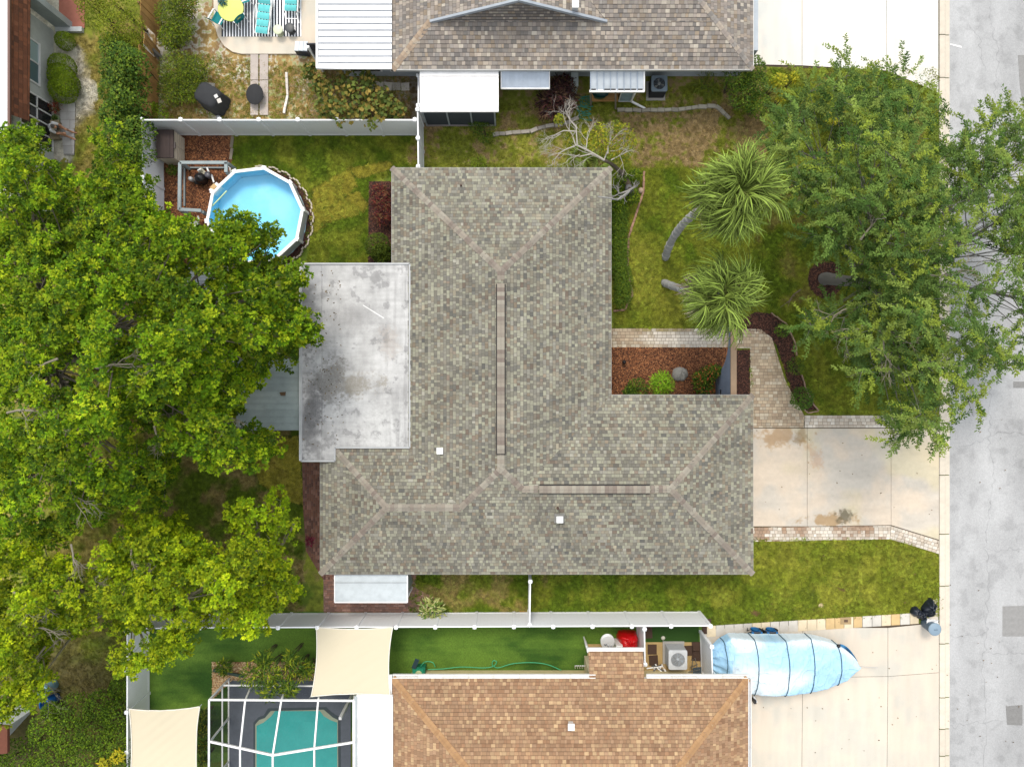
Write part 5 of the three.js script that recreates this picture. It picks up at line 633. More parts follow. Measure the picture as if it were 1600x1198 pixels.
// ---------- shrubs and plants ----------
function shrub(name, label, spots, { n = 900, len = 0.09, wid = 0.045, pal, seed, cat = 'shrub', stems = true, low = -0.1, shell = 0.6, upb = 0.4, group, part = 'foliage' }) {   // spots: [x, y, h, rpx, ry]
  R = rngOf(seed); const c0 = P(spots[0][0], spots[0][1], spots[0][2]), at = [c0.x, 0, c0.z], g = thing(name, label, cat, at, { group }), b = new MB(), st = new MB();
  for (const [x, y, h, rp, ry] of spots) { const c = P(x, y, h), r = rp * (H - h) / F; leafBlob(b, c, r, ry, r, Math.round(n), len, wid, pal, { low, shell, upb }); if (stems) for (let k = 0; k < 5; k++) { const d = rdir(); st.tube([new THREE.Vector3(c.x + d[0] * 0.08, 0, c.z + d[2] * 0.08), new THREE.Vector3(c.x + d[0] * r * 0.6, c.y + Math.abs(d[1]) * ry * 0.4, c.z + d[2] * r * 0.6)], 0.025, 0.008, 4, [0.1, 0.07, 0.045]); } }
  put(part, b, leafM, g, false, 'stuff'); if (stems) put('stem', st, bark, g); return g;
}
const HG = [[0.14, 0.23, 0.008], [0.18, 0.27, 0.010], [0.11, 0.18, 0.008], [0.23, 0.31, 0.012]], DKG = [[0.04, 0.09, 0.012], [0.065, 0.13, 0.014], [0.10, 0.175, 0.016], [0.16, 0.23, 0.018]], MG = [[0.06, 0.09, 0.02], [0.08, 0.115, 0.022], [0.045, 0.07, 0.018], [0.11, 0.13, 0.03]], REDP = [[0.13, 0.022, 0.02], [0.07, 0.015, 0.018], [0.2, 0.045, 0.03], [0.04, 0.014, 0.016], [0.16, 0.09, 0.04]];
const DEN = { stems: false, shell: 0.93, low: -0.6 };
shrub('clipped_hedge', 'large clipped green hedge block beside the white house wall', [[96, 120, 0.55, 19, 0.62], [98, 140, 0.55, 20, 0.6], [97, 104, 0.5, 19, 0.6], [102, 130, 0.5, 19, 0.6]], { n: 2600, len: 0.06, wid: 0.035, pal: HG, seed: 701, cat: 'hedge', ...DEN });
shrub('clipped_shrub', 'small round clipped shrub by the porch pier of the white house', [[101, 64, 0.4, 13, 0.45]], { n: 1600, len: 0.06, wid: 0.035, pal: HG, seed: 702, ...DEN });
shrub('tall_hedge', 'tall dark leafy hedge row along the wooden fence', Array.from({ length: 16 }, (_, k) => [196 + (k % 3 - 1) * 15 + (k > 9 ? 6 : 0), 78 + k * 11.5, 1.4 + (k * 7 % 5) * 0.14, 22, 0.8]), { n: 620, len: 0.13, wid: 0.085, pal: DKG, seed: 703, cat: 'hedge', low: -0.5 });
shrub('leafy_shrub', 'olive green spreading shrub at the top left beside the fence', [[150, 22, 1.8, 26, 0.7], [190, 10, 2.0, 28, 0.8], [175, 45, 1.9, 26, 0.7], [205, 42, 1.7, 24, 0.7], [140, 0, 1.8, 22, 0.7], [212, 70, 1.4, 18, 0.6], [170, -10, 2, 26, 0.8]], { n: 900, len: 0.085, wid: 0.04, pal: GO, seed: 704, shell: 0.4 });
shrub('leafy_shrub', 'wispy green bush at the top edge beside the wooden fence', [[270, 25, 0.9, 27, 0.7], [282, 48, 0.8, 24, 0.6], [268, 60, 0.7, 20, 0.5], [288, 10, 0.9, 22, 0.7]], { n: 2400, len: 0.12, wid: 0.03, pal: MG.concat(GO, HG.slice(0, 2)), seed: 705, shell: 0.3 });
shrub('leafy_shrub', 'rounded wispy bush left of the covered grill', [[280, 112, 0.9, 32, 0.7], [302, 112, 0.8, 26, 0.6], [272, 140, 0.7, 26, 0.5], [298, 136, 0.7, 24, 0.5]], { n: 2400, len: 0.14, wid: 0.028, pal: MG.concat(GO, HG.slice(0, 2)), seed: 706, shell: 0.3 });
shrub('leafy_shrub', 'small green weed bush at the corner of the white fence', [[250, 176, 0.4, 14, 0.3], [236, 168, 0.4, 10, 0.3]], { n: 400, len: 0.09, wid: 0.04, pal: HG, seed: 707 });
shrub('clipped_shrub', 'round green shrub at the foot of the flat roof corner', [[590, 384, 0.7, 20, 0.55], [596, 396, 0.5, 16, 0.4]], { n: 1500, len: 0.07, wid: 0.05, pal: [[0.09, 0.14, 0.01], [0.13, 0.18, 0.012], [0.06, 0.1, 0.01]], seed: 708, shell: 0.75 });
shrub('red_leaf_plant', 'dark red leafed plant in the mulch west of the grey roof', [[596, 318, 0.5, 15, 0.4], [598, 338, 0.5, 15, 0.4], [594, 300, 0.3, 12, 0.3]], { n: 420, len: 0.2, wid: 0.035, pal: REDP, seed: 709, cat: 'plant', shell: 0.2, upb: 0.7 });
shrub('red_leaf_bush', 'large dark red leafed bush beside the plain white awning', [[866, 152, 1.0, 28, 0.8], [878, 140, 0.9, 20, 0.7], [860, 166, 0.8, 22, 0.6], [884, 160, 0.8, 18, 0.6]], { n: 560, len: 0.24, wid: 0.045, pal: [[0.05, 0.016, 0.018], [0.028, 0.012, 0.014], [0.09, 0.03, 0.025], [0.12, 0.07, 0.04], [0.02, 0.012, 0.012]], seed: 710, shell: 0.25, upb: 0.6 });
shrub('leafy_shrub', 'dark green shrub at the top right corner of the north house', [[1150, 122, 1.5, 24, 0.9], [1172, 112, 1.7, 22, 0.9], [1160, 150, 1.2, 24, 0.7], [1178, 135, 1.5, 20, 0.8], [1184, 165, 1.0, 20, 0.6]], { n: 900, len: 0.09, wid: 0.05, pal: DKG, seed: 711 });
shrub('yellow_shrub', 'yellow leafed croton shrub beside the top driveway', [[1216, 128, 1.3, 12, 0.5], [1222, 150, 1.1, 10, 0.4], [1243, 121, 1.2, 8, 0.3], [1300, 190, 0.6, 12, 0.3], [1275, 172, 0.6, 9, 0.3]], { n: 260, len: 0.13, wid: 0.06, pal: [[0.42, 0.38, 0.02], [0.5, 0.46, 0.04], [0.3, 0.32, 0.02], [0.2, 0.25, 0.02]], seed: 712, shell: 0.3 });
shrub('leafy_shrub', 'green ground shrub below the porch screens', [[757, 207, 0.35, 17, 0.3], [745, 196, 0.3, 12, 0.25]], { n: 420, len: 0.1, wid: 0.03, pal: DKG, seed: 713 });
shrub('leafy_shrub', 'light green plant at the north edge of the grey roof', [[748, 257, 0.35, 15, 0.3]], { n: 420, len: 0.16, wid: 0.04, pal: [[0.16, 0.22, 0.015], [0.2, 0.27, 0.02], [0.1, 0.15, 0.012]], seed: 714, cat: 'plant', shell: 0.2 });
shrub('foundation_hedge', 'narrow green hedge along the east side of the grey roof', Array.from({ length: 15 }, (_, k) => [966 + (k > 9 ? 6 : 0) + (k % 2) * 3, 322 + k * 10.5, 0.4, 15, 0.36]), { n: 520, len: 0.075, wid: 0.045, pal: [[0.08, 0.15, 0.014], [0.11, 0.19, 0.016], [0.06, 0.11, 0.012], [0.16, 0.23, 0.016]], seed: 715, cat: 'hedge', stems: false });
shrub('leafy_shrub', 'cluster of mixed green plants round the dead stump', [[974, 285, 0.5, 14, 0.4], [986, 306, 0.5, 14, 0.4], [964, 302, 0.4, 11, 0.3], [992, 275, 0.4, 10, 0.3], [968, 320, 0.5, 12, 0.35]], { n: 420, len: 0.12, wid: 0.05, pal: DKG.concat(HG), seed: 716 });
shrub('bright_shrub', 'bright lime green shrub overhanging the courtyard roof edge', [[1033, 600, 1.5, 19, 0.6]], { n: 900, len: 0.17, wid: 0.035, pal: [[0.16, 0.3, 0.012], [0.22, 0.38, 0.015], [0.1, 0.2, 0.01]], seed: 717, shell: 0.25, upb: 0.7 });
shrub('leafy_shrub', 'dark green low shrub left of the lime shrub', [[996, 608, 0.5, 17, 0.4], [984, 612, 0.4, 10, 0.3]], { n: 520, len: 0.11, wid: 0.05, pal: DKG, seed: 718 });
shrub('flower_bush', 'orange tipped green bush beside the arched wall', [[1104, 588, 0.6, 15, 0.45], [1116, 580, 0.6, 11, 0.4], [1092, 592, 0.5, 11, 0.35], [1100, 610, 0.5, 15, 0.4]], { n: 360, len: 0.15, wid: 0.06, pal: DKG.concat(DKG, [[0.4, 0.1, 0.03], [0.45, 0.2, 0.05]]), seed: 719, shell: 0.3 });
shrub('leafy_shrub', 'green shrub at the foot of the curved walk near driveway', [[1253, 622, 0.45, 18, 0.4]], { n: 800, len: 0.1, wid: 0.045, pal: [[0.05, 0.11, 0.014], [0.07, 0.15, 0.018], [0.1, 0.18, 0.02]], seed: 720 });
shrub('leafy_shrub', 'dull green shrub midway along the curved dark mulch', [[1243, 572, 0.35, 14, 0.3], [1222, 516, 0.3, 11, 0.3]], { n: 420, len: 0.08, wid: 0.04, pal: DKG, seed: 721 });
shrub('variegated_plant', 'cream and green leafed plant leaning over the long white fence', [[675, 952, 0.6, 19, 0.4]], { n: 300, len: 0.26, wid: 0.06, pal: [[0.4, 0.42, 0.14], [0.16, 0.24, 0.04], [0.5, 0.5, 0.24], [0.1, 0.18, 0.03]], seed: 722, cat: 'plant', shell: 0.15, upb: 0.8 });
shrub('ground_shrubbery', 'mass of green shrubs in the lower left corner by the sail', [[185, 1115, 1.2, 26, 0.6], [160, 1100, 1.2, 26, 0.6], [120, 1108, 1.1, 28, 0.6], [150, 1140, 1.5, 30, 0.7], [180, 1160, 1.5, 28, 0.7], [110, 1150, 1.4, 30, 0.7], [70, 1140, 1.2, 26, 0.6], [90, 1180, 1.5, 30, 0.7], [140, 1185, 1.6, 30, 0.7], [30, 1180, 1.4, 30, 0.7], [190, 1196, 1.5, 28, 0.7], [60, 1210, 1.5, 28, 0.7], [0, 1200, 1.4, 26, 0.7], [188, 1075, 0.8, 18, 0.4], [80, 1110, 0.8, 14, 0.4]], { n: 900, len: 0.1, wid: 0.06, pal: [[0.08, 0.15, 0.008], [0.12, 0.21, 0.010], [0.055, 0.11, 0.008], [0.18, 0.28, 0.012]], seed: 723 });
shrub('yellow_shrub', 'yellow leafed shrub poking out beside the lower left sail', [[186, 1180, 2.0, 9, 0.4], [165, 1192, 2.0, 8, 0.3]], { n: 120, len: 0.16, wid: 0.07, pal: [[0.5, 0.42, 0.02], [0.35, 0.35, 0.02]], seed: 724 });
shrub('cage_plant', 'green and yellow cordyline plants over the pool cage corner', [[395, 1056, 1.7, 20, 0.5], [418, 1050, 1.9, 22, 0.6], [440, 1060, 1.8, 20, 0.5], [465, 1045, 1.5, 18, 0.5], [420, 1078, 2.2, 16, 0.5], [452, 1075, 2.1, 12, 0.4], [412, 1030, 1.6, 14, 0.4], [455, 1028, 1.6, 10, 0.4], [480, 1045, 1.2, 12, 0.4], [350, 1042, 0.6, 10, 0.3]], { n: 230, len: 0.28, wid: 0.05, pal: DKG.concat(DKG, [[0.34, 0.36, 0.02], [0.26, 0.32, 0.02]]), seed: 725, cat: 'plant', shell: 0.15, upb: 0.3 });
shrub('leafy_shrub', 'yellow and green plants in the gap left of the pool cage', [[319, 1115, 0.8, 9, 0.5], [318, 1140, 0.8, 9, 0.5], [317, 1165, 0.7, 9, 0.4], [320, 1185, 0.8, 8, 0.4]], { n: 200, len: 0.2, wid: 0.04, pal: MG.concat([[0.3, 0.3, 0.03]]), seed: 726, shell: 0.2 });
shrub('sea_grape', 'sprawling round leafed shrub over the upper white fence', [[545, 130, 1.5, 20, 0.5], [520, 150, 1.5, 24, 0.6], [560, 155, 1.7, 26, 0.6], [590, 150, 1.5, 20, 0.5], [535, 178, 1.9, 20, 0.5], [580, 180, 1.9, 20, 0.5], [500, 135, 1.2, 14, 0.4], [508, 168, 1.4, 16, 0.4], [606, 168, 1.4, 16, 0.4], [575, 125, 1.4, 10, 0.4], [622, 172, 1.4, 12, 0.3], [484, 112, 1.0, 10, 0.3]], { n: 95, len: 0.2, wid: 0.19, pal: [[0.12, 0.16, 0.03], [0.16, 0.2, 0.04], [0.08, 0.12, 0.025], [0.24, 0.2, 0.04], [0.3, 0.22, 0.05]], seed: 727, shell: 0.2 });
shrub('red_leaf_plant', 'red and green bromeliads beside the hedge of the white house', [[85, 167, 0.3, 10, 0.25]], { n: 130, len: 0.18, wid: 0.03, pal: [[0.3, 0.05, 0.03], [0.12, 0.14, 0.03], [0.2, 0.05, 0.03]], seed: 728, cat: 'plant', shell: 0.1 });
shrub('leafy_shrub', 'small fern by the corner of the grey garden frame', [[269, 266, 0.3, 8, 0.2]], { n: 180, len: 0.12, wid: 0.03, pal: DKG, seed: 729, cat: 'plant' });
shrub('red_leaf_plant', 'magenta plant on the brick strip west of the house', [[484, 845, 0.3, 7, 0.2]], { n: 90, len: 0.18, wid: 0.03, pal: [[0.3, 0.02, 0.07], [0.18, 0.02, 0.05]], seed: 730, cat: 'plant', shell: 0.1 });
shrub('leafy_shrub', 'yellow green palm seedling by the wall of the north house', [[1104, 130, 0.6, 18, 0.3]], { n: 150, len: 0.36, wid: 0.035, pal: [[0.2, 0.24, 0.02], [0.12, 0.17, 0.02], [0.08, 0.13, 0.02]], seed: 731, cat: 'plant', shell: 0.05 });
// fan leafed palmettos by the north eave
for (const [x, y, label] of [[906, 246, 'dark green palmetto below the bare tree, left one'], [938, 254, 'dark green palmetto below the bare tree, right one']]) { const g = thing('palmetto', label, 'plant', P(x, y, 0)); R = rngOf(x); for (let k = 0; k < 9; k++) { const m = new THREE.Mesh(pick(frondGs), leafSolid); m.name = 'frond'; m.rotation.set(rr(-0.3, 0.3), k * 2.4, rr(0.2, 0.9), 'YZX'); m.scale.setScalar(0.5); m.position.y = 0.15; g.add(m); } }
// bare tree behind the north hip
{ const at = P(966, 262, 0), g = thing('bare_tree', 'half bare pale branched tree at the north east roof corner', 'tree', at); R = rngOf(741); const c = ph(206, 200, 190, 1.3), t = new MB(), b = new MB(), lf = new MB();
  t.tube(curve(P(980, 282, 0), P(944, 250, 2.6), 0.4, 8, 0.05), 0.12, 0.06, 9, ph(130, 118, 104)); put('trunk', t, bark, g);
  for (const [x, y, h, dx, dz, l] of [[944, 250, 2.6, -1, -0.35, 1.0], [925, 240, 3, -1, 0.1, 0.9], [900, 228, 3.2, -0.5, -1, 0.9], [900, 205, 3.4, -1, 0.2, 0.9], [944, 250, 2.6, 0.5, -1, 0.8], [955, 250, 2.6, 1, -0.5, 0.8], [898, 228, 3.2, -1, 0.5, 0.8], [915, 236, 3, 0.1, -1, 0.6], [902, 200, 3.4, -0.6, -0.7, 0.7], [950, 240, 2.8, 0.2, -1, 0.7]]) twigs(b, P(x, y, h), new THREE.Vector3(dx, 0.12, dz).normalize(), l, 0.032, 4, c); b.tube(curve(P(944, 250, 2.6), P(900, 226, 3.2), 0.1, 6, 0.04), 0.05, 0.035, 7, c); b.tube(curve(P(902, 226, 3.2), P(900, 195, 3.5), 0.1, 6, 0.04), 0.04, 0.02, 7, c); put('branches', b, bark, g);
  for (const [x, y, h, r] of [[936, 205, 2.8, 14], [944, 218, 2.8, 16], [962, 200, 2.6, 10], [976, 205, 2.6, 12], [984, 222, 2.4, 14], [962, 232, 2.5, 16], [925, 225, 2.6, 12], [972, 245, 2.2, 14], [892, 216, 3, 10], [874, 188, 3, 8], [950, 235, 2.4, 14], [918, 212, 2.6, 10]]) leafBlob(lf, P(x, y, h), r / 34, 0.3, r / 34, 200, 0.11, 0.055, [[0.3, 0.33, 0.02], [0.22, 0.27, 0.02], [0.4, 0.35, 0.03], [0.13, 0.19, 0.02]], { shell: 0.2 }); put('crown', lf, leafM, g, false, 'stuff'); }
{ const g = thing('tree_stump', 'grey cut stump with pale bare branches at the roof corner', 'stump', P(982, 296, 0)); R = rngOf(742); put('trunk', new MB().tube(curve(P(972, 270, 0.1), P(984, 296, 0.9), 0.3, 6, 0.02), 0.16, 0.14, 9, ph(96, 84, 70)).tube([P(984, 300, 0), P(983, 294, 1.0)], 0.22, 0.19, 10, ph(140, 140, 142)), bark, g); const b = new MB(); for (const [dx, dz, l] of [[-1, 0.45, 0.7], [-0.7, 0.9, 0.5], [0.9, -0.4, 0.4]]) twigs(b, P(984, 297, 1.1), new THREE.Vector3(dx, 0.5, dz).normalize(), l, 0.06, 2, ph(196, 194, 190)); b.tube([P(982, 300, 1.4), P(965, 312, 2.9), P(950, 309, 3.3), P(934, 307, 3.5)], 0.05, 0.025, 6, ph(196, 196, 194)); put('branches', b, bark, g); }
// ---------- pool, boat and small things ----------
{ const C = P(397.5, 336, 0.85), n = 10, r = 2.22, g = thing('round_pool', 'round above ground pool with pale blue water and white rim', 'pool', [C.x, 0, C.z]), a0 = -0.12, hC = 0.85;
  const V = (k, rad, y) => new THREE.Vector3(C.x + Math.cos(a0 + k / n * 2 * Math.PI) * rad, y, C.z + Math.sin(a0 + k / n * 2 * Math.PI) * rad), seg = (k) => (k + n) % n;
  const poly10 = (rad) => Array.from({ length: n }, (_, k) => { const v = V(k, rad, 0); return [v.x, v.z]; });
  const liner = texture(512, 512, (i, j) => { const x = i / 512 - 0.5, y = j / 512 - 0.5, m = fbm(i / 90, j / 90, 901, 4); return mul(mixc([0.44, 0.76, 0.86], [0.58, 0.82, 0.88], sstep(0.35, 0.7, m)), 0.96 + 0.08 * hash(i, j, 3)); }, { wrap: false });
  const fl = new MB().grid(24, 24, (u, v) => { const a = u * 2 * Math.PI, q = v * (r - 0.06); return new THREE.Vector3(C.x + Math.cos(a) * q, 0.06, C.z + Math.sin(a) * q); }, [1, 1, 1]).geo(), fp = fl.attributes.position, fu = fl.attributes.uv; for (let k = 0; k < fp.count; k++) fu.setXY(k, (fp.getX(k) - C.x) / 4.6 + 0.5, (fp.getZ(k) - C.z) / 4.6 + 0.5); put('liner', fl, new THREE.MeshStandardMaterial({ map: liner, roughness: 0.7, side: THREE.DoubleSide }), g);
  for (let k = 0; k < n; k++) { const w = new MB(), a = V(k, r, 0), b = V(k + 1, r, 0); w.bar(a.clone().setY(0.425), b.clone().setY(0.425), 0.04, 0.82, ph(206, 214, 216)); put('wall_panel', w, painted, g); put('liner_wall', new MB().bar(V(k, r - 0.05, 0.43), V(k + 1, r - 0.05, 0.43), 0.01, 0.78, [0.3, 0.66, 0.82]), painted, g); const t = new MB(), o = V(k, r + 0.065, hC), p = V(k + 1, r + 0.065, hC), q = V(k + 1, r - 0.075, hC), s = V(k, r - 0.075, hC); t.face([o, s, q, p], [0.82, 0.83, 0.84]); t.face([o, p, p.clone().setY(hC - 0.07), o.clone().setY(hC - 0.07)], [0.8, 0.8, 0.81]); t.face([s, s.clone().setY(hC - 0.05), q.clone().setY(hC - 0.05), q], [0.7, 0.72, 0.74]); put('top_rail', t, vinyl, g); const po = new MB(), c = V(k, r + 0.03, 0); po.box(c.x, hC / 2, c.z, 0.12, hC, 0.08, [0.72, 0.74, 0.75], -(a0 + k / n * 2 * Math.PI) + Math.PI / 2).box(c.x, hC + 0.01, c.z, 0.2, 0.04, 0.13, [0.82, 0.83, 0.84], -(a0 + k / n * 2 * Math.PI) + Math.PI / 2); put('post', po, vinyl, g); }
  const rip = texture(256, 256, (i, j) => fbm(i / 256 * 8, j / 256 * 8, 905, 4, 8), { srgb: false });
  put('water', new MB().prism(poly10(r - 0.04), 0.7, 0.7, [1, 1, 1]), new THREE.MeshPhysicalMaterial({ color: 0xd2f0ff, transmission: 1, thickness: 0, roughness: 0.04, ior: 1.33, bumpMap: rep(rip, 0.4), bumpScale: 0.02 }), g);
  put('skimmer', new MB().box(C.x - r * 0.83, 0.66, C.z - 1.25, 0.5, 0.35, 0.3, [0.78, 0.78, 0.78], 0.8).box(C.x - r * 0.83 - 0.05, 0.85, C.z - 1.3, 0.26, 0.05, 0.2, ph(220, 180, 120), 0.8), painted, g);
  solo('pool_hose', 'pale yellow vacuum hose floating along the left pool wall', 'hose', new MB().tube(new THREE.QuadraticBezierCurve3(P(331, 322, 0.73), P(340, 313, 0.74), P(354, 298, 0.74)).getPoints(10), 0.03, 0.03, 7, [0.6, 0.75, 0.4]), painted); }
{ const g = thing('scalloped_edging', 'scalloped cream edging stones curving round the right of the pool', 'edging', P(398, 337, 0)); R = rngOf(801); for (let k = 0; k < 44; k++) { const a = -1.7 + k / 43 * 2.75, rad = 80 + Math.abs(Math.sin(k * Math.PI / 4)) * 3.5, q = P(407 + Math.cos(a) * rad, 343 + Math.sin(a) * rad, 0); put('stone', new MB().box(q.x, 0.05, q.z, 0.06, 0.1, 0.15, jit([0.5, 0.44, 0.36], 0.15), -a), matte, g); } }
// pool steps and deck under the tree
{ const g = thing('pool_steps', 'white pool steps half hidden by the tree', 'steps', P(308, 352, 0)); for (let k = 0; k < 3; k++) put('step', new MB().box(P(305, 352, 0).x, 0.2 + k * 0.25, P(0, 351, 0).z + k * 0.2, 0.5, 0.08, 0.25, [0.7, 0.71, 0.72]), painted, g); put('rail', new MB().tube([P(309, 364, 0), P(310, 350, 1.3), P(310, 342, 1.3), P(309, 338, 0.4)], 0.04, 0.04, 8, WHITE), painted, g);
  const d = thing('wooden_deck', 'grey plank deck glimpsed through the tree by the pool', 'deck', P(310, 445, 0)); R = rngOf(802); for (let k = 0; k < 12; k++) put('plank', new MB().box(P(318, 0).x, 0.35, P(0, 420 + k * 4.6).z, 2.6, 0.04, 0.13, jit([0.36, 0.39, 0.43], 0.1)), matte, d); const dk2 = thing('pool_gate', 'white gate frame glimpsed through leaves under the pool', 'gate', P(388, 468, 0)); put('rail', new MB().bar(P(372, 476, 1.0), P(391, 476, 1.0), 0.06, 0.1, WHITE).bar(P(391, 458, 1.0), P(391, 476, 1.0), 0.06, 0.1, WHITE).box(P(390, 474).x, 0.5, P(0, 474).z, 0.09, 1, 0.09, WHITE), painted, dk2); }
// deck box in the corner
{ const a = XZ(243, 202, 1.15), b = XZ(270, 246, 1.15), cx = (a[0] + b[0]) / 2, cz = (a[1] + b[1]) / 2, g = thing('deck_box', 'beige plastic deck box with dark brown plank lid', 'deck box', [cx, 0, cz]), w = b[0] - a[0], d = b[1] - a[1], bc = ph(226, 214, 194, 1.3); R = rngOf(803);
  const bx = new MB(); bx.box(cx, 0.52, cz, w * 0.97, 1.04, d * 0.97, bc); for (let k = 0; k < 5; k++) bx.box(cx + w * 0.485 + 0.004, 0.12 + k * 0.21, cz, 0.014, 0.012, d * 0.95, mul(bc, 0.6)); bx.box(cx + w * 0.49, 0.52, cz, 0.02, 1.0, 0.02, mul(bc, 0.6)); put('body', bx, painted, g);
  for (let k = 0; k < 5; k++) put('lid_board', new MB().box(cx - w * 0.4 + k * w * 0.2, 1.08 + (k === 0 || k === 4 ? 0 : 0.02), cz, w * 0.197, 0.08, d, jit(ph(84, 70, 68, 2), 0.1)), matte, g); put('handle', new MB().box(cx + w / 2 + 0.03, 1.05, cz + 0.05, 0.06, 0.06, 0.28, [0.04, 0.03, 0.03]), painted, g); }
// grey garden frame, pump and plank
{ const g = thing('garden_border', 'grey square timber frame round the pool pump', 'frame', P(318, 290, 0)), c = ph(176, 190, 194), h = 0.95; const L = [[[281, 254], [355, 254]], [[281, 254], [280, 328]], [[353, 254], [353, 269]], [[280, 327], [314, 329]]]; for (const [p, q] of L) put('beam', new MB().bar(P(...p, h), P(...q, h), 0.14, 0.1, c), matte, g); for (const p of [[281, 254], [354, 254], [280, 327], [353, 269], [314, 330]]) put('post', new MB().box(P(...p, h).x, h / 2 - 0.05, P(...p, h).z, 0.12, h - 0.1, 0.12, mul(c, 0.9)), matte, g); put('lower_rail', new MB().bar(P(286, 262, 0.1), P(350, 262, 0.1), 0.06, 0.1, mul(c, 0.8)).bar(P(288, 262, 0.1), P(288, 322, 0.1), 0.06, 0.1, mul(c, 0.8)), matte, g);
  const pu = thing('pool_pump', 'black and white pool pump with pipes on the mulch', 'pump', P(318, 282, 0)), q = P(317, 282, 0); put('motor', new MB().tube([P(305, 283, 0.25), P(315, 283, 0.25)], 0.16, 0.16, 14, BLACK), painted, pu); put('filter_tank', new MB().lathe(q.x + 0.05, 0, q.z, [[0.22, 0], [0.24, 0.1], [0.24, 0.5], [0.16, 0.62], [0, 0.66]], 18, BLACK), gloss, pu); put('strainer', new MB().lathe(q.x + 0.4, 0.1, q.z - 0.15, [[0.14, 0], [0.15, 0.35], [0.1, 0.4], [0, 0.4]], 14, [0.1, 0.1, 0.12]), gloss, pu); const pi = new MB(); for (const [a, b] of [[[323, 262], [327, 272]], [[330, 273], [334, 285]], [[309, 266], [314, 264]], [[309, 273], [318, 278]]]) pi.tube([P(...a, 0.3), P(...b, 0.35)], 0.045, 0.045, 8, WHITE); pi.box(P(318, 270).x, 0.2, P(318, 270).z, 0.24, 0.05, 0.36, ph(196, 192, 170), 0.8); pi.lathe(P(302, 282, 0).x, 0.1, P(302, 282, 0).z, [[0.1, 0], [0.1, 0.25], [0, 0.27]], 12, WHITE); put('pipe', pi, painted, pu); put('side_pipe', new MB().tube([P(355, 258, 0.4), P(359, 262, 0.4), P(361, 280, 0.3)], 0.03, 0.03, 8, WHITE), painted, g); }
// grill, fire pit
{ const q = P(338, 161, 0), g = thing('covered_grill', 'barbecue grill under a black fabric cover', 'grill', q); R = rngOf(804); const b = new MB(); b.grid(28, 14, (u, v) => { const a = u * 2 * Math.PI, sq = 1 / Math.pow(Math.pow(Math.abs(Math.cos(a)), 4) + Math.pow(Math.abs(Math.sin(a)), 4), 0.25), t = v < 0.3 ? v / 0.3 : 1, y = v < 0.3 ? 1.12 - 0.1 * t * t : 1.02 - (v - 0.3) / 0.7 * 0.98, rad = t * sq * 0.5 * (1 + (v > 0.3 ? (v - 0.3) * 0.2 : 0)) * (1 + 0.05 * Math.sin(a * 9 + v * 3) * v), x = Math.cos(a) * rad * 1.1, z = Math.sin(a) * rad * 0.92; return new THREE.Vector3(q.x + x * 0.87 - z * 0.5, y, q.z + x * 0.5 + z * 0.87); }, [0.02, 0.022, 0.026]); put('cover', b, cloth, g); const k1 = P(337, 150, 1.13), k2 = P(342, 157, 1.13); put('tag', new MB().box(k1.x, 1.12, k1.z, 0.16, 0.02, 0.16, [0.5, 0.5, 0.5], 0.5).box(k2.x, 1.12, k2.z, 0.18, 0.02, 0.2, [0.5, 0.48, 0.45], 0.4), painted, g); put('paving_slab', new MB().box(q.x - 0.4, 0.03, q.z - 0.5, 0.6, 0.06, 0.9, [0.4, 0.37, 0.33], -0.1), matte, g); solo('ball', 'small grey ball on the ground below the covered grill', 'ball', (() => { const w = P(343, 185, 0); return new MB().lathe(w.x, 0, w.z, [[0, 0], [0.09, 0.04], [0.12, 0.12], [0.09, 0.2], [0, 0.24]], 12, [0.3, 0.31, 0.33]); })(), painted); }
{ const q = P(402, 152, 0), g = thing('fire_pit', 'round black fire pit lid on the concrete strips', 'fire pit', q); const e = 0.42; put('lid', new MB().lathe(q.x, 0.32, q.z, [[e, 0], [e + 0.02, 0.03], [e * 0.6, 0.09], [0, 0.11]], 32, [0.016, 0.017, 0.02], 0.92, 1.12), cloth, g); put('bowl', new MB().lathe(q.x, 0.05, q.z, [[0.2, 0], [0.34, 0.12], [0.4, 0.27]], 28, BLACK, 0.92, 1.12), painted, g); for (let k = 0; k < 3; k++) put('leg', new MB().box(q.x + Math.cos(k * 2.1) * 0.28, 0.08, q.z + Math.sin(k * 2.1) * 0.28, 0.05, 0.16, 0.05, BLACK), painted, g); }
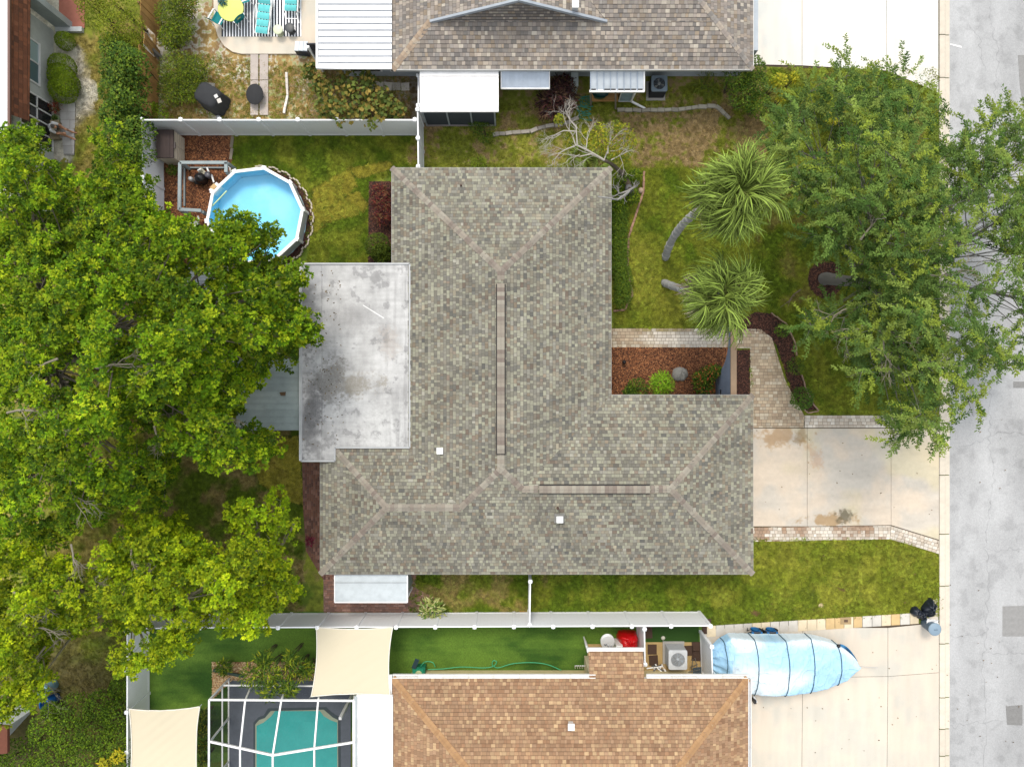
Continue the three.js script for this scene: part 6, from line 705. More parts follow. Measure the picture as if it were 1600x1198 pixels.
// patio slab, striped rug and furniture
{ const pts = [[333, -60], [497, -60], [497, 85], [378, 85], [364, 82], [351, 73], [341, 58], [335, 38]]; const g = thing('patio', 'pale concrete patio with a rounded corner under the striped rug', 'patio', [0, 0, 0], { kind: 'structure' }); put('slab', new MB().prism(poly(pts), 0, 0.08, [1.12, 1.1, 1.06]), concreteM, g);
  const st = texture(512, 64, (i) => { const k = Math.floor(i / 512 * 54); return k % 2 ? [0.78, 0.79, 0.82] : [0.012, 0.016, 0.026]; }, { wrap: false }); const a = XZ(347, -30), b = XZ(471.5, 58.5); const rg = new MB().prism([[a[0], a[1]], [b[0], a[1]], [b[0], b[1]], [a[0], b[1]]], 0.082, 0.094, [1, 1, 1]).geo(), p = rg.attributes.position, u = rg.attributes.uv; for (let k = 0; k < p.count; k++) u.setXY(k, (p.getX(k) - a[0]) / (b[0] - a[0]), (p.getZ(k) - a[1]) / (b[1] - a[1])); solo('striped_rug', 'black and white striped outdoor rug on the pale patio', 'rug', rg, new THREE.MeshStandardMaterial({ map: st, roughness: 0.95 }), null);
  const T = P(360, 13, 0.75), t = thing('patio_table', 'round lime green patio table on the striped rug', 'table', [T.x, 0, T.z]); put('tabletop', new MB().lathe(T.x, 0.7, T.z, [[0, 0], [0.57, 0], [0.595, 0.02], [0.595, 0.05], [0.57, 0.06], [0, 0.06]], 40, ph(226, 236, 112)), painted, t); put('pole', new MB().tube([new THREE.Vector3(T.x, 0.08, T.z), new THREE.Vector3(T.x, 0.72, T.z)], 0.05, 0.05, 10, GREY), painted, t); put('foot', new MB().lathe(T.x, 0.08, T.z, [[0.26, 0], [0.26, 0.04], [0, 0.06]], 20, GREY), painted, t);
  R = rngOf(805); solo('potted_plant', 'dark teal leafed pot plant on the lime green table', 'plant', (() => { const b = new MB(), q = P(347, 3, 0.8); leafBlob(b, q, 0.16, 0.16, 0.16, 120, 0.14, 0.03, [[0.03, 0.12, 0.12], [0.02, 0.07, 0.08]], { shell: 0.1 }); return b; })(), leafSolid);
  const chair = (label, x, y, ry) => { const c = thing('patio_chair', label, 'chair', P(x, y, 0.08), { group: 'teal chairs round the lime table' }), tc = ph(0, 150, 156); const L = (n, b, m = cloth) => put(n, b, m, c, true); L('seat', new MB().grid(8, 8, (u, v) => new THREE.Vector3((u - 0.5) * 0.52, 0.42 - 0.05 * Math.sin(u * Math.PI), (v - 0.5) * 0.5), tc)); L('backrest', new MB().grid(8, 8, (u, v) => new THREE.Vector3((u - 0.5) * 0.56, 0.44 + v * 0.5, 0.26 + v * 0.14 - 0.06 * Math.sin(u * Math.PI)), tc)); for (const s of [-1, 1]) { L('armrest', new MB().bar(new THREE.Vector3(s * 0.29, 0.62, -0.22), new THREE.Vector3(s * 0.29, 0.64, 0.3), 0.05, 0.03, WHITE), painted); for (const z of [-0.24, 0.26]) L('leg', new MB().bar(new THREE.Vector3(s * 0.27, 0, z * 1.1), new THREE.Vector3(s * 0.27, 0.62, z), 0.035, 0.03, WHITE), painted); } c.rotation.y = ry; };
  chair('teal patio chair at the lower left of the lime table', 347, 36, -0.5); chair('teal patio chair at the lower right of the lime table', 376, 33, 0.7); chair('teal patio chair at the upper right of the lime table', 385, 4, 1.9);
  const lounge = (label, x0, y0, x1, y1, back) => { const A = P(x0, y0, 0.4), Bq = P(x1, y1, 0.4), L = A.distanceTo(Bq), c = thing('sun_lounger', label, 'sun lounger', [A.x, 0.08, A.z], { group: 'turquoise loungers on the striped rug' }), tq = ph(112, 222, 226); R = rngOf(806); const l = (n, b, m = cloth) => put(n, b, m, c, true); const seg = 6; for (let k = 0; k < seg; k++) { const z0 = L * k / seg + 0.015, z1 = L * (k + 1) / seg - 0.015, up = (z) => 0.36 + (back && z < L * 0.4 ? (L * 0.4 - z) * 0.45 : 0); l('cushion', new MB().grid(6, 4, (u, v) => { const z = z0 + (z1 - z0) * v; return new THREE.Vector3((u - 0.5) * 0.56, up(z) + 0.05 * Math.sin(v * Math.PI), z); }, jit(tq, 0.05))); } for (const s of [-1, 1]) { l('frame', new MB().bar(new THREE.Vector3(s * 0.31, 0.33, 0), new THREE.Vector3(s * 0.31, 0.33, L), 0.04, 0.04, WHITE), painted); l('armrest', new MB().tube(new THREE.CatmullRomCurve3([new THREE.Vector3(s * 0.33, 0.1, L * 0.3), new THREE.Vector3(s * 0.35, 0.52, L * 0.38), new THREE.Vector3(s * 0.35, 0.52, L * 0.58), new THREE.Vector3(s * 0.32, 0.1, L * 0.85)]).getPoints(14), 0.022, 0.022, 7, [0.7, 0.72, 0.7]), painted); for (const z of [0.1, L - 0.15]) l('leg', new MB().box(s * 0.29, 0.16, z, 0.04, 0.32, 0.04, WHITE), painted); } c.rotation.y = Math.atan2(Bq.x - A.x, Bq.z - A.z); };
  lounge('long turquoise lounger in the middle of the striped rug', 417, -14, 408.5, 53, true); lounge('turquoise lounger at the top right of the rug, cut by frame', 457, -46, 454, 18, true);
  const w = thing('folding_stool', 'white framed footrest below the right turquoise lounger', 'footrest', P(455, 26, 0.3)); const wb = new MB(); wb.bar(P(444, 20, 0.35), P(447, 36, 0.35), 0.03, 0.03, WHITE).bar(P(463, 20, 0.35), P(467, 36, 0.35), 0.03, 0.03, WHITE).bar(P(447, 29, 0.33), P(465, 29, 0.33), 0.03, 0.03, WHITE); put('frame', wb, painted, w);
  for (const [x, y, c, l] of [[434, 46, ph(236, 246, 210), 'cream coloured round stool on the striped rug'], [452, 43, [0.045, 0.05, 0.055], 'dark woven round stool on the striped rug']]) { const q = P(x, y, 0.45), s = thing('round_stool', l, 'stool', [q.x, 0, q.z]); put('seat', new MB().lathe(q.x, 0.42, q.z, [[0.2, 0], [0.23, 0.02], [0.22, 0.05], [0.12, 0.07], [0, 0.075]], 22, c), painted, s); put('body', new MB().lathe(q.x, 0.095, q.z, [[0.17, 0], [0.13, 0.16], [0.2, 0.32]], 18, mul(c, 0.8)), painted, s); }
  const bx = thing('storage_crate', 'white and navy crate at the lower right patio corner', 'crate', P(473, 78, 0.08)); const q = P(473, 77, 0.3); put('body', new MB().box(q.x, 0.3, q.z, 0.6, 0.44, 0.42, ph(20, 44, 74), -0.1), painted, bx); for (let k = 0; k < 3; k++) put('lid', new MB().box(q.x - 0.2 + k * 0.2, 0.54, q.z - 0.03, 0.19, 0.05, 0.44, ph(226, 236, 246), -0.1), painted, bx); }
// stones along paths
function stones(label, pts, c, { w = 0.36, d = 0.16, h = 0.12, cat = 'edging', seed = 1 } = {}) { R = rngOf(seed); const g = thing('stone_edging', label, cat, P(...pts[0], 0)); const l = pts.map((p) => P(...p, 0)); for (let k = 0; k + 1 < l.length; k++) { const L = l[k].distanceTo(l[k + 1]), n = Math.max(1, Math.round(L / w)), ry = Math.atan2(-(l[k + 1].z - l[k].z), l[k + 1].x - l[k].x); for (let i = 0; i < n; i++) { const q = l[k].clone().lerp(l[k + 1], (i + 0.5) / n); put('stone', new MB().box(q.x, h / 2, q.z, L / n * 0.94, h * rr(0.85, 1.15), d * rr(0.85, 1.15), jit(c, 0.18), ry + rr(-0.12, 0.12)), matte, g); } } return g; }
stones('grey edging blocks on the bare earth below the red bush', [[770, 211], [800, 208], [828, 206], [852, 198], [880, 195], [904, 184]], [0.34, 0.31, 0.27], { seed: 811 });
stones('grey edging blocks curving below the air conditioner', [[964, 172], [988, 173], [1016, 173], [1060, 172], [1090, 168], [1118, 166], [1140, 186]], [0.3, 0.28, 0.23], { seed: 812 });
stones('white painted bricks in a line across the sandy yard', [[448, 114], [450, 150], [444, 178]], [0.62, 0.58, 0.53], { w: 0.3, d: 0.1, seed: 813 });
stones('white stepping stones under the windows of the north house', [[572, 134], [640, 136]], [0.5, 0.47, 0.43], { w: 0.42, d: 0.34, h: 0.05, seed: 814, cat: 'stepping stones' });
stones('brick edging along the east foundation hedge', [[1006, 268], [1005, 300], [992, 340], [982, 370], [980, 420], [988, 460], [976, 484], [958, 486]], [0.3, 0.18, 0.12], { w: 0.22, d: 0.09, seed: 815 });
stones('thin curved tan edging along the dark mulch crescent', [[1204, 489], [1228, 506], [1242, 536], [1244, 556]], [0.28, 0.2, 0.13], { w: 0.3, d: 0.05, seed: 816 });
stones('broken tan edging by the green shrub near the driveway', [[1252, 585], [1258, 606], [1270, 630], [1278, 642], [1262, 645], [1254, 638]], [0.3, 0.2, 0.15], { w: 0.3, d: 0.05, seed: 817 });
stones('grey plank border between corner mulch and lawn', [[363, 213], [361, 250]], [0.2, 0.17, 0.13], { w: 0.6, d: 0.12, h: 0.06, seed: 818 });
R = rngOf(820); { const q = P(1062, 584, 0), b = new MB(); b.grid(20, 10, (u, v) => { const a = u * 6.2832, e = v * Math.PI / 2, k = 1 + 0.25 * (noise(Math.cos(a) * 2 + 5, Math.sin(a) * 2 + v * 3 + 5, 7) - 0.5); return new THREE.Vector3(q.x + Math.cos(a) * Math.cos(e) * 0.38 * k, Math.sin(e) * 0.3 * k, q.z + Math.sin(a) * Math.cos(e) * 0.36 * k); }, [0.3, 0.29, 0.26]); solo('boulder', 'rough pale boulder in the courtyard mulch', 'boulder', b, bark); }
{ const q = P(1001, 298, 0); solo('stone', 'round tan stone beside the dead stump', 'stone', new MB().lathe(q.x, 0, q.z, [[0.12, 0], [0.15, 0.07], [0.09, 0.15], [0, 0.17]], 9, [0.4, 0.3, 0.22]), matte); solo('lawn_lamp', 'small dark path lamp on courtyard mulch', 'lamp', new MB().lathe(P(974, 566).x, 0, P(974, 566).z, [[0.02, 0], [0.02, 0.25], [0.1, 0.26], [0.05, 0.33], [0, 0.34]], 10, BLACK), painted); }
R = rngOf(821); { const b = new MB(); twigs(b, P(1252, 452, 0.05), new THREE.Vector3(-0.7, 0.02, 0.7), 0.9, 0.03, 1, ph(160, 140, 120)); solo('fallen_branch', 'fallen bare branch on the lawn left of the street tree', 'branch', b, bark); }
// air conditioners
function aircon(label, x, y, h, sx, sz, c, top, fan, grille) { const q = P(x, y, h), g = thing('air_conditioner', label, 'air conditioner', [q.x, 0, q.z]); R = rngOf(Math.round(x)); put('body', new MB().box(q.x, h / 2 - 0.02, q.z, sx * 0.96, h - 0.06, sz * 0.96, c), painted, g); const lo = new MB(); for (let k = 0; k < 9; k++) { const yy = 0.1 + k * (h - 0.2) / 9; lo.box(q.x, yy, q.z, sx, 0.02, sz, mul(c, 1.3)); } put('louvre', lo, painted, g);
  const sh = new THREE.Shape(), a = sx / 2 + 0.02, d = sz / 2 + 0.02, rr0 = 0.09; sh.moveTo(-a + rr0, -d); sh.lineTo(a - rr0, -d); sh.quadraticCurveTo(a, -d, a, -d + rr0); sh.lineTo(a, d - rr0); sh.quadraticCurveTo(a, d, a - rr0, d); sh.lineTo(-a + rr0, d); sh.quadraticCurveTo(-a, d, -a, d - rr0); sh.lineTo(-a, -d + rr0); sh.quadraticCurveTo(-a, -d, -a + rr0, -d); const ho = new THREE.Path(); ho.absarc(0, 0, Math.min(sx, sz) * 0.39, 0, Math.PI * 2, true); sh.holes.push(ho); const e = new THREE.ExtrudeGeometry(sh, { depth: 0.05, bevelEnabled: false, curveSegments: 24 }); e.rotateX(-Math.PI / 2); e.translate(q.x, h - 0.05, q.z); const n = e.attributes.position.count, cc = new Float32Array(n * 3); for (let k = 0; k < n; k++) cc.set(top, k * 3); e.setAttribute('color', new THREE.BufferAttribute(cc, 3)); put('top_panel', e, painted, g);
  const r0 = Math.min(sx, sz) * 0.39; put('well', new MB().lathe(q.x, h - 0.03, q.z, [[0, -0.04], [r0, -0.035]], 24, [0.02, 0.022, 0.026]), matte, g); for (let k = 0; k < fan; k++) { const t = k / fan * 6.2832; put('fan_blade', new MB().face([new THREE.Vector3(q.x + Math.cos(t) * 0.05, h - 0.05, q.z + Math.sin(t) * 0.05), new THREE.Vector3(q.x + Math.cos(t + 0.62) * r0 * 0.9, h - 0.03, q.z + Math.sin(t + 0.62) * r0 * 0.9), new THREE.Vector3(q.x + Math.cos(t) * r0 * 0.9, h - 0.055, q.z + Math.sin(t) * r0 * 0.9)].reverse(), grille), metalM, g); } put('hub', new MB().lathe(q.x, h - 0.05, q.z, [[0.07, 0], [0.07, 0.04], [0, 0.05]], 14, grille), painted, g);
  const gr = new MB(); for (let k = 1; k < 6; k++) { const r = r0 * k / 6; gr.tube(Array.from({ length: 25 }, (_, i) => new THREE.Vector3(q.x + Math.cos(i / 12 * Math.PI) * r, h - 0.004, q.z + Math.sin(i / 12 * Math.PI) * r)), 0.0035, 0.0035, 4, mul(top, 0.8)); } for (let k = 0; k < 8; k++) { const t = k / 8 * Math.PI * 2; gr.bar(new THREE.Vector3(q.x, h - 0.005, q.z), new THREE.Vector3(q.x + Math.cos(t) * r0, h - 0.005, q.z + Math.sin(t) * r0), 0.006, 0.006, mul(top, 0.8)); } put('grille', gr, painted, g); put('pad', new MB().box(q.x, 0.03, q.z, sx + 0.2, 0.06, sz + 0.2, [0.35, 0.34, 0.32]), matte, g); }
aircon('dark grey air conditioner against the north house wall', 1030.5, 130, 0.85, 0.7, 0.7, [0.02, 0.021, 0.025], ph(142, 160, 176), 3, [0.3, 0.3, 0.28]);
aircon('light grey air conditioner beside the brown roof bump', 1059.5, 1031, 0.9, 0.82, 0.86, [0.24, 0.25, 0.26], ph(226, 230, 234), 7, [0.34, 0.38, 0.42]);
{ const q = P(898, 124, 0.9), g = thing('utility_cabinet', 'narrow pale cabinet against the wall by the red bush', 'cabinet', [q.x, 0, q.z]); put('body', new MB().box(q.x, 0.45, q.z, 0.32, 0.9, 0.6, ph(192, 206, 206)), painted, g); put('lid', new MB().box(q.x, 0.92, q.z, 0.34, 0.04, 0.62, ph(204, 216, 216)), painted, g); put('latch', new MB().box(q.x + 0.05, 0.95, q.z - 0.05, 0.06, 0.02, 0.04, BLACK), painted, g); }
// hoses
R = rngOf(830); { const pts = []; for (let k = 0; k < 60; k++) { const t = k / 59; pts.push(P(914 + Math.sin(k * 0.9 + R()) * (6 + 9 * R()) , 150 + t * 34 + Math.cos(k * 0.9) * 7 * R(), 0.03 + 0.01 * (k % 3))); } solo('garden_hose', 'tangled green hose on the weeds below the ribbed awning', 'hose', new MB().tube(new THREE.CatmullRomCurve3(pts).getPoints(240), 0.018, 0.018, 5, [0.03, 0.22, 0.15]), painted); }
solo('garden_hose', 'green hose lying along the turf beside the brown roof', 'hose', new MB().tube(new THREE.CatmullRomCurve3([[668, 1046], [690, 1045], [720, 1042], [760, 1043], [772, 1040], [776, 1034], [771, 1032], [769, 1038], [776, 1043], [800, 1037], [830, 1035], [855, 1038], [877, 1047]].map((p) => P(...p, 0.26))).getPoints(90), 0.022, 0.022, 6, [0.04, 0.36, 0.17]), painted);
{ const q = P(654, 1050, 0.5), g = thing('hose_reel', 'green hose reel box at the corner of brown roof', 'hose reel', [q.x, 0, q.z]); put('body', new MB().box(q.x, 0.25, q.z, 0.6, 0.42, 0.42, ph(10, 130, 100)), painted, g); put('lid', new MB().box(q.x - 0.02, 0.48, q.z + 0.02, 0.5, 0.05, 0.34, ph(20, 150, 116)).lathe(q.x, 0.5, q.z + 0.08, [[0.16, 0], [0.14, 0.03], [0, 0.04]], 16, ph(190, 200, 150)), painted, g); put('handle', new MB().bar(P(646, 1044, 0.5), P(652, 1030, 0.7), 0.2, 0.03, ph(50, 78, 92)), painted, g); put('loose_hose', new MB().tube(new THREE.CatmullRomCurve3([[656, 1042], [664, 1034], [676, 1035], [680, 1042]].map((p) => P(...p, 0.3))).getPoints(24), 0.02, 0.02, 6, [0.04, 0.36, 0.17]), painted, g); }
R = rngOf(831); { const g = thing('pipe_rack', 'row of small white pipes on the ledge by the bump out', 'pipes', P(908, 1043, 0)); for (let k = 0; k < 6; k++) put('pipe', new MB().tube([P(899 + k * 3.6, 1044, 0.25), P(899 + k * 3.6 - 0.5, 1040, 0.55), P(901 + k * 3.6, 1040, 0.56)], 0.025, 0.025, 6, WHITE), painted, g); }
// side yard of the brown house: paddle board, red bag, pavers, junk
{ const g = thing('low_screen', 'white low screen enclosing the paddle board and red bag', 'screen', P(920, 1010, 0)); put('panel', new MB().bar(P(918, 1012, 0.6), P(914, 1001, 0.6), 0.06, 1.1, WHITE), painted, g); put('post', new MB().box(P(914.5, 1002).x, 0.6, P(0, 1002).z, 0.1, 1.25, 0.1, WHITE), painted, g); }
solo('gravel', 'tan gravel strip under the bump out and air conditioner', 'gravel', new MB().prism(poly([[918, 1006], [1000, 1006], [1000, 1003], [1096, 1003], [1096, 1052], [918, 1052]]), 0.008, 0.012, ph(206, 176, 120)), matte, null, { kind: 'stuff' });
sheet('artificial_turf', 'small square of dark turf inside the white fences', 'turf', poly([[1010, 976], [1092, 974], [1092, 1003], [1010, 1003]]), 0.016, new THREE.MeshStandardMaterial({ roughness: 0.95, map: turfTex }));
{ const q = P(949, 1001, 1.2), g = thing('paddle_board', 'white rounded paddle board standing by the red bag', 'board', P(950, 1005, 0)); const sh = new THREE.Shape(); sh.absellipse(0, 0, 0.3, 0.46, 0, Math.PI * 2); const e = new THREE.ExtrudeGeometry(sh, { depth: 0.08, bevelEnabled: true, bevelSize: 0.02, bevelThickness: 0.02, curveSegments: 28 }); e.rotateX(-Math.PI / 2 + 0.55); e.rotateY(0.25); e.translate(q.x, 1.2, q.z); const n = e.attributes.position.count, cc = new Float32Array(n * 3).fill(0.72); e.setAttribute('color', new THREE.BufferAttribute(cc, 3)); put('board', e, vinyl, g); const k = P(947, 1006, 1.3), b = new MB(); for (const [dx, dz, s] of [[-0.02, 0.02, 0.07], [0.12, 0.12, 0.05], [0.26, 0.14, 0.04]]) b.lathe(k.x + dx, 1.22 - dz * 0.5, k.z + dz, [[s, 0], [s, 0.06], [0, 0.07]], 12, GREY); put('fitting', b, painted, g); put('cap', new MB().box(P(963, 1003).x, 0.5, P(0, 1003).z, 0.3, 0.9, 0.4, WHITE), painted, g); }
R = rngOf(832); { const q = P(982, 1002, 0.5), b = new MB(); b.grid(36, 18, (u, v) => { const a = u * 6.2832, e = v * Math.PI / 2, sq = 1 / Math.pow(Math.pow(Math.abs(Math.cos(a)), 5) + Math.pow(Math.abs(Math.sin(a)), 5), 0.2), k = 1 + 0.16 * (noise(Math.cos(a) * 3 + 9, Math.sin(a) * 3 + v * 4, 17) - 0.5) + 0.03 * Math.sin(a * 13); return new THREE.Vector3(q.x + Math.cos(a) * sq * Math.pow(Math.cos(e), 0.5) * 0.46 * k, 0.9 * Math.pow(Math.sin(e), 0.8) * k, q.z + Math.sin(a) * sq * Math.pow(Math.cos(e), 0.5) * 0.36 * k); }, ph(216, 14, 24)); const g = thing('red_bag', 'bulging shiny red plastic bag beside the white board', 'bag', [q.x, 0, q.z]); put('bag', b, SM({ roughness: 0.3, side: THREE.DoubleSide }), g); put('tie', new MB().tube([new THREE.Vector3(q.x - 0.1, 0.85, q.z - 0.1), new THREE.Vector3(q.x - 0.14, 1.0, q.z - 0.18)], 0.03, 0.015, 6, [0.5, 0.05, 0.06]), painted, g); }
R = rngOf(833); { const g = thing('paving_tiles', 'loose dark brown paving tiles round the light grey air conditioner', 'tiles', P(1018, 1020, 0)); for (const [x, y] of [[1019, 1014], [1021, 1031], [1076, 1016], [1088, 1010], [1088, 1024], [1104, 978], [1012, 985]]) put('tile', new MB().box(P(x, y).x, 0.035, P(x, y).z, 0.42, 0.05, x > 1100 || x < 1014 ? 0.7 : 0.46, jit(ph(84, 62, 50), 0.12), rr(-0.08, 0.08)), matte, g);
  const j = thing('scrap_pile', 'small heap of pale scraps and pipes beside the air conditioner', 'scrap', P(1022, 1044, 0)); for (let k = 0; k < 14; k++) put('scrap', new MB().tube([P(rr(1010, 1042), rr(1037, 1050), 0.06), P(rr(1010, 1042), rr(1037, 1050), 0.12)], 0.035, 0.03, 6, jit(pick([WHITE, [0.5, 0.36, 0.2], [0.1, 0.1, 0.1]]), 0.2)), painted, j);
  const c = thing('folded_chair', 'folded dark metal chair leaning on the white fence panel', 'chair', P(1086, 1044, 0)); const cb = new MB(); for (const [a, b] of [[[1080, 1052], [1083, 1030]], [[1092, 1052], [1086, 1028]], [[1076, 1050], [1094, 1046]], [[1079, 1042], [1090, 1038]]]) cb.tube([P(...a, 0.3), P(...b, 0.7)], 0.02, 0.02, 6, [0.2, 0.2, 0.2]); put('frame', cb, metalM, c); put('seat', new MB().box(P(1086, 1044).x, 0.4, P(0, 1044).z, 0.4, 0.03, 0.5, [0.05, 0.07, 0.09], 0.1, 0.3), cloth, c); const ro = thing('stone', 'white stone on the small square of turf', 'stone', P(1036, 996, 0)); put('rock', new MB().lathe(P(1036, 996).x, 0.02, P(0, 996).z, [[0.09, 0], [0.1, 0.04], [0, 0.09]], 9, [0.6, 0.58, 0.48]), matte, ro); }
// shade sails
function sail(label, q, sagv, seed, pleat) { const v = q.map(([x, y, h]) => P(x, y, h)), c = v[0].clone().add(v[1]).add(v[2]).add(v[3]).multiplyScalar(0.25), g = thing('shade_sail', label, 'shade sail', [c.x, 0, c.z]); const f = (u, w) => { const iu = u + (0.5 - u) * 0.07 * 4 * w * (1 - w), iw = w + (0.5 - w) * 0.06 * 4 * u * (1 - u), p = v[0].clone().multiplyScalar((1 - iu) * (1 - iw)).addScaledVector(v[1], iu * (1 - iw)).addScaledVector(v[2], iu * iw).addScaledVector(v[3], (1 - iu) * iw); p.y -= sagv * 16 * u * (1 - u) * w * (1 - w) * 0.5; p.y += 0.012 * Math.sin((u * 0.7 + w) * pleat) * u * (1 - u) * 4 + 0.05 * (noise(u * 4 + seed, w * 4, seed) - 0.5); return p; };
  put('canopy', new MB().grid(40, 40, f, ph(250, 238, 210, 1.55)), new THREE.MeshPhysicalMaterial({ vertexColors: true, roughness: 0.9, side: THREE.DoubleSide, transmission: 0.2, thickness: 0 }), g); const hem = new MB(); for (const [a, b] of [[[0, 0], [1, 0]], [[1, 0], [1, 1]], [[1, 1], [0, 1]], [[0, 1], [0, 0]]]) hem.tube(Array.from({ length: 21 }, (_, k) => f(a[0] + (b[0] - a[0]) * k / 20, a[1] + (b[1] - a[1]) * k / 20).add(new THREE.Vector3(0, 0.012, 0))), 0.025, 0.025, 6, [0.75, 0.72, 0.64]); put('hem', hem, painted, g); for (const p of v) { const po = new MB(); po.tube([p.clone(), p.clone().lerp(c.clone().setY(p.y), -0.06)], 0.02, 0.015, 6, GREY); put('shackle', po, metalM, g); } }
sail('square cream shade sail tied to the long white fence', [[494, 979.5, 1.9], [613.5, 979.5, 1.9], [609.5, 1085.5, 2.75], [486, 1088, 2.5]], 0.2, 3, 30);
sail('square cream shade sail in the lower left by the cage', [[201.5, 1107.5, 2.1], [311.5, 1104, 2.4], [309, 1230, 2.4], [202, 1230, 2.1]], 0.22, 5, 44);
// pool cage over the small pool
{ const g = thing('pool_cage', 'white framed screen cage over the dark pool deck', 'pool cage', P(440, 1130, 0)), wc = [0.8, 0.81, 0.83], eh = 2.75, rh = 3.55; const bar = (a, b, w = 0.07) => put('beam', new MB().bar(a, b, w, w, wc), painted, g);
  const A = P(326.5, 1093, eh), B = P(553, 1094.5, eh), a0 = P(362, 1057, 0), e = 1260; const top = (x, y, h) => P(x, y, h);
  bar(A, B); bar(A, P(326, e, eh)); bar(P(553, 1094, eh), P(553, e, eh), 0.11);
  const xs = [326.5, 383, 439.5, 497, 553], lo = [358.5, 398, 452, 503, 552]; xs.forEach((x, k) => bar(P(x, 1093.5, eh), P(lo[k], 1059, 0).setY(0.05)));
  bar(P(349, 1070.5, 1.1), P(552, 1072, 1.1), 0.06); for (const y of [1158, 1226]) bar(P(328, y, eh), P(358, y - 38, 0).setY(0.05)); bar(P(347, 1072, 1.1), P(347, e, 1.1), 0.05); bar(P(358, 1060, 0).setY(0.08), P(358, e, 0).setY(0.08), 0.06);
  // hip shaped roof: rafters rise to a ridge
  const r0 = P(426, 1179.5, rh); bar(P(327, 1158, eh), r0, 0.08); bar(r0, P(554, 1159, eh + 0.05), 0.08); for (const [x, rx, h2, yy] of [[383, 375, 3.15, 1168], [439.5, 426, rh, 1179.5], [497, 491, 3.1, 1169]]) { bar(P(x, 1093.5, eh), P(rx, yy, h2)); bar(P(rx, yy, h2), P(rx, e, h2)); }
  const sm = new THREE.MeshStandardMaterial({ color: 0x0c0d10, transparent: true, opacity: 0.22, roughness: 0.9, side: THREE.DoubleSide }), scr = (q) => put('screen', new MB().face(q, [1, 1, 1]), sm, g);
  const rx = [327, 375, 426, 491, 554], ry = [1158, 1168, 1179.5, 1169, 1159], rhh = [eh, 3.15, rh, 3.1, eh + 0.05]; for (let k = 0; k < 4; k++) { scr([P(xs[k], 1093.5, eh), P(rx[k], ry[k], rhh[k]), P(rx[k + 1], ry[k + 1], rhh[k + 1]), P(xs[k + 1], 1093.5, eh)]); scr([P(rx[k], ry[k], rhh[k]), P(rx[k], e, rhh[k]), P(rx[k + 1], e, rhh[k + 1]), P(rx[k + 1], ry[k + 1], rhh[k + 1])]); scr([P(xs[k], 1093.5, eh), P(xs[k + 1], 1093.5, eh), P(lo[k + 1], 1059, 0).setY(0.05), P(lo[k], 1059, 0).setY(0.05)]); } scr([P(326.5, 1093, eh), P(358, 1059, 0).setY(0.05), P(358, e, 0).setY(0.05), P(326.5, e, eh)]);
  const dk = sheet('pool_deck', 'dark grey pool deck under the white screen cage', 'deck', poly([[356, 1056], [548, 1056], [548, 1260], [356, 1260]]), 0.03, SM({ roughness: 0.85, map: rep(grain, 0.8) })); dk.geometry.attributes.color.array.forEach((_, i, a) => { a[i] = ph(104, 112, 124)[i % 3]; });
  const W = thing('swimming_pool', 'teal swimming pool with cut corners under the screen cage', 'pool', P(463, 1160, 0)), out = [[399, 1260], [399, 1131], [405, 1124], [414, 1121], [423, 1110], [506, 1108], [513, 1114], [520, 1120], [528, 1124], [529, 1260]]; const wat = [[401, 1260], [401, 1133], [412, 1128], [424, 1118], [430, 1110], [500, 1110], [506, 1118], [516, 1124], [527, 1128], [527, 1260]]; const rip = texture(256, 256, (i, j) => fbm(i / 256 * 8, j / 256 * 8, 906, 4, 8), { srgb: false }), wt = texture(256, 256, (i, j) => mul(mixc(ph(34, 168, 164, 1.45), ph(62, 190, 184, 1.45), fbm(i / 40, j / 40, 907, 4)), 0.95 + 0.1 * hash(i, j, 1)));
  put('rim', new MB().prism(poly([[396, 1260], [396, 1128], [404, 1120], [412, 1117], [419, 1106], [510, 1104], [516, 1110], [524, 1116], [532, 1120], [533, 1260]]), 0.031, 0.036, ph(70, 84, 90)), matte, W); put('coping', new MB().prism(poly(out), 0.034, 0.04, ph(176, 188, 164)), matte, W); put('water', new MB().prism(poly(wat), 0.04, 0.046, [1, 1, 1]), new THREE.MeshPhysicalMaterial({ map: rep(wt, 0.25), roughness: 0.06, bumpMap: rep(rip, 0.5), bumpScale: 0.02 }), W); }
solo('pool_hose', 'dark green pipe lying across the straw mulch', 'pipe', new MB().bar(P(333, 1047, 0.1), P(383, 1057, 0.15), 0.12, 0.08, [0.02, 0.05, 0.035]), painted);
// white shed awning south of the house
{ const g = thing('flat_awning', 'plain white flat awning on the south side of the grey roof', 'awning', [0, 0, 0]); const q = [P(523, 898, 2.42), P(636.5, 898, 2.42), P(636.5, 940.5, 2.2), P(523, 940.5, 2.2)]; const b = new MB().face(q.slice().reverse(), ph(224, 234, 240, 1.6)); b.face([q[3], q[2], q[2].clone().setY(2.1), q[3].clone().setY(2.1)].reverse(), WHITE); put('awning_sheet', b, painted, g); put('frame', new MB().bar(q[3], q[2], 0.05, 0.1, WHITE).bar(q[0], q[3], 0.05, 0.08, WHITE).bar(q[1], q[2], 0.05, 0.08, WHITE).bar(q[0].clone().lerp(q[3], 0.28).setY(2.39), q[1].clone().lerp(q[2], 0.28).setY(2.39), 0.02, 0.02, ph(200, 206, 210)), painted, g); for (const x of [526, 633]) { const p = P(x, 939, 2.1); put('post', new MB().box(p.x, 1.05, p.z, 0.08, 2.1, 0.08, WHITE), painted, g); } put('wall_panel', new MB().bar(P(636, 902, 0.9), P(640, 918, 0.9), 0.04, 1.8, ph(150, 160, 156)), painted, g); }
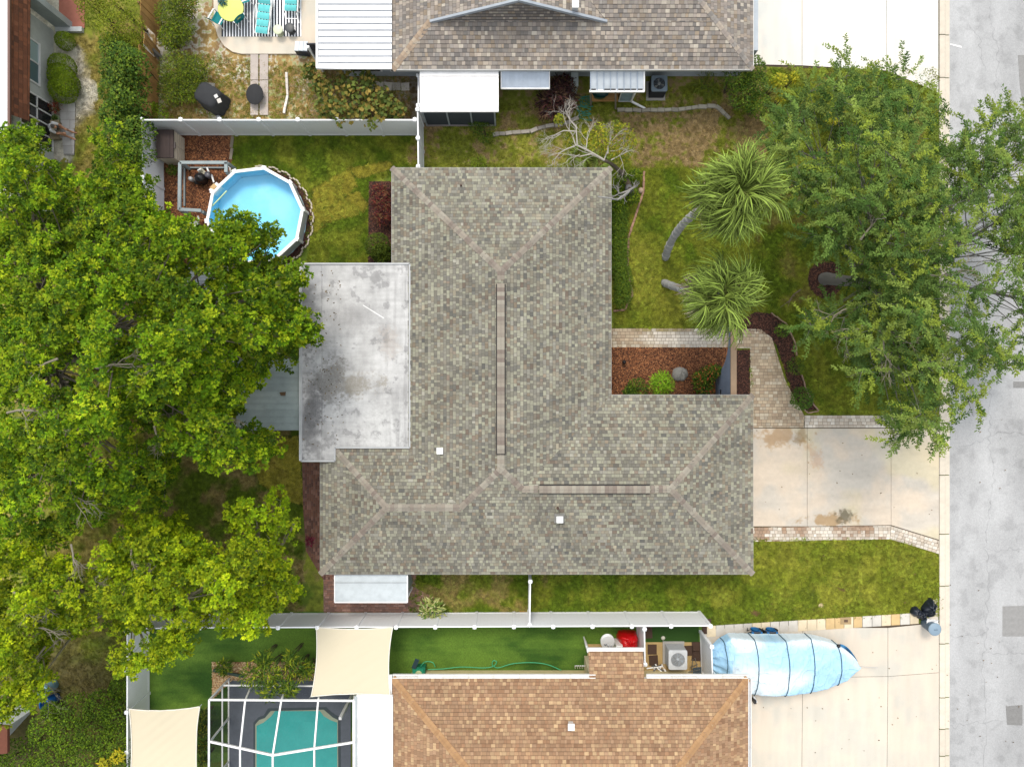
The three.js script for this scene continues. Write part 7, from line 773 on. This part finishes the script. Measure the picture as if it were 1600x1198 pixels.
const creaseT = texture(512, 512, (i, j) => { const x = i / 512, y = j / 512, a = 1 - Math.abs(2 * noise(x * 5 + y, y * 5, 921, 5) - 1), b = 1 - Math.abs(2 * noise(x * 11, y * 9 + 3, 922, 0) - 1); return 0.3 + 0.45 * a ** 6 + 0.25 * b ** 8; }, { srgb: false });
// covered boat on its trailer
{ const X0 = P(1113, 1042, 1).x, X1 = P(1341, 1042, 1).x, L = X1 - X0, zc = P(0, 1042, 1.2).z, g = thing('covered_boat', 'motor boat under a pale blue tarpaulin on the cream driveway', 'boat', [(X0 + X1) / 2, 0, zc]); R = rngOf(841);
  const hw = (t) => 1.28 * Math.min(1, Math.pow(t / 0.16 + 0.16, 0.5)) * (t > 0.62 ? Math.pow(Math.max(0, 1 - Math.pow((t - 0.62) / 0.38, 2.0)), 0.62) : 1), top = (t) => 1.25 + 0.45 * Math.exp(-Math.pow((t - 0.4) / 0.22, 2)) - (t < 0.1 ? (0.1 - t) * 6 : 0);
  const S = (t, s, lift = 0) => { const w = Math.max(0.02, hw(t)), a = s * 2 - 1, k = Math.abs(a), y0 = 0.5, e = Math.pow(k, 3.2), tx = t * L, rg = (q) => 1 - Math.abs(2 * q - 1), wr = 0.06 * (noise(tx * 1.6, a * 2.2 + 4, 31) - 0.5) + 0.05 * Math.pow(rg(noise(tx * 2.2 + a * 2.5, a * 1.2 - tx * 0.7 + 9, 33)), 5) + 0.04 * Math.pow(rg(noise(tx * 3.4 - a * 2, a * 1.7 + 19, 37)), 6) - 0.05 * Math.exp(-Math.pow(Math.min(...[0.075, 0.27, 0.475, 0.665, 0.855].map((q) => Math.abs(t - q))) * 30, 2)) + (t < 0.13 ? 0.07 * Math.sin(a * 17 + t * 16) * (1 - t / 0.13) : 0), y = k < 0.8 ? top(t) - 0.22 * (k / 0.8) ** 2 : (top(t) - 0.22) + (y0 - top(t) + 0.22) * ((k - 0.8) / 0.2), z = Math.sign(a) * w * (k < 0.8 ? k / 0.8 * 0.97 : 0.97 + 0.03 * (k - 0.8) / 0.2), yy = Math.max(0.35, y + wr + lift); return new THREE.Vector3(X0 + tx, yy, zc + z * (1 + lift) + (t < 0.3 ? (0.3 - t) * -0.25 : 0)); };
  const tc = [0.34, 0.58, 0.80], tw = [0.68, 0.77, 0.84]; put('tarpaulin', new MB().grid(110, 44, (u, v) => S(u, v), (u, v) => mixc(tc, tw, sstep(0.3, 0.7, noise(u * 5, v * 3, 35)) * 0.85 * (u > 0.12 ? 1 : 0))), SM({ roughness: 0.5, side: THREE.DoubleSide, map: rep(grain, 0.4), bumpMap: rep(creaseT, 0.5), bumpScale: 0.05 }), g);
  for (const t of [0.075, 0.27, 0.475, 0.665, 0.855]) put('strap', new MB().tube(Array.from({ length: 33 }, (_, k) => S(t + 0.018 * Math.sin(k / 32 * Math.PI), k / 32, 0.022)), 0.02, 0.02, 5, ph(60, 100, 120)), cloth, g);
  put('hull', new MB().grid(40, 8, (u, v) => { const w = Math.max(0.01, hw(u) * 0.93), a = v * 2 - 1; return new THREE.Vector3(X0 + 0.1 + u * (L - 0.25), 0.25 + 0.5 * Math.abs(a), zc + a * w + (u < 0.3 ? (0.3 - u) * -0.25 : 0)); }, [0.6, 0.62, 0.64]), vinyl, g);
  const t = thing('boat_trailer', 'trailer wheels and fender showing beside the blue tarpaulin', 'trailer', P(1195, 992, 0)); for (const x of [1180, 1204]) { const q = P(x, 987, 0.3), w = new MB(); w.tube([q.clone().add(new THREE.Vector3(0, 0, -0.12)), q.clone().add(new THREE.Vector3(0, 0, 0.12))], 0.34, 0.34, 24, [0.03, 0.03, 0.035]); const wh = put('wheel', w, painted, t); put('hub', new MB().tube([q.clone().add(new THREE.Vector3(0, 0, -0.16)), q.clone().add(new THREE.Vector3(0, 0, -0.1))], 0.2, 0.2, 16, ph(20, 110, 170)), painted, t); put('tyre_cover', new MB().box(q.x, 0.45, q.z + 0.02, 0.5, 0.3, 0.22, ph(20, 120, 190)), cloth, t); } put('fender', new MB().bar(P(1173, 992.5, 0.62), P(1217, 992.5, 0.62), 0.14, 0.08, ph(200, 220, 226)), vinyl, t); put('frame', new MB().bar(P(1160, 1002, 0.3), P(1250, 1003, 0.3), 0.08, 0.1, [0.7, 0.7, 0.7]).tube([P(1158, 1000, 0.3), P(1164, 989, 0.5), P(1174, 985, 0.6)], 0.03, 0.03, 6, [0.25, 0.22, 0.18]).bar(P(1170, 994, 0.6), P(1180, 1002, 0.8), 0.08, 0.06, [0.1, 0.1, 0.1]), painted, t);
  put('tongue', new MB().bar(P(1330, 1040, 0.35), P(1372, 1043, 0.3), 0.02, 0.02, [0.4, 0.4, 0.4]), painted, t); const m = new MB(); m.grid(12, 6, (u, v) => P(1312 + u * 28, 1008 + u * u * 26 + v * 7 - 2, 0.9 - v * 0.4 + 0.08 * Math.sin(u * 12)), ph(90, 180, 236)); put('tarpaulin_flap', m, cloth, g); put('jack', new MB().tube([P(1308, 1009, 0.4), P(1311, 1009, 1.1)], 0.09, 0.08, 10, BLACK), painted, t); put('jack_stand', new MB().box(P(1176, 1091).x, 0.2, P(0, 1091).z, 0.1, 0.4, 0.16, BLACK).bar(P(1178, 1088, 0.3), P(1183, 1097, 0.1), 0.07, 0.03, WHITE), painted, t); }
// rubbish at the kerb
{ const q = P(1445, 970, 0), g = thing('rubbish_bin', 'grey round rubbish bin with its lid on beside black bags', 'bin', q); const T = P(1462, 983.5, 0.92); put('body', new MB().tube([P(1446, 973, 0.0).setY(0.02), T.clone().setY(0.86)], 0.22, 0.27, 24, ph(92, 112, 132)), vinyl, g); put('lid', new MB().lathe(T.x, 0.86, T.z, [[0.29, 0], [0.3, 0.03], [0.27, 0.07], [0.1, 0.1], [0, 0.1]], 28, ph(140, 164, 184)), vinyl, g); put('handle', new MB().box(T.x, 0.97, T.z, 0.16, 0.03, 0.04, ph(120, 144, 164)), painted, g);
  const bag = (label, x, y, sx, sy, sz, ry, seed, c = [0.012, 0.016, 0.026]) => { const p = P(x, y, sy * 0.6), b = new MB(); b.grid(30, 16, (u, v) => { const a = u * 6.2832, e = v * Math.PI / 2, k = 1 + 0.35 * (noise(Math.cos(a) * 2.5 + seed, Math.sin(a) * 2.5 + v * 3, seed) - 0.5) + 0.07 * Math.sin(a * 7 + v * 4), X = Math.cos(a) * Math.pow(Math.cos(e), 0.7) * sx * k, Z = Math.sin(a) * Math.pow(Math.cos(e), 0.7) * sz * k; return new THREE.Vector3(p.x + X * Math.cos(ry) - Z * Math.sin(ry), Math.sin(e) * sy * k, p.z + X * Math.sin(ry) + Z * Math.cos(ry)); }, c); const o = thing('rubbish_bag', label, 'bag', [p.x, 0, p.z]); put('bag', b, SM({ roughness: 0.28, side: THREE.DoubleSide }), o); put('knot', new MB().lathe(p.x, sy * 0.95, p.z, [[0.05, 0], [0.03, 0.05], [0.07, 0.1], [0, 0.11]], 8, mul(c, 1.4)), gloss, o); };
  bag('large black rubbish bag leaning on the kerb', 1455, 951, 0.26, 0.5, 0.42, 0.4, 5); bag('small black rubbish bag on the grass edge', 1434, 957, 0.24, 0.34, 0.22, 0.2, 8); bag('black rubbish bag between the small bag and the bin', 1442, 962, 0.24, 0.3, 0.2, 0.5, 11); solo('paper_bag', 'crumpled white paper bag beside the bin', 'bag', (() => { const p = P(1456, 969, 0.5); return new MB().grid(10, 6, (u, v) => new THREE.Vector3(p.x + (u - 0.5) * 0.52, 0.62 - v * 0.12 + 0.06 * noise(u * 5, v * 5, 3), p.z + (v - 0.5) * 0.24 + u * 0.06), [0.8, 0.8, 0.8]); })(), cloth); sheet('kerb_apron', 'small curved concrete apron beside the rubbish bags', 'pavement', poly([[1448, 944], [1456, 937], [1466, 934], [1466, 976], [1446, 980]]), 0.03, concreteM); }
{ const q = P(1321, 969, 0), g = thing('water_meter', 'small square water meter box in the edging pavers', 'meter box', q); put('lid', new MB().box(q.x, 0.07, q.z, 0.5, 0.02, 0.32, ph(186, 160, 120)), matte, g); put('hatch', new MB().box(q.x, 0.083, q.z, 0.18, 0.012, 0.12, [0.1, 0.06, 0.04]), matte, g); const s = P(1283, 946, 0); solo('sprinkler', 'round cream sprinkler head in the narrow lawn', 'sprinkler', new MB().lathe(s.x, 0, s.z, [[0.12, 0], [0.12, 0.03], [0.05, 0.035], [0.05, 0.05], [0, 0.05]], 16, [0.5, 0.4, 0.25]), matte); R = rngOf(842); for (const [x, y, l] of [[1180, 957, 'bare earth molehill near the boat end of the lawn'], [1317, 920, 'bare earth patch in the middle of the narrow lawn']]) { const m = P(x, y, 0), b = new MB(); b.grid(14, 5, (u, v) => { const a = u * 6.2832, k = (1 - v) * 0.26 * (1 + 0.5 * (noise(Math.cos(a) * 2 + 5, Math.sin(a) * 2 + x, 9) - 0.5)); return new THREE.Vector3(m.x + Math.cos(a) * k, 0.005 + v * 0.05, m.z + Math.sin(a) * k * 0.7); }, ph(120, 84, 58)); solo('earth_mound', l, 'mound', b, bark, null, { kind: 'stuff' }); } }
// barrels at the lower left, person by the white house
for (const [x, y, c, l] of [[66, 1081, ph(120, 160, 176), 'grey blue barrel under the bare branches'], [69, 1102, ph(10, 92, 170), 'bright blue barrel by the lower left white wall']]) { const q = P(x, y, 0.8), g = thing('barrel', l, 'barrel', [q.x, 0, q.z]); put('body', new MB().lathe(q.x, 0, q.z, [[0.22, 0], [0.25, 0.2], [0.27, 0.4], [0.25, 0.6], [0.24, 0.8], [0.2, 0.79], [0.18, 0.5], [0, 0.5]], 20, c), vinyl, g); put('rim', new MB().lathe(q.x, 0.78, q.z, [[0.25, 0], [0.26, 0.03], [0.22, 0.04]], 20, mul(c, 1.3)), vinyl, g); }
{ const base = P(92, 206, 0), g = thing('person', 'person in a white shirt sitting bent forward by the glass doors', 'person', [base.x, 0, base.z]);
  const J = { hip: [0.02, 0.45, 0], chest: [0.16, 0.82, 0], neck: [0.3, 0.98, 0], head: [0.42, 1.06, 0], s1: [0.22, 0.9, -0.2], s2: [0.22, 0.9, 0.2], e1: [0.42, 0.66, -0.24], e2: [0.42, 0.66, 0.24], h1: [0.66, 0.58, -0.12], h2: [0.66, 0.58, 0.12], p1: [0.02, 0.45, -0.1], p2: [0.02, 0.45, 0.1], k1: [0.46, 0.52, -0.17], k2: [0.46, 0.52, 0.17], a1: [0.72, 0.09, -0.15], a2: [0.78, 0.09, 0.17], t1: [0.94, 0.05, -0.17], t2: [1.0, 0.05, 0.19] };
  const field = (bones, cell, lo, hi, col) => { const n = Math.ceil(Math.max(hi[0] - lo[0], hi[1] - lo[1], hi[2] - lo[2]) / cell), S = n * cell, mc = new MarchingCubes(n, new THREE.MeshBasicMaterial(), false, false, 90000); mc.isolation = 0; const V3 = (a) => new THREE.Vector3(...a), ab = new THREE.Vector3(), ap = new THREE.Vector3();
    for (let k = 0; k < n; k++) for (let j = 0; j < n; j++) for (let i = 0; i < n; i++) { const p = new THREE.Vector3(lo[0] + S * i / n, lo[1] + S * j / n, lo[2] + S * k / n); let s = 0; for (const [a, ra, b, rb] of bones) { const A = V3(a); ab.subVectors(V3(b), A); ap.subVectors(p, A); const t = Math.min(1, Math.max(0, ap.dot(ab) / (ab.lengthSq() || 1))), d = p.distanceTo(A.addScaledVector(ab, t)) - (ra + (rb - ra) * t); s += Math.exp(-d * 45); } mc.field[i + j * n + k * n * n] = Math.log(s) / 45; }
    mc.update(); const c = mc.count, gg = new THREE.BufferGeometry(), pos = new Float32Array(c * 3), cl = new Float32Array(c * 3); for (let i = 0; i < c; i++) { for (let d = 0; d < 3; d++) pos[i * 3 + d] = lo[d] + (mc.positionArray[i * 3 + d] + 1) / 2 * S; cl.set(col, i * 3); } gg.setAttribute('position', new THREE.BufferAttribute(pos, 3)); gg.setAttribute('normal', new THREE.BufferAttribute(mc.normalArray.slice(0, c * 3), 3)); gg.setAttribute('color', new THREE.BufferAttribute(cl, 3)); gg.setAttribute('uv', new THREE.BufferAttribute(new Float32Array(c * 2), 2)); return gg; };
  const fing = []; for (const s of [-1, 1]) { const h = s < 0 ? J.h1 : J.h2; for (let f = 0; f < 4; f++) fing.push([[h[0] + 0.03, h[1], h[2] + (f - 1.5) * 0.02], 0.011, [h[0] + 0.1 - Math.abs(f - 1.4) * 0.008, h[1] - 0.03, h[2] + (f - 1.5) * 0.022], 0.008]); fing.push([[h[0], h[1], h[2] - s * 0.03], 0.012, [h[0] + 0.05, h[1] - 0.01, h[2] - s * 0.06], 0.009]); }
  put('body', field([[J.hip, 0.14, J.chest, 0.13], [J.chest, 0.12, J.neck, 0.055], [J.neck, 0.055, J.head, 0.09], [J.head, 0.095, [0.46, 1.03, 0], 0.085], [[0.53, 1.03, 0], 0.014, [0.545, 1.01, 0], 0.014], [J.s1, 0.055, J.e1, 0.042], [J.e1, 0.042, J.h1, 0.03], [J.s2, 0.055, J.e2, 0.042], [J.e2, 0.042, J.h2, 0.03], [J.p1, 0.09, J.k1, 0.06], [J.k1, 0.06, J.a1, 0.04], [J.a1, 0.04, J.t1, 0.034], [J.p2, 0.09, J.k2, 0.06], [J.k2, 0.06, J.a2, 0.04], [J.a2, 0.04, J.t2, 0.034], ...fing], 0.014, [-0.25, -0.02, -0.62], [1.06, 1.2, 0.62], ph(206, 152, 118)), SM({ roughness: 0.6 }), g, true);
  put('shirt', field([[[0.0, 0.46, 0], 0.17, J.chest, 0.17], [J.chest, 0.16, [0.26, 0.94, 0], 0.09], [J.s1, 0.085, [0.34, 0.76, -0.23], 0.07], [J.s2, 0.085, [0.34, 0.76, 0.23], 0.07]], 0.02, [-0.25, 0.25, -0.5], [0.6, 1.15, 0.5], [0.72, 0.73, 0.75]), cloth, g, true); put('shorts', field([[J.p1, 0.115, [0.3, 0.5, -0.14], 0.085], [J.p2, 0.115, [0.3, 0.5, 0.14], 0.085], [J.hip, 0.16, J.hip, 0.16]], 0.02, [-0.25, 0.25, -0.4], [0.5, 0.75, 0.4], ph(120, 116, 108)), cloth, g, true); put('hair', field([[[0.38, 1.09, 0], 0.1, [0.42, 1.09, 0], 0.1]], 0.012, [0.2, 0.93, -0.2], [0.6, 1.26, 0.2], ph(110, 104, 98)), bark, g, true); g.scale.setScalar(0.88); g.rotation.y = -0.25;
  const st = thing('garden_bench', 'low pale bench under the sitting person', 'bench', P(92, 206, 0)); put('seat', new MB().box(P(91, 206).x, 0.28, P(0, 206).z, 0.42, 0.05, 0.9, ph(186, 170, 140)), matte, st); for (const s of [-1, 1]) put('leg', new MB().box(P(91, 206).x, 0.13, P(0, 206).z + s * 0.36, 0.36, 0.26, 0.07, ph(160, 146, 120)), matte, st); const po = P(84, 184, 0.3); const fp = thing('flower_pot', 'small round green bowl planter by the glass doors', 'planter', [po.x, 0, po.z]); put('bowl', new MB().lathe(po.x, 0, po.z, [[0.12, 0], [0.19, 0.2], [0.2, 0.25], [0.17, 0.24], [0, 0.2]], 18, ph(150, 170, 130)), painted, fp); R = rngOf(850); const lf = new MB(); leafBlob(lf, new THREE.Vector3(po.x, 0.26, po.z), 0.14, 0.08, 0.14, 120, 0.07, 0.04, DKG, { shell: 0.1 }); put('foliage', lf, leafM, fp, false, 'stuff'); }
// loose leaves fallen on the paving and street
scatter('fallen_leaves', [[11.5, 1.5], [24, 1.5], [24, 17.5], [11.5, 17.5]], 0.056, 0.55, new MB().box(0, 0, 0, 0.05, 0.006, 0.028, [1, 1, 1]).geo(), chipM, () => jit([0.12, 0.075, 0.03], 0.5), { seed: 861, label: 'small fallen leaves on the driveways and street', cat: 'leaves', tilt: 0.2 });

scatter('leaf_litter', [[-9.0, -5.0], [-7.4, -5.0], [-7.2, 2.6], [-9.0, 2.8]], 2.864, 9, new THREE.BoxGeometry(0.06, 0.006, 0.03), SM({ roughness: 0.95, vertexColors: false }), () => jit([0.1, 0.07, 0.03], 0.6), { seed: 862, label: 'dry leaves lying along the west edge of the flat roof', cat: 'leaves', tilt: 0.2 });

renderer.render(scene, camera);
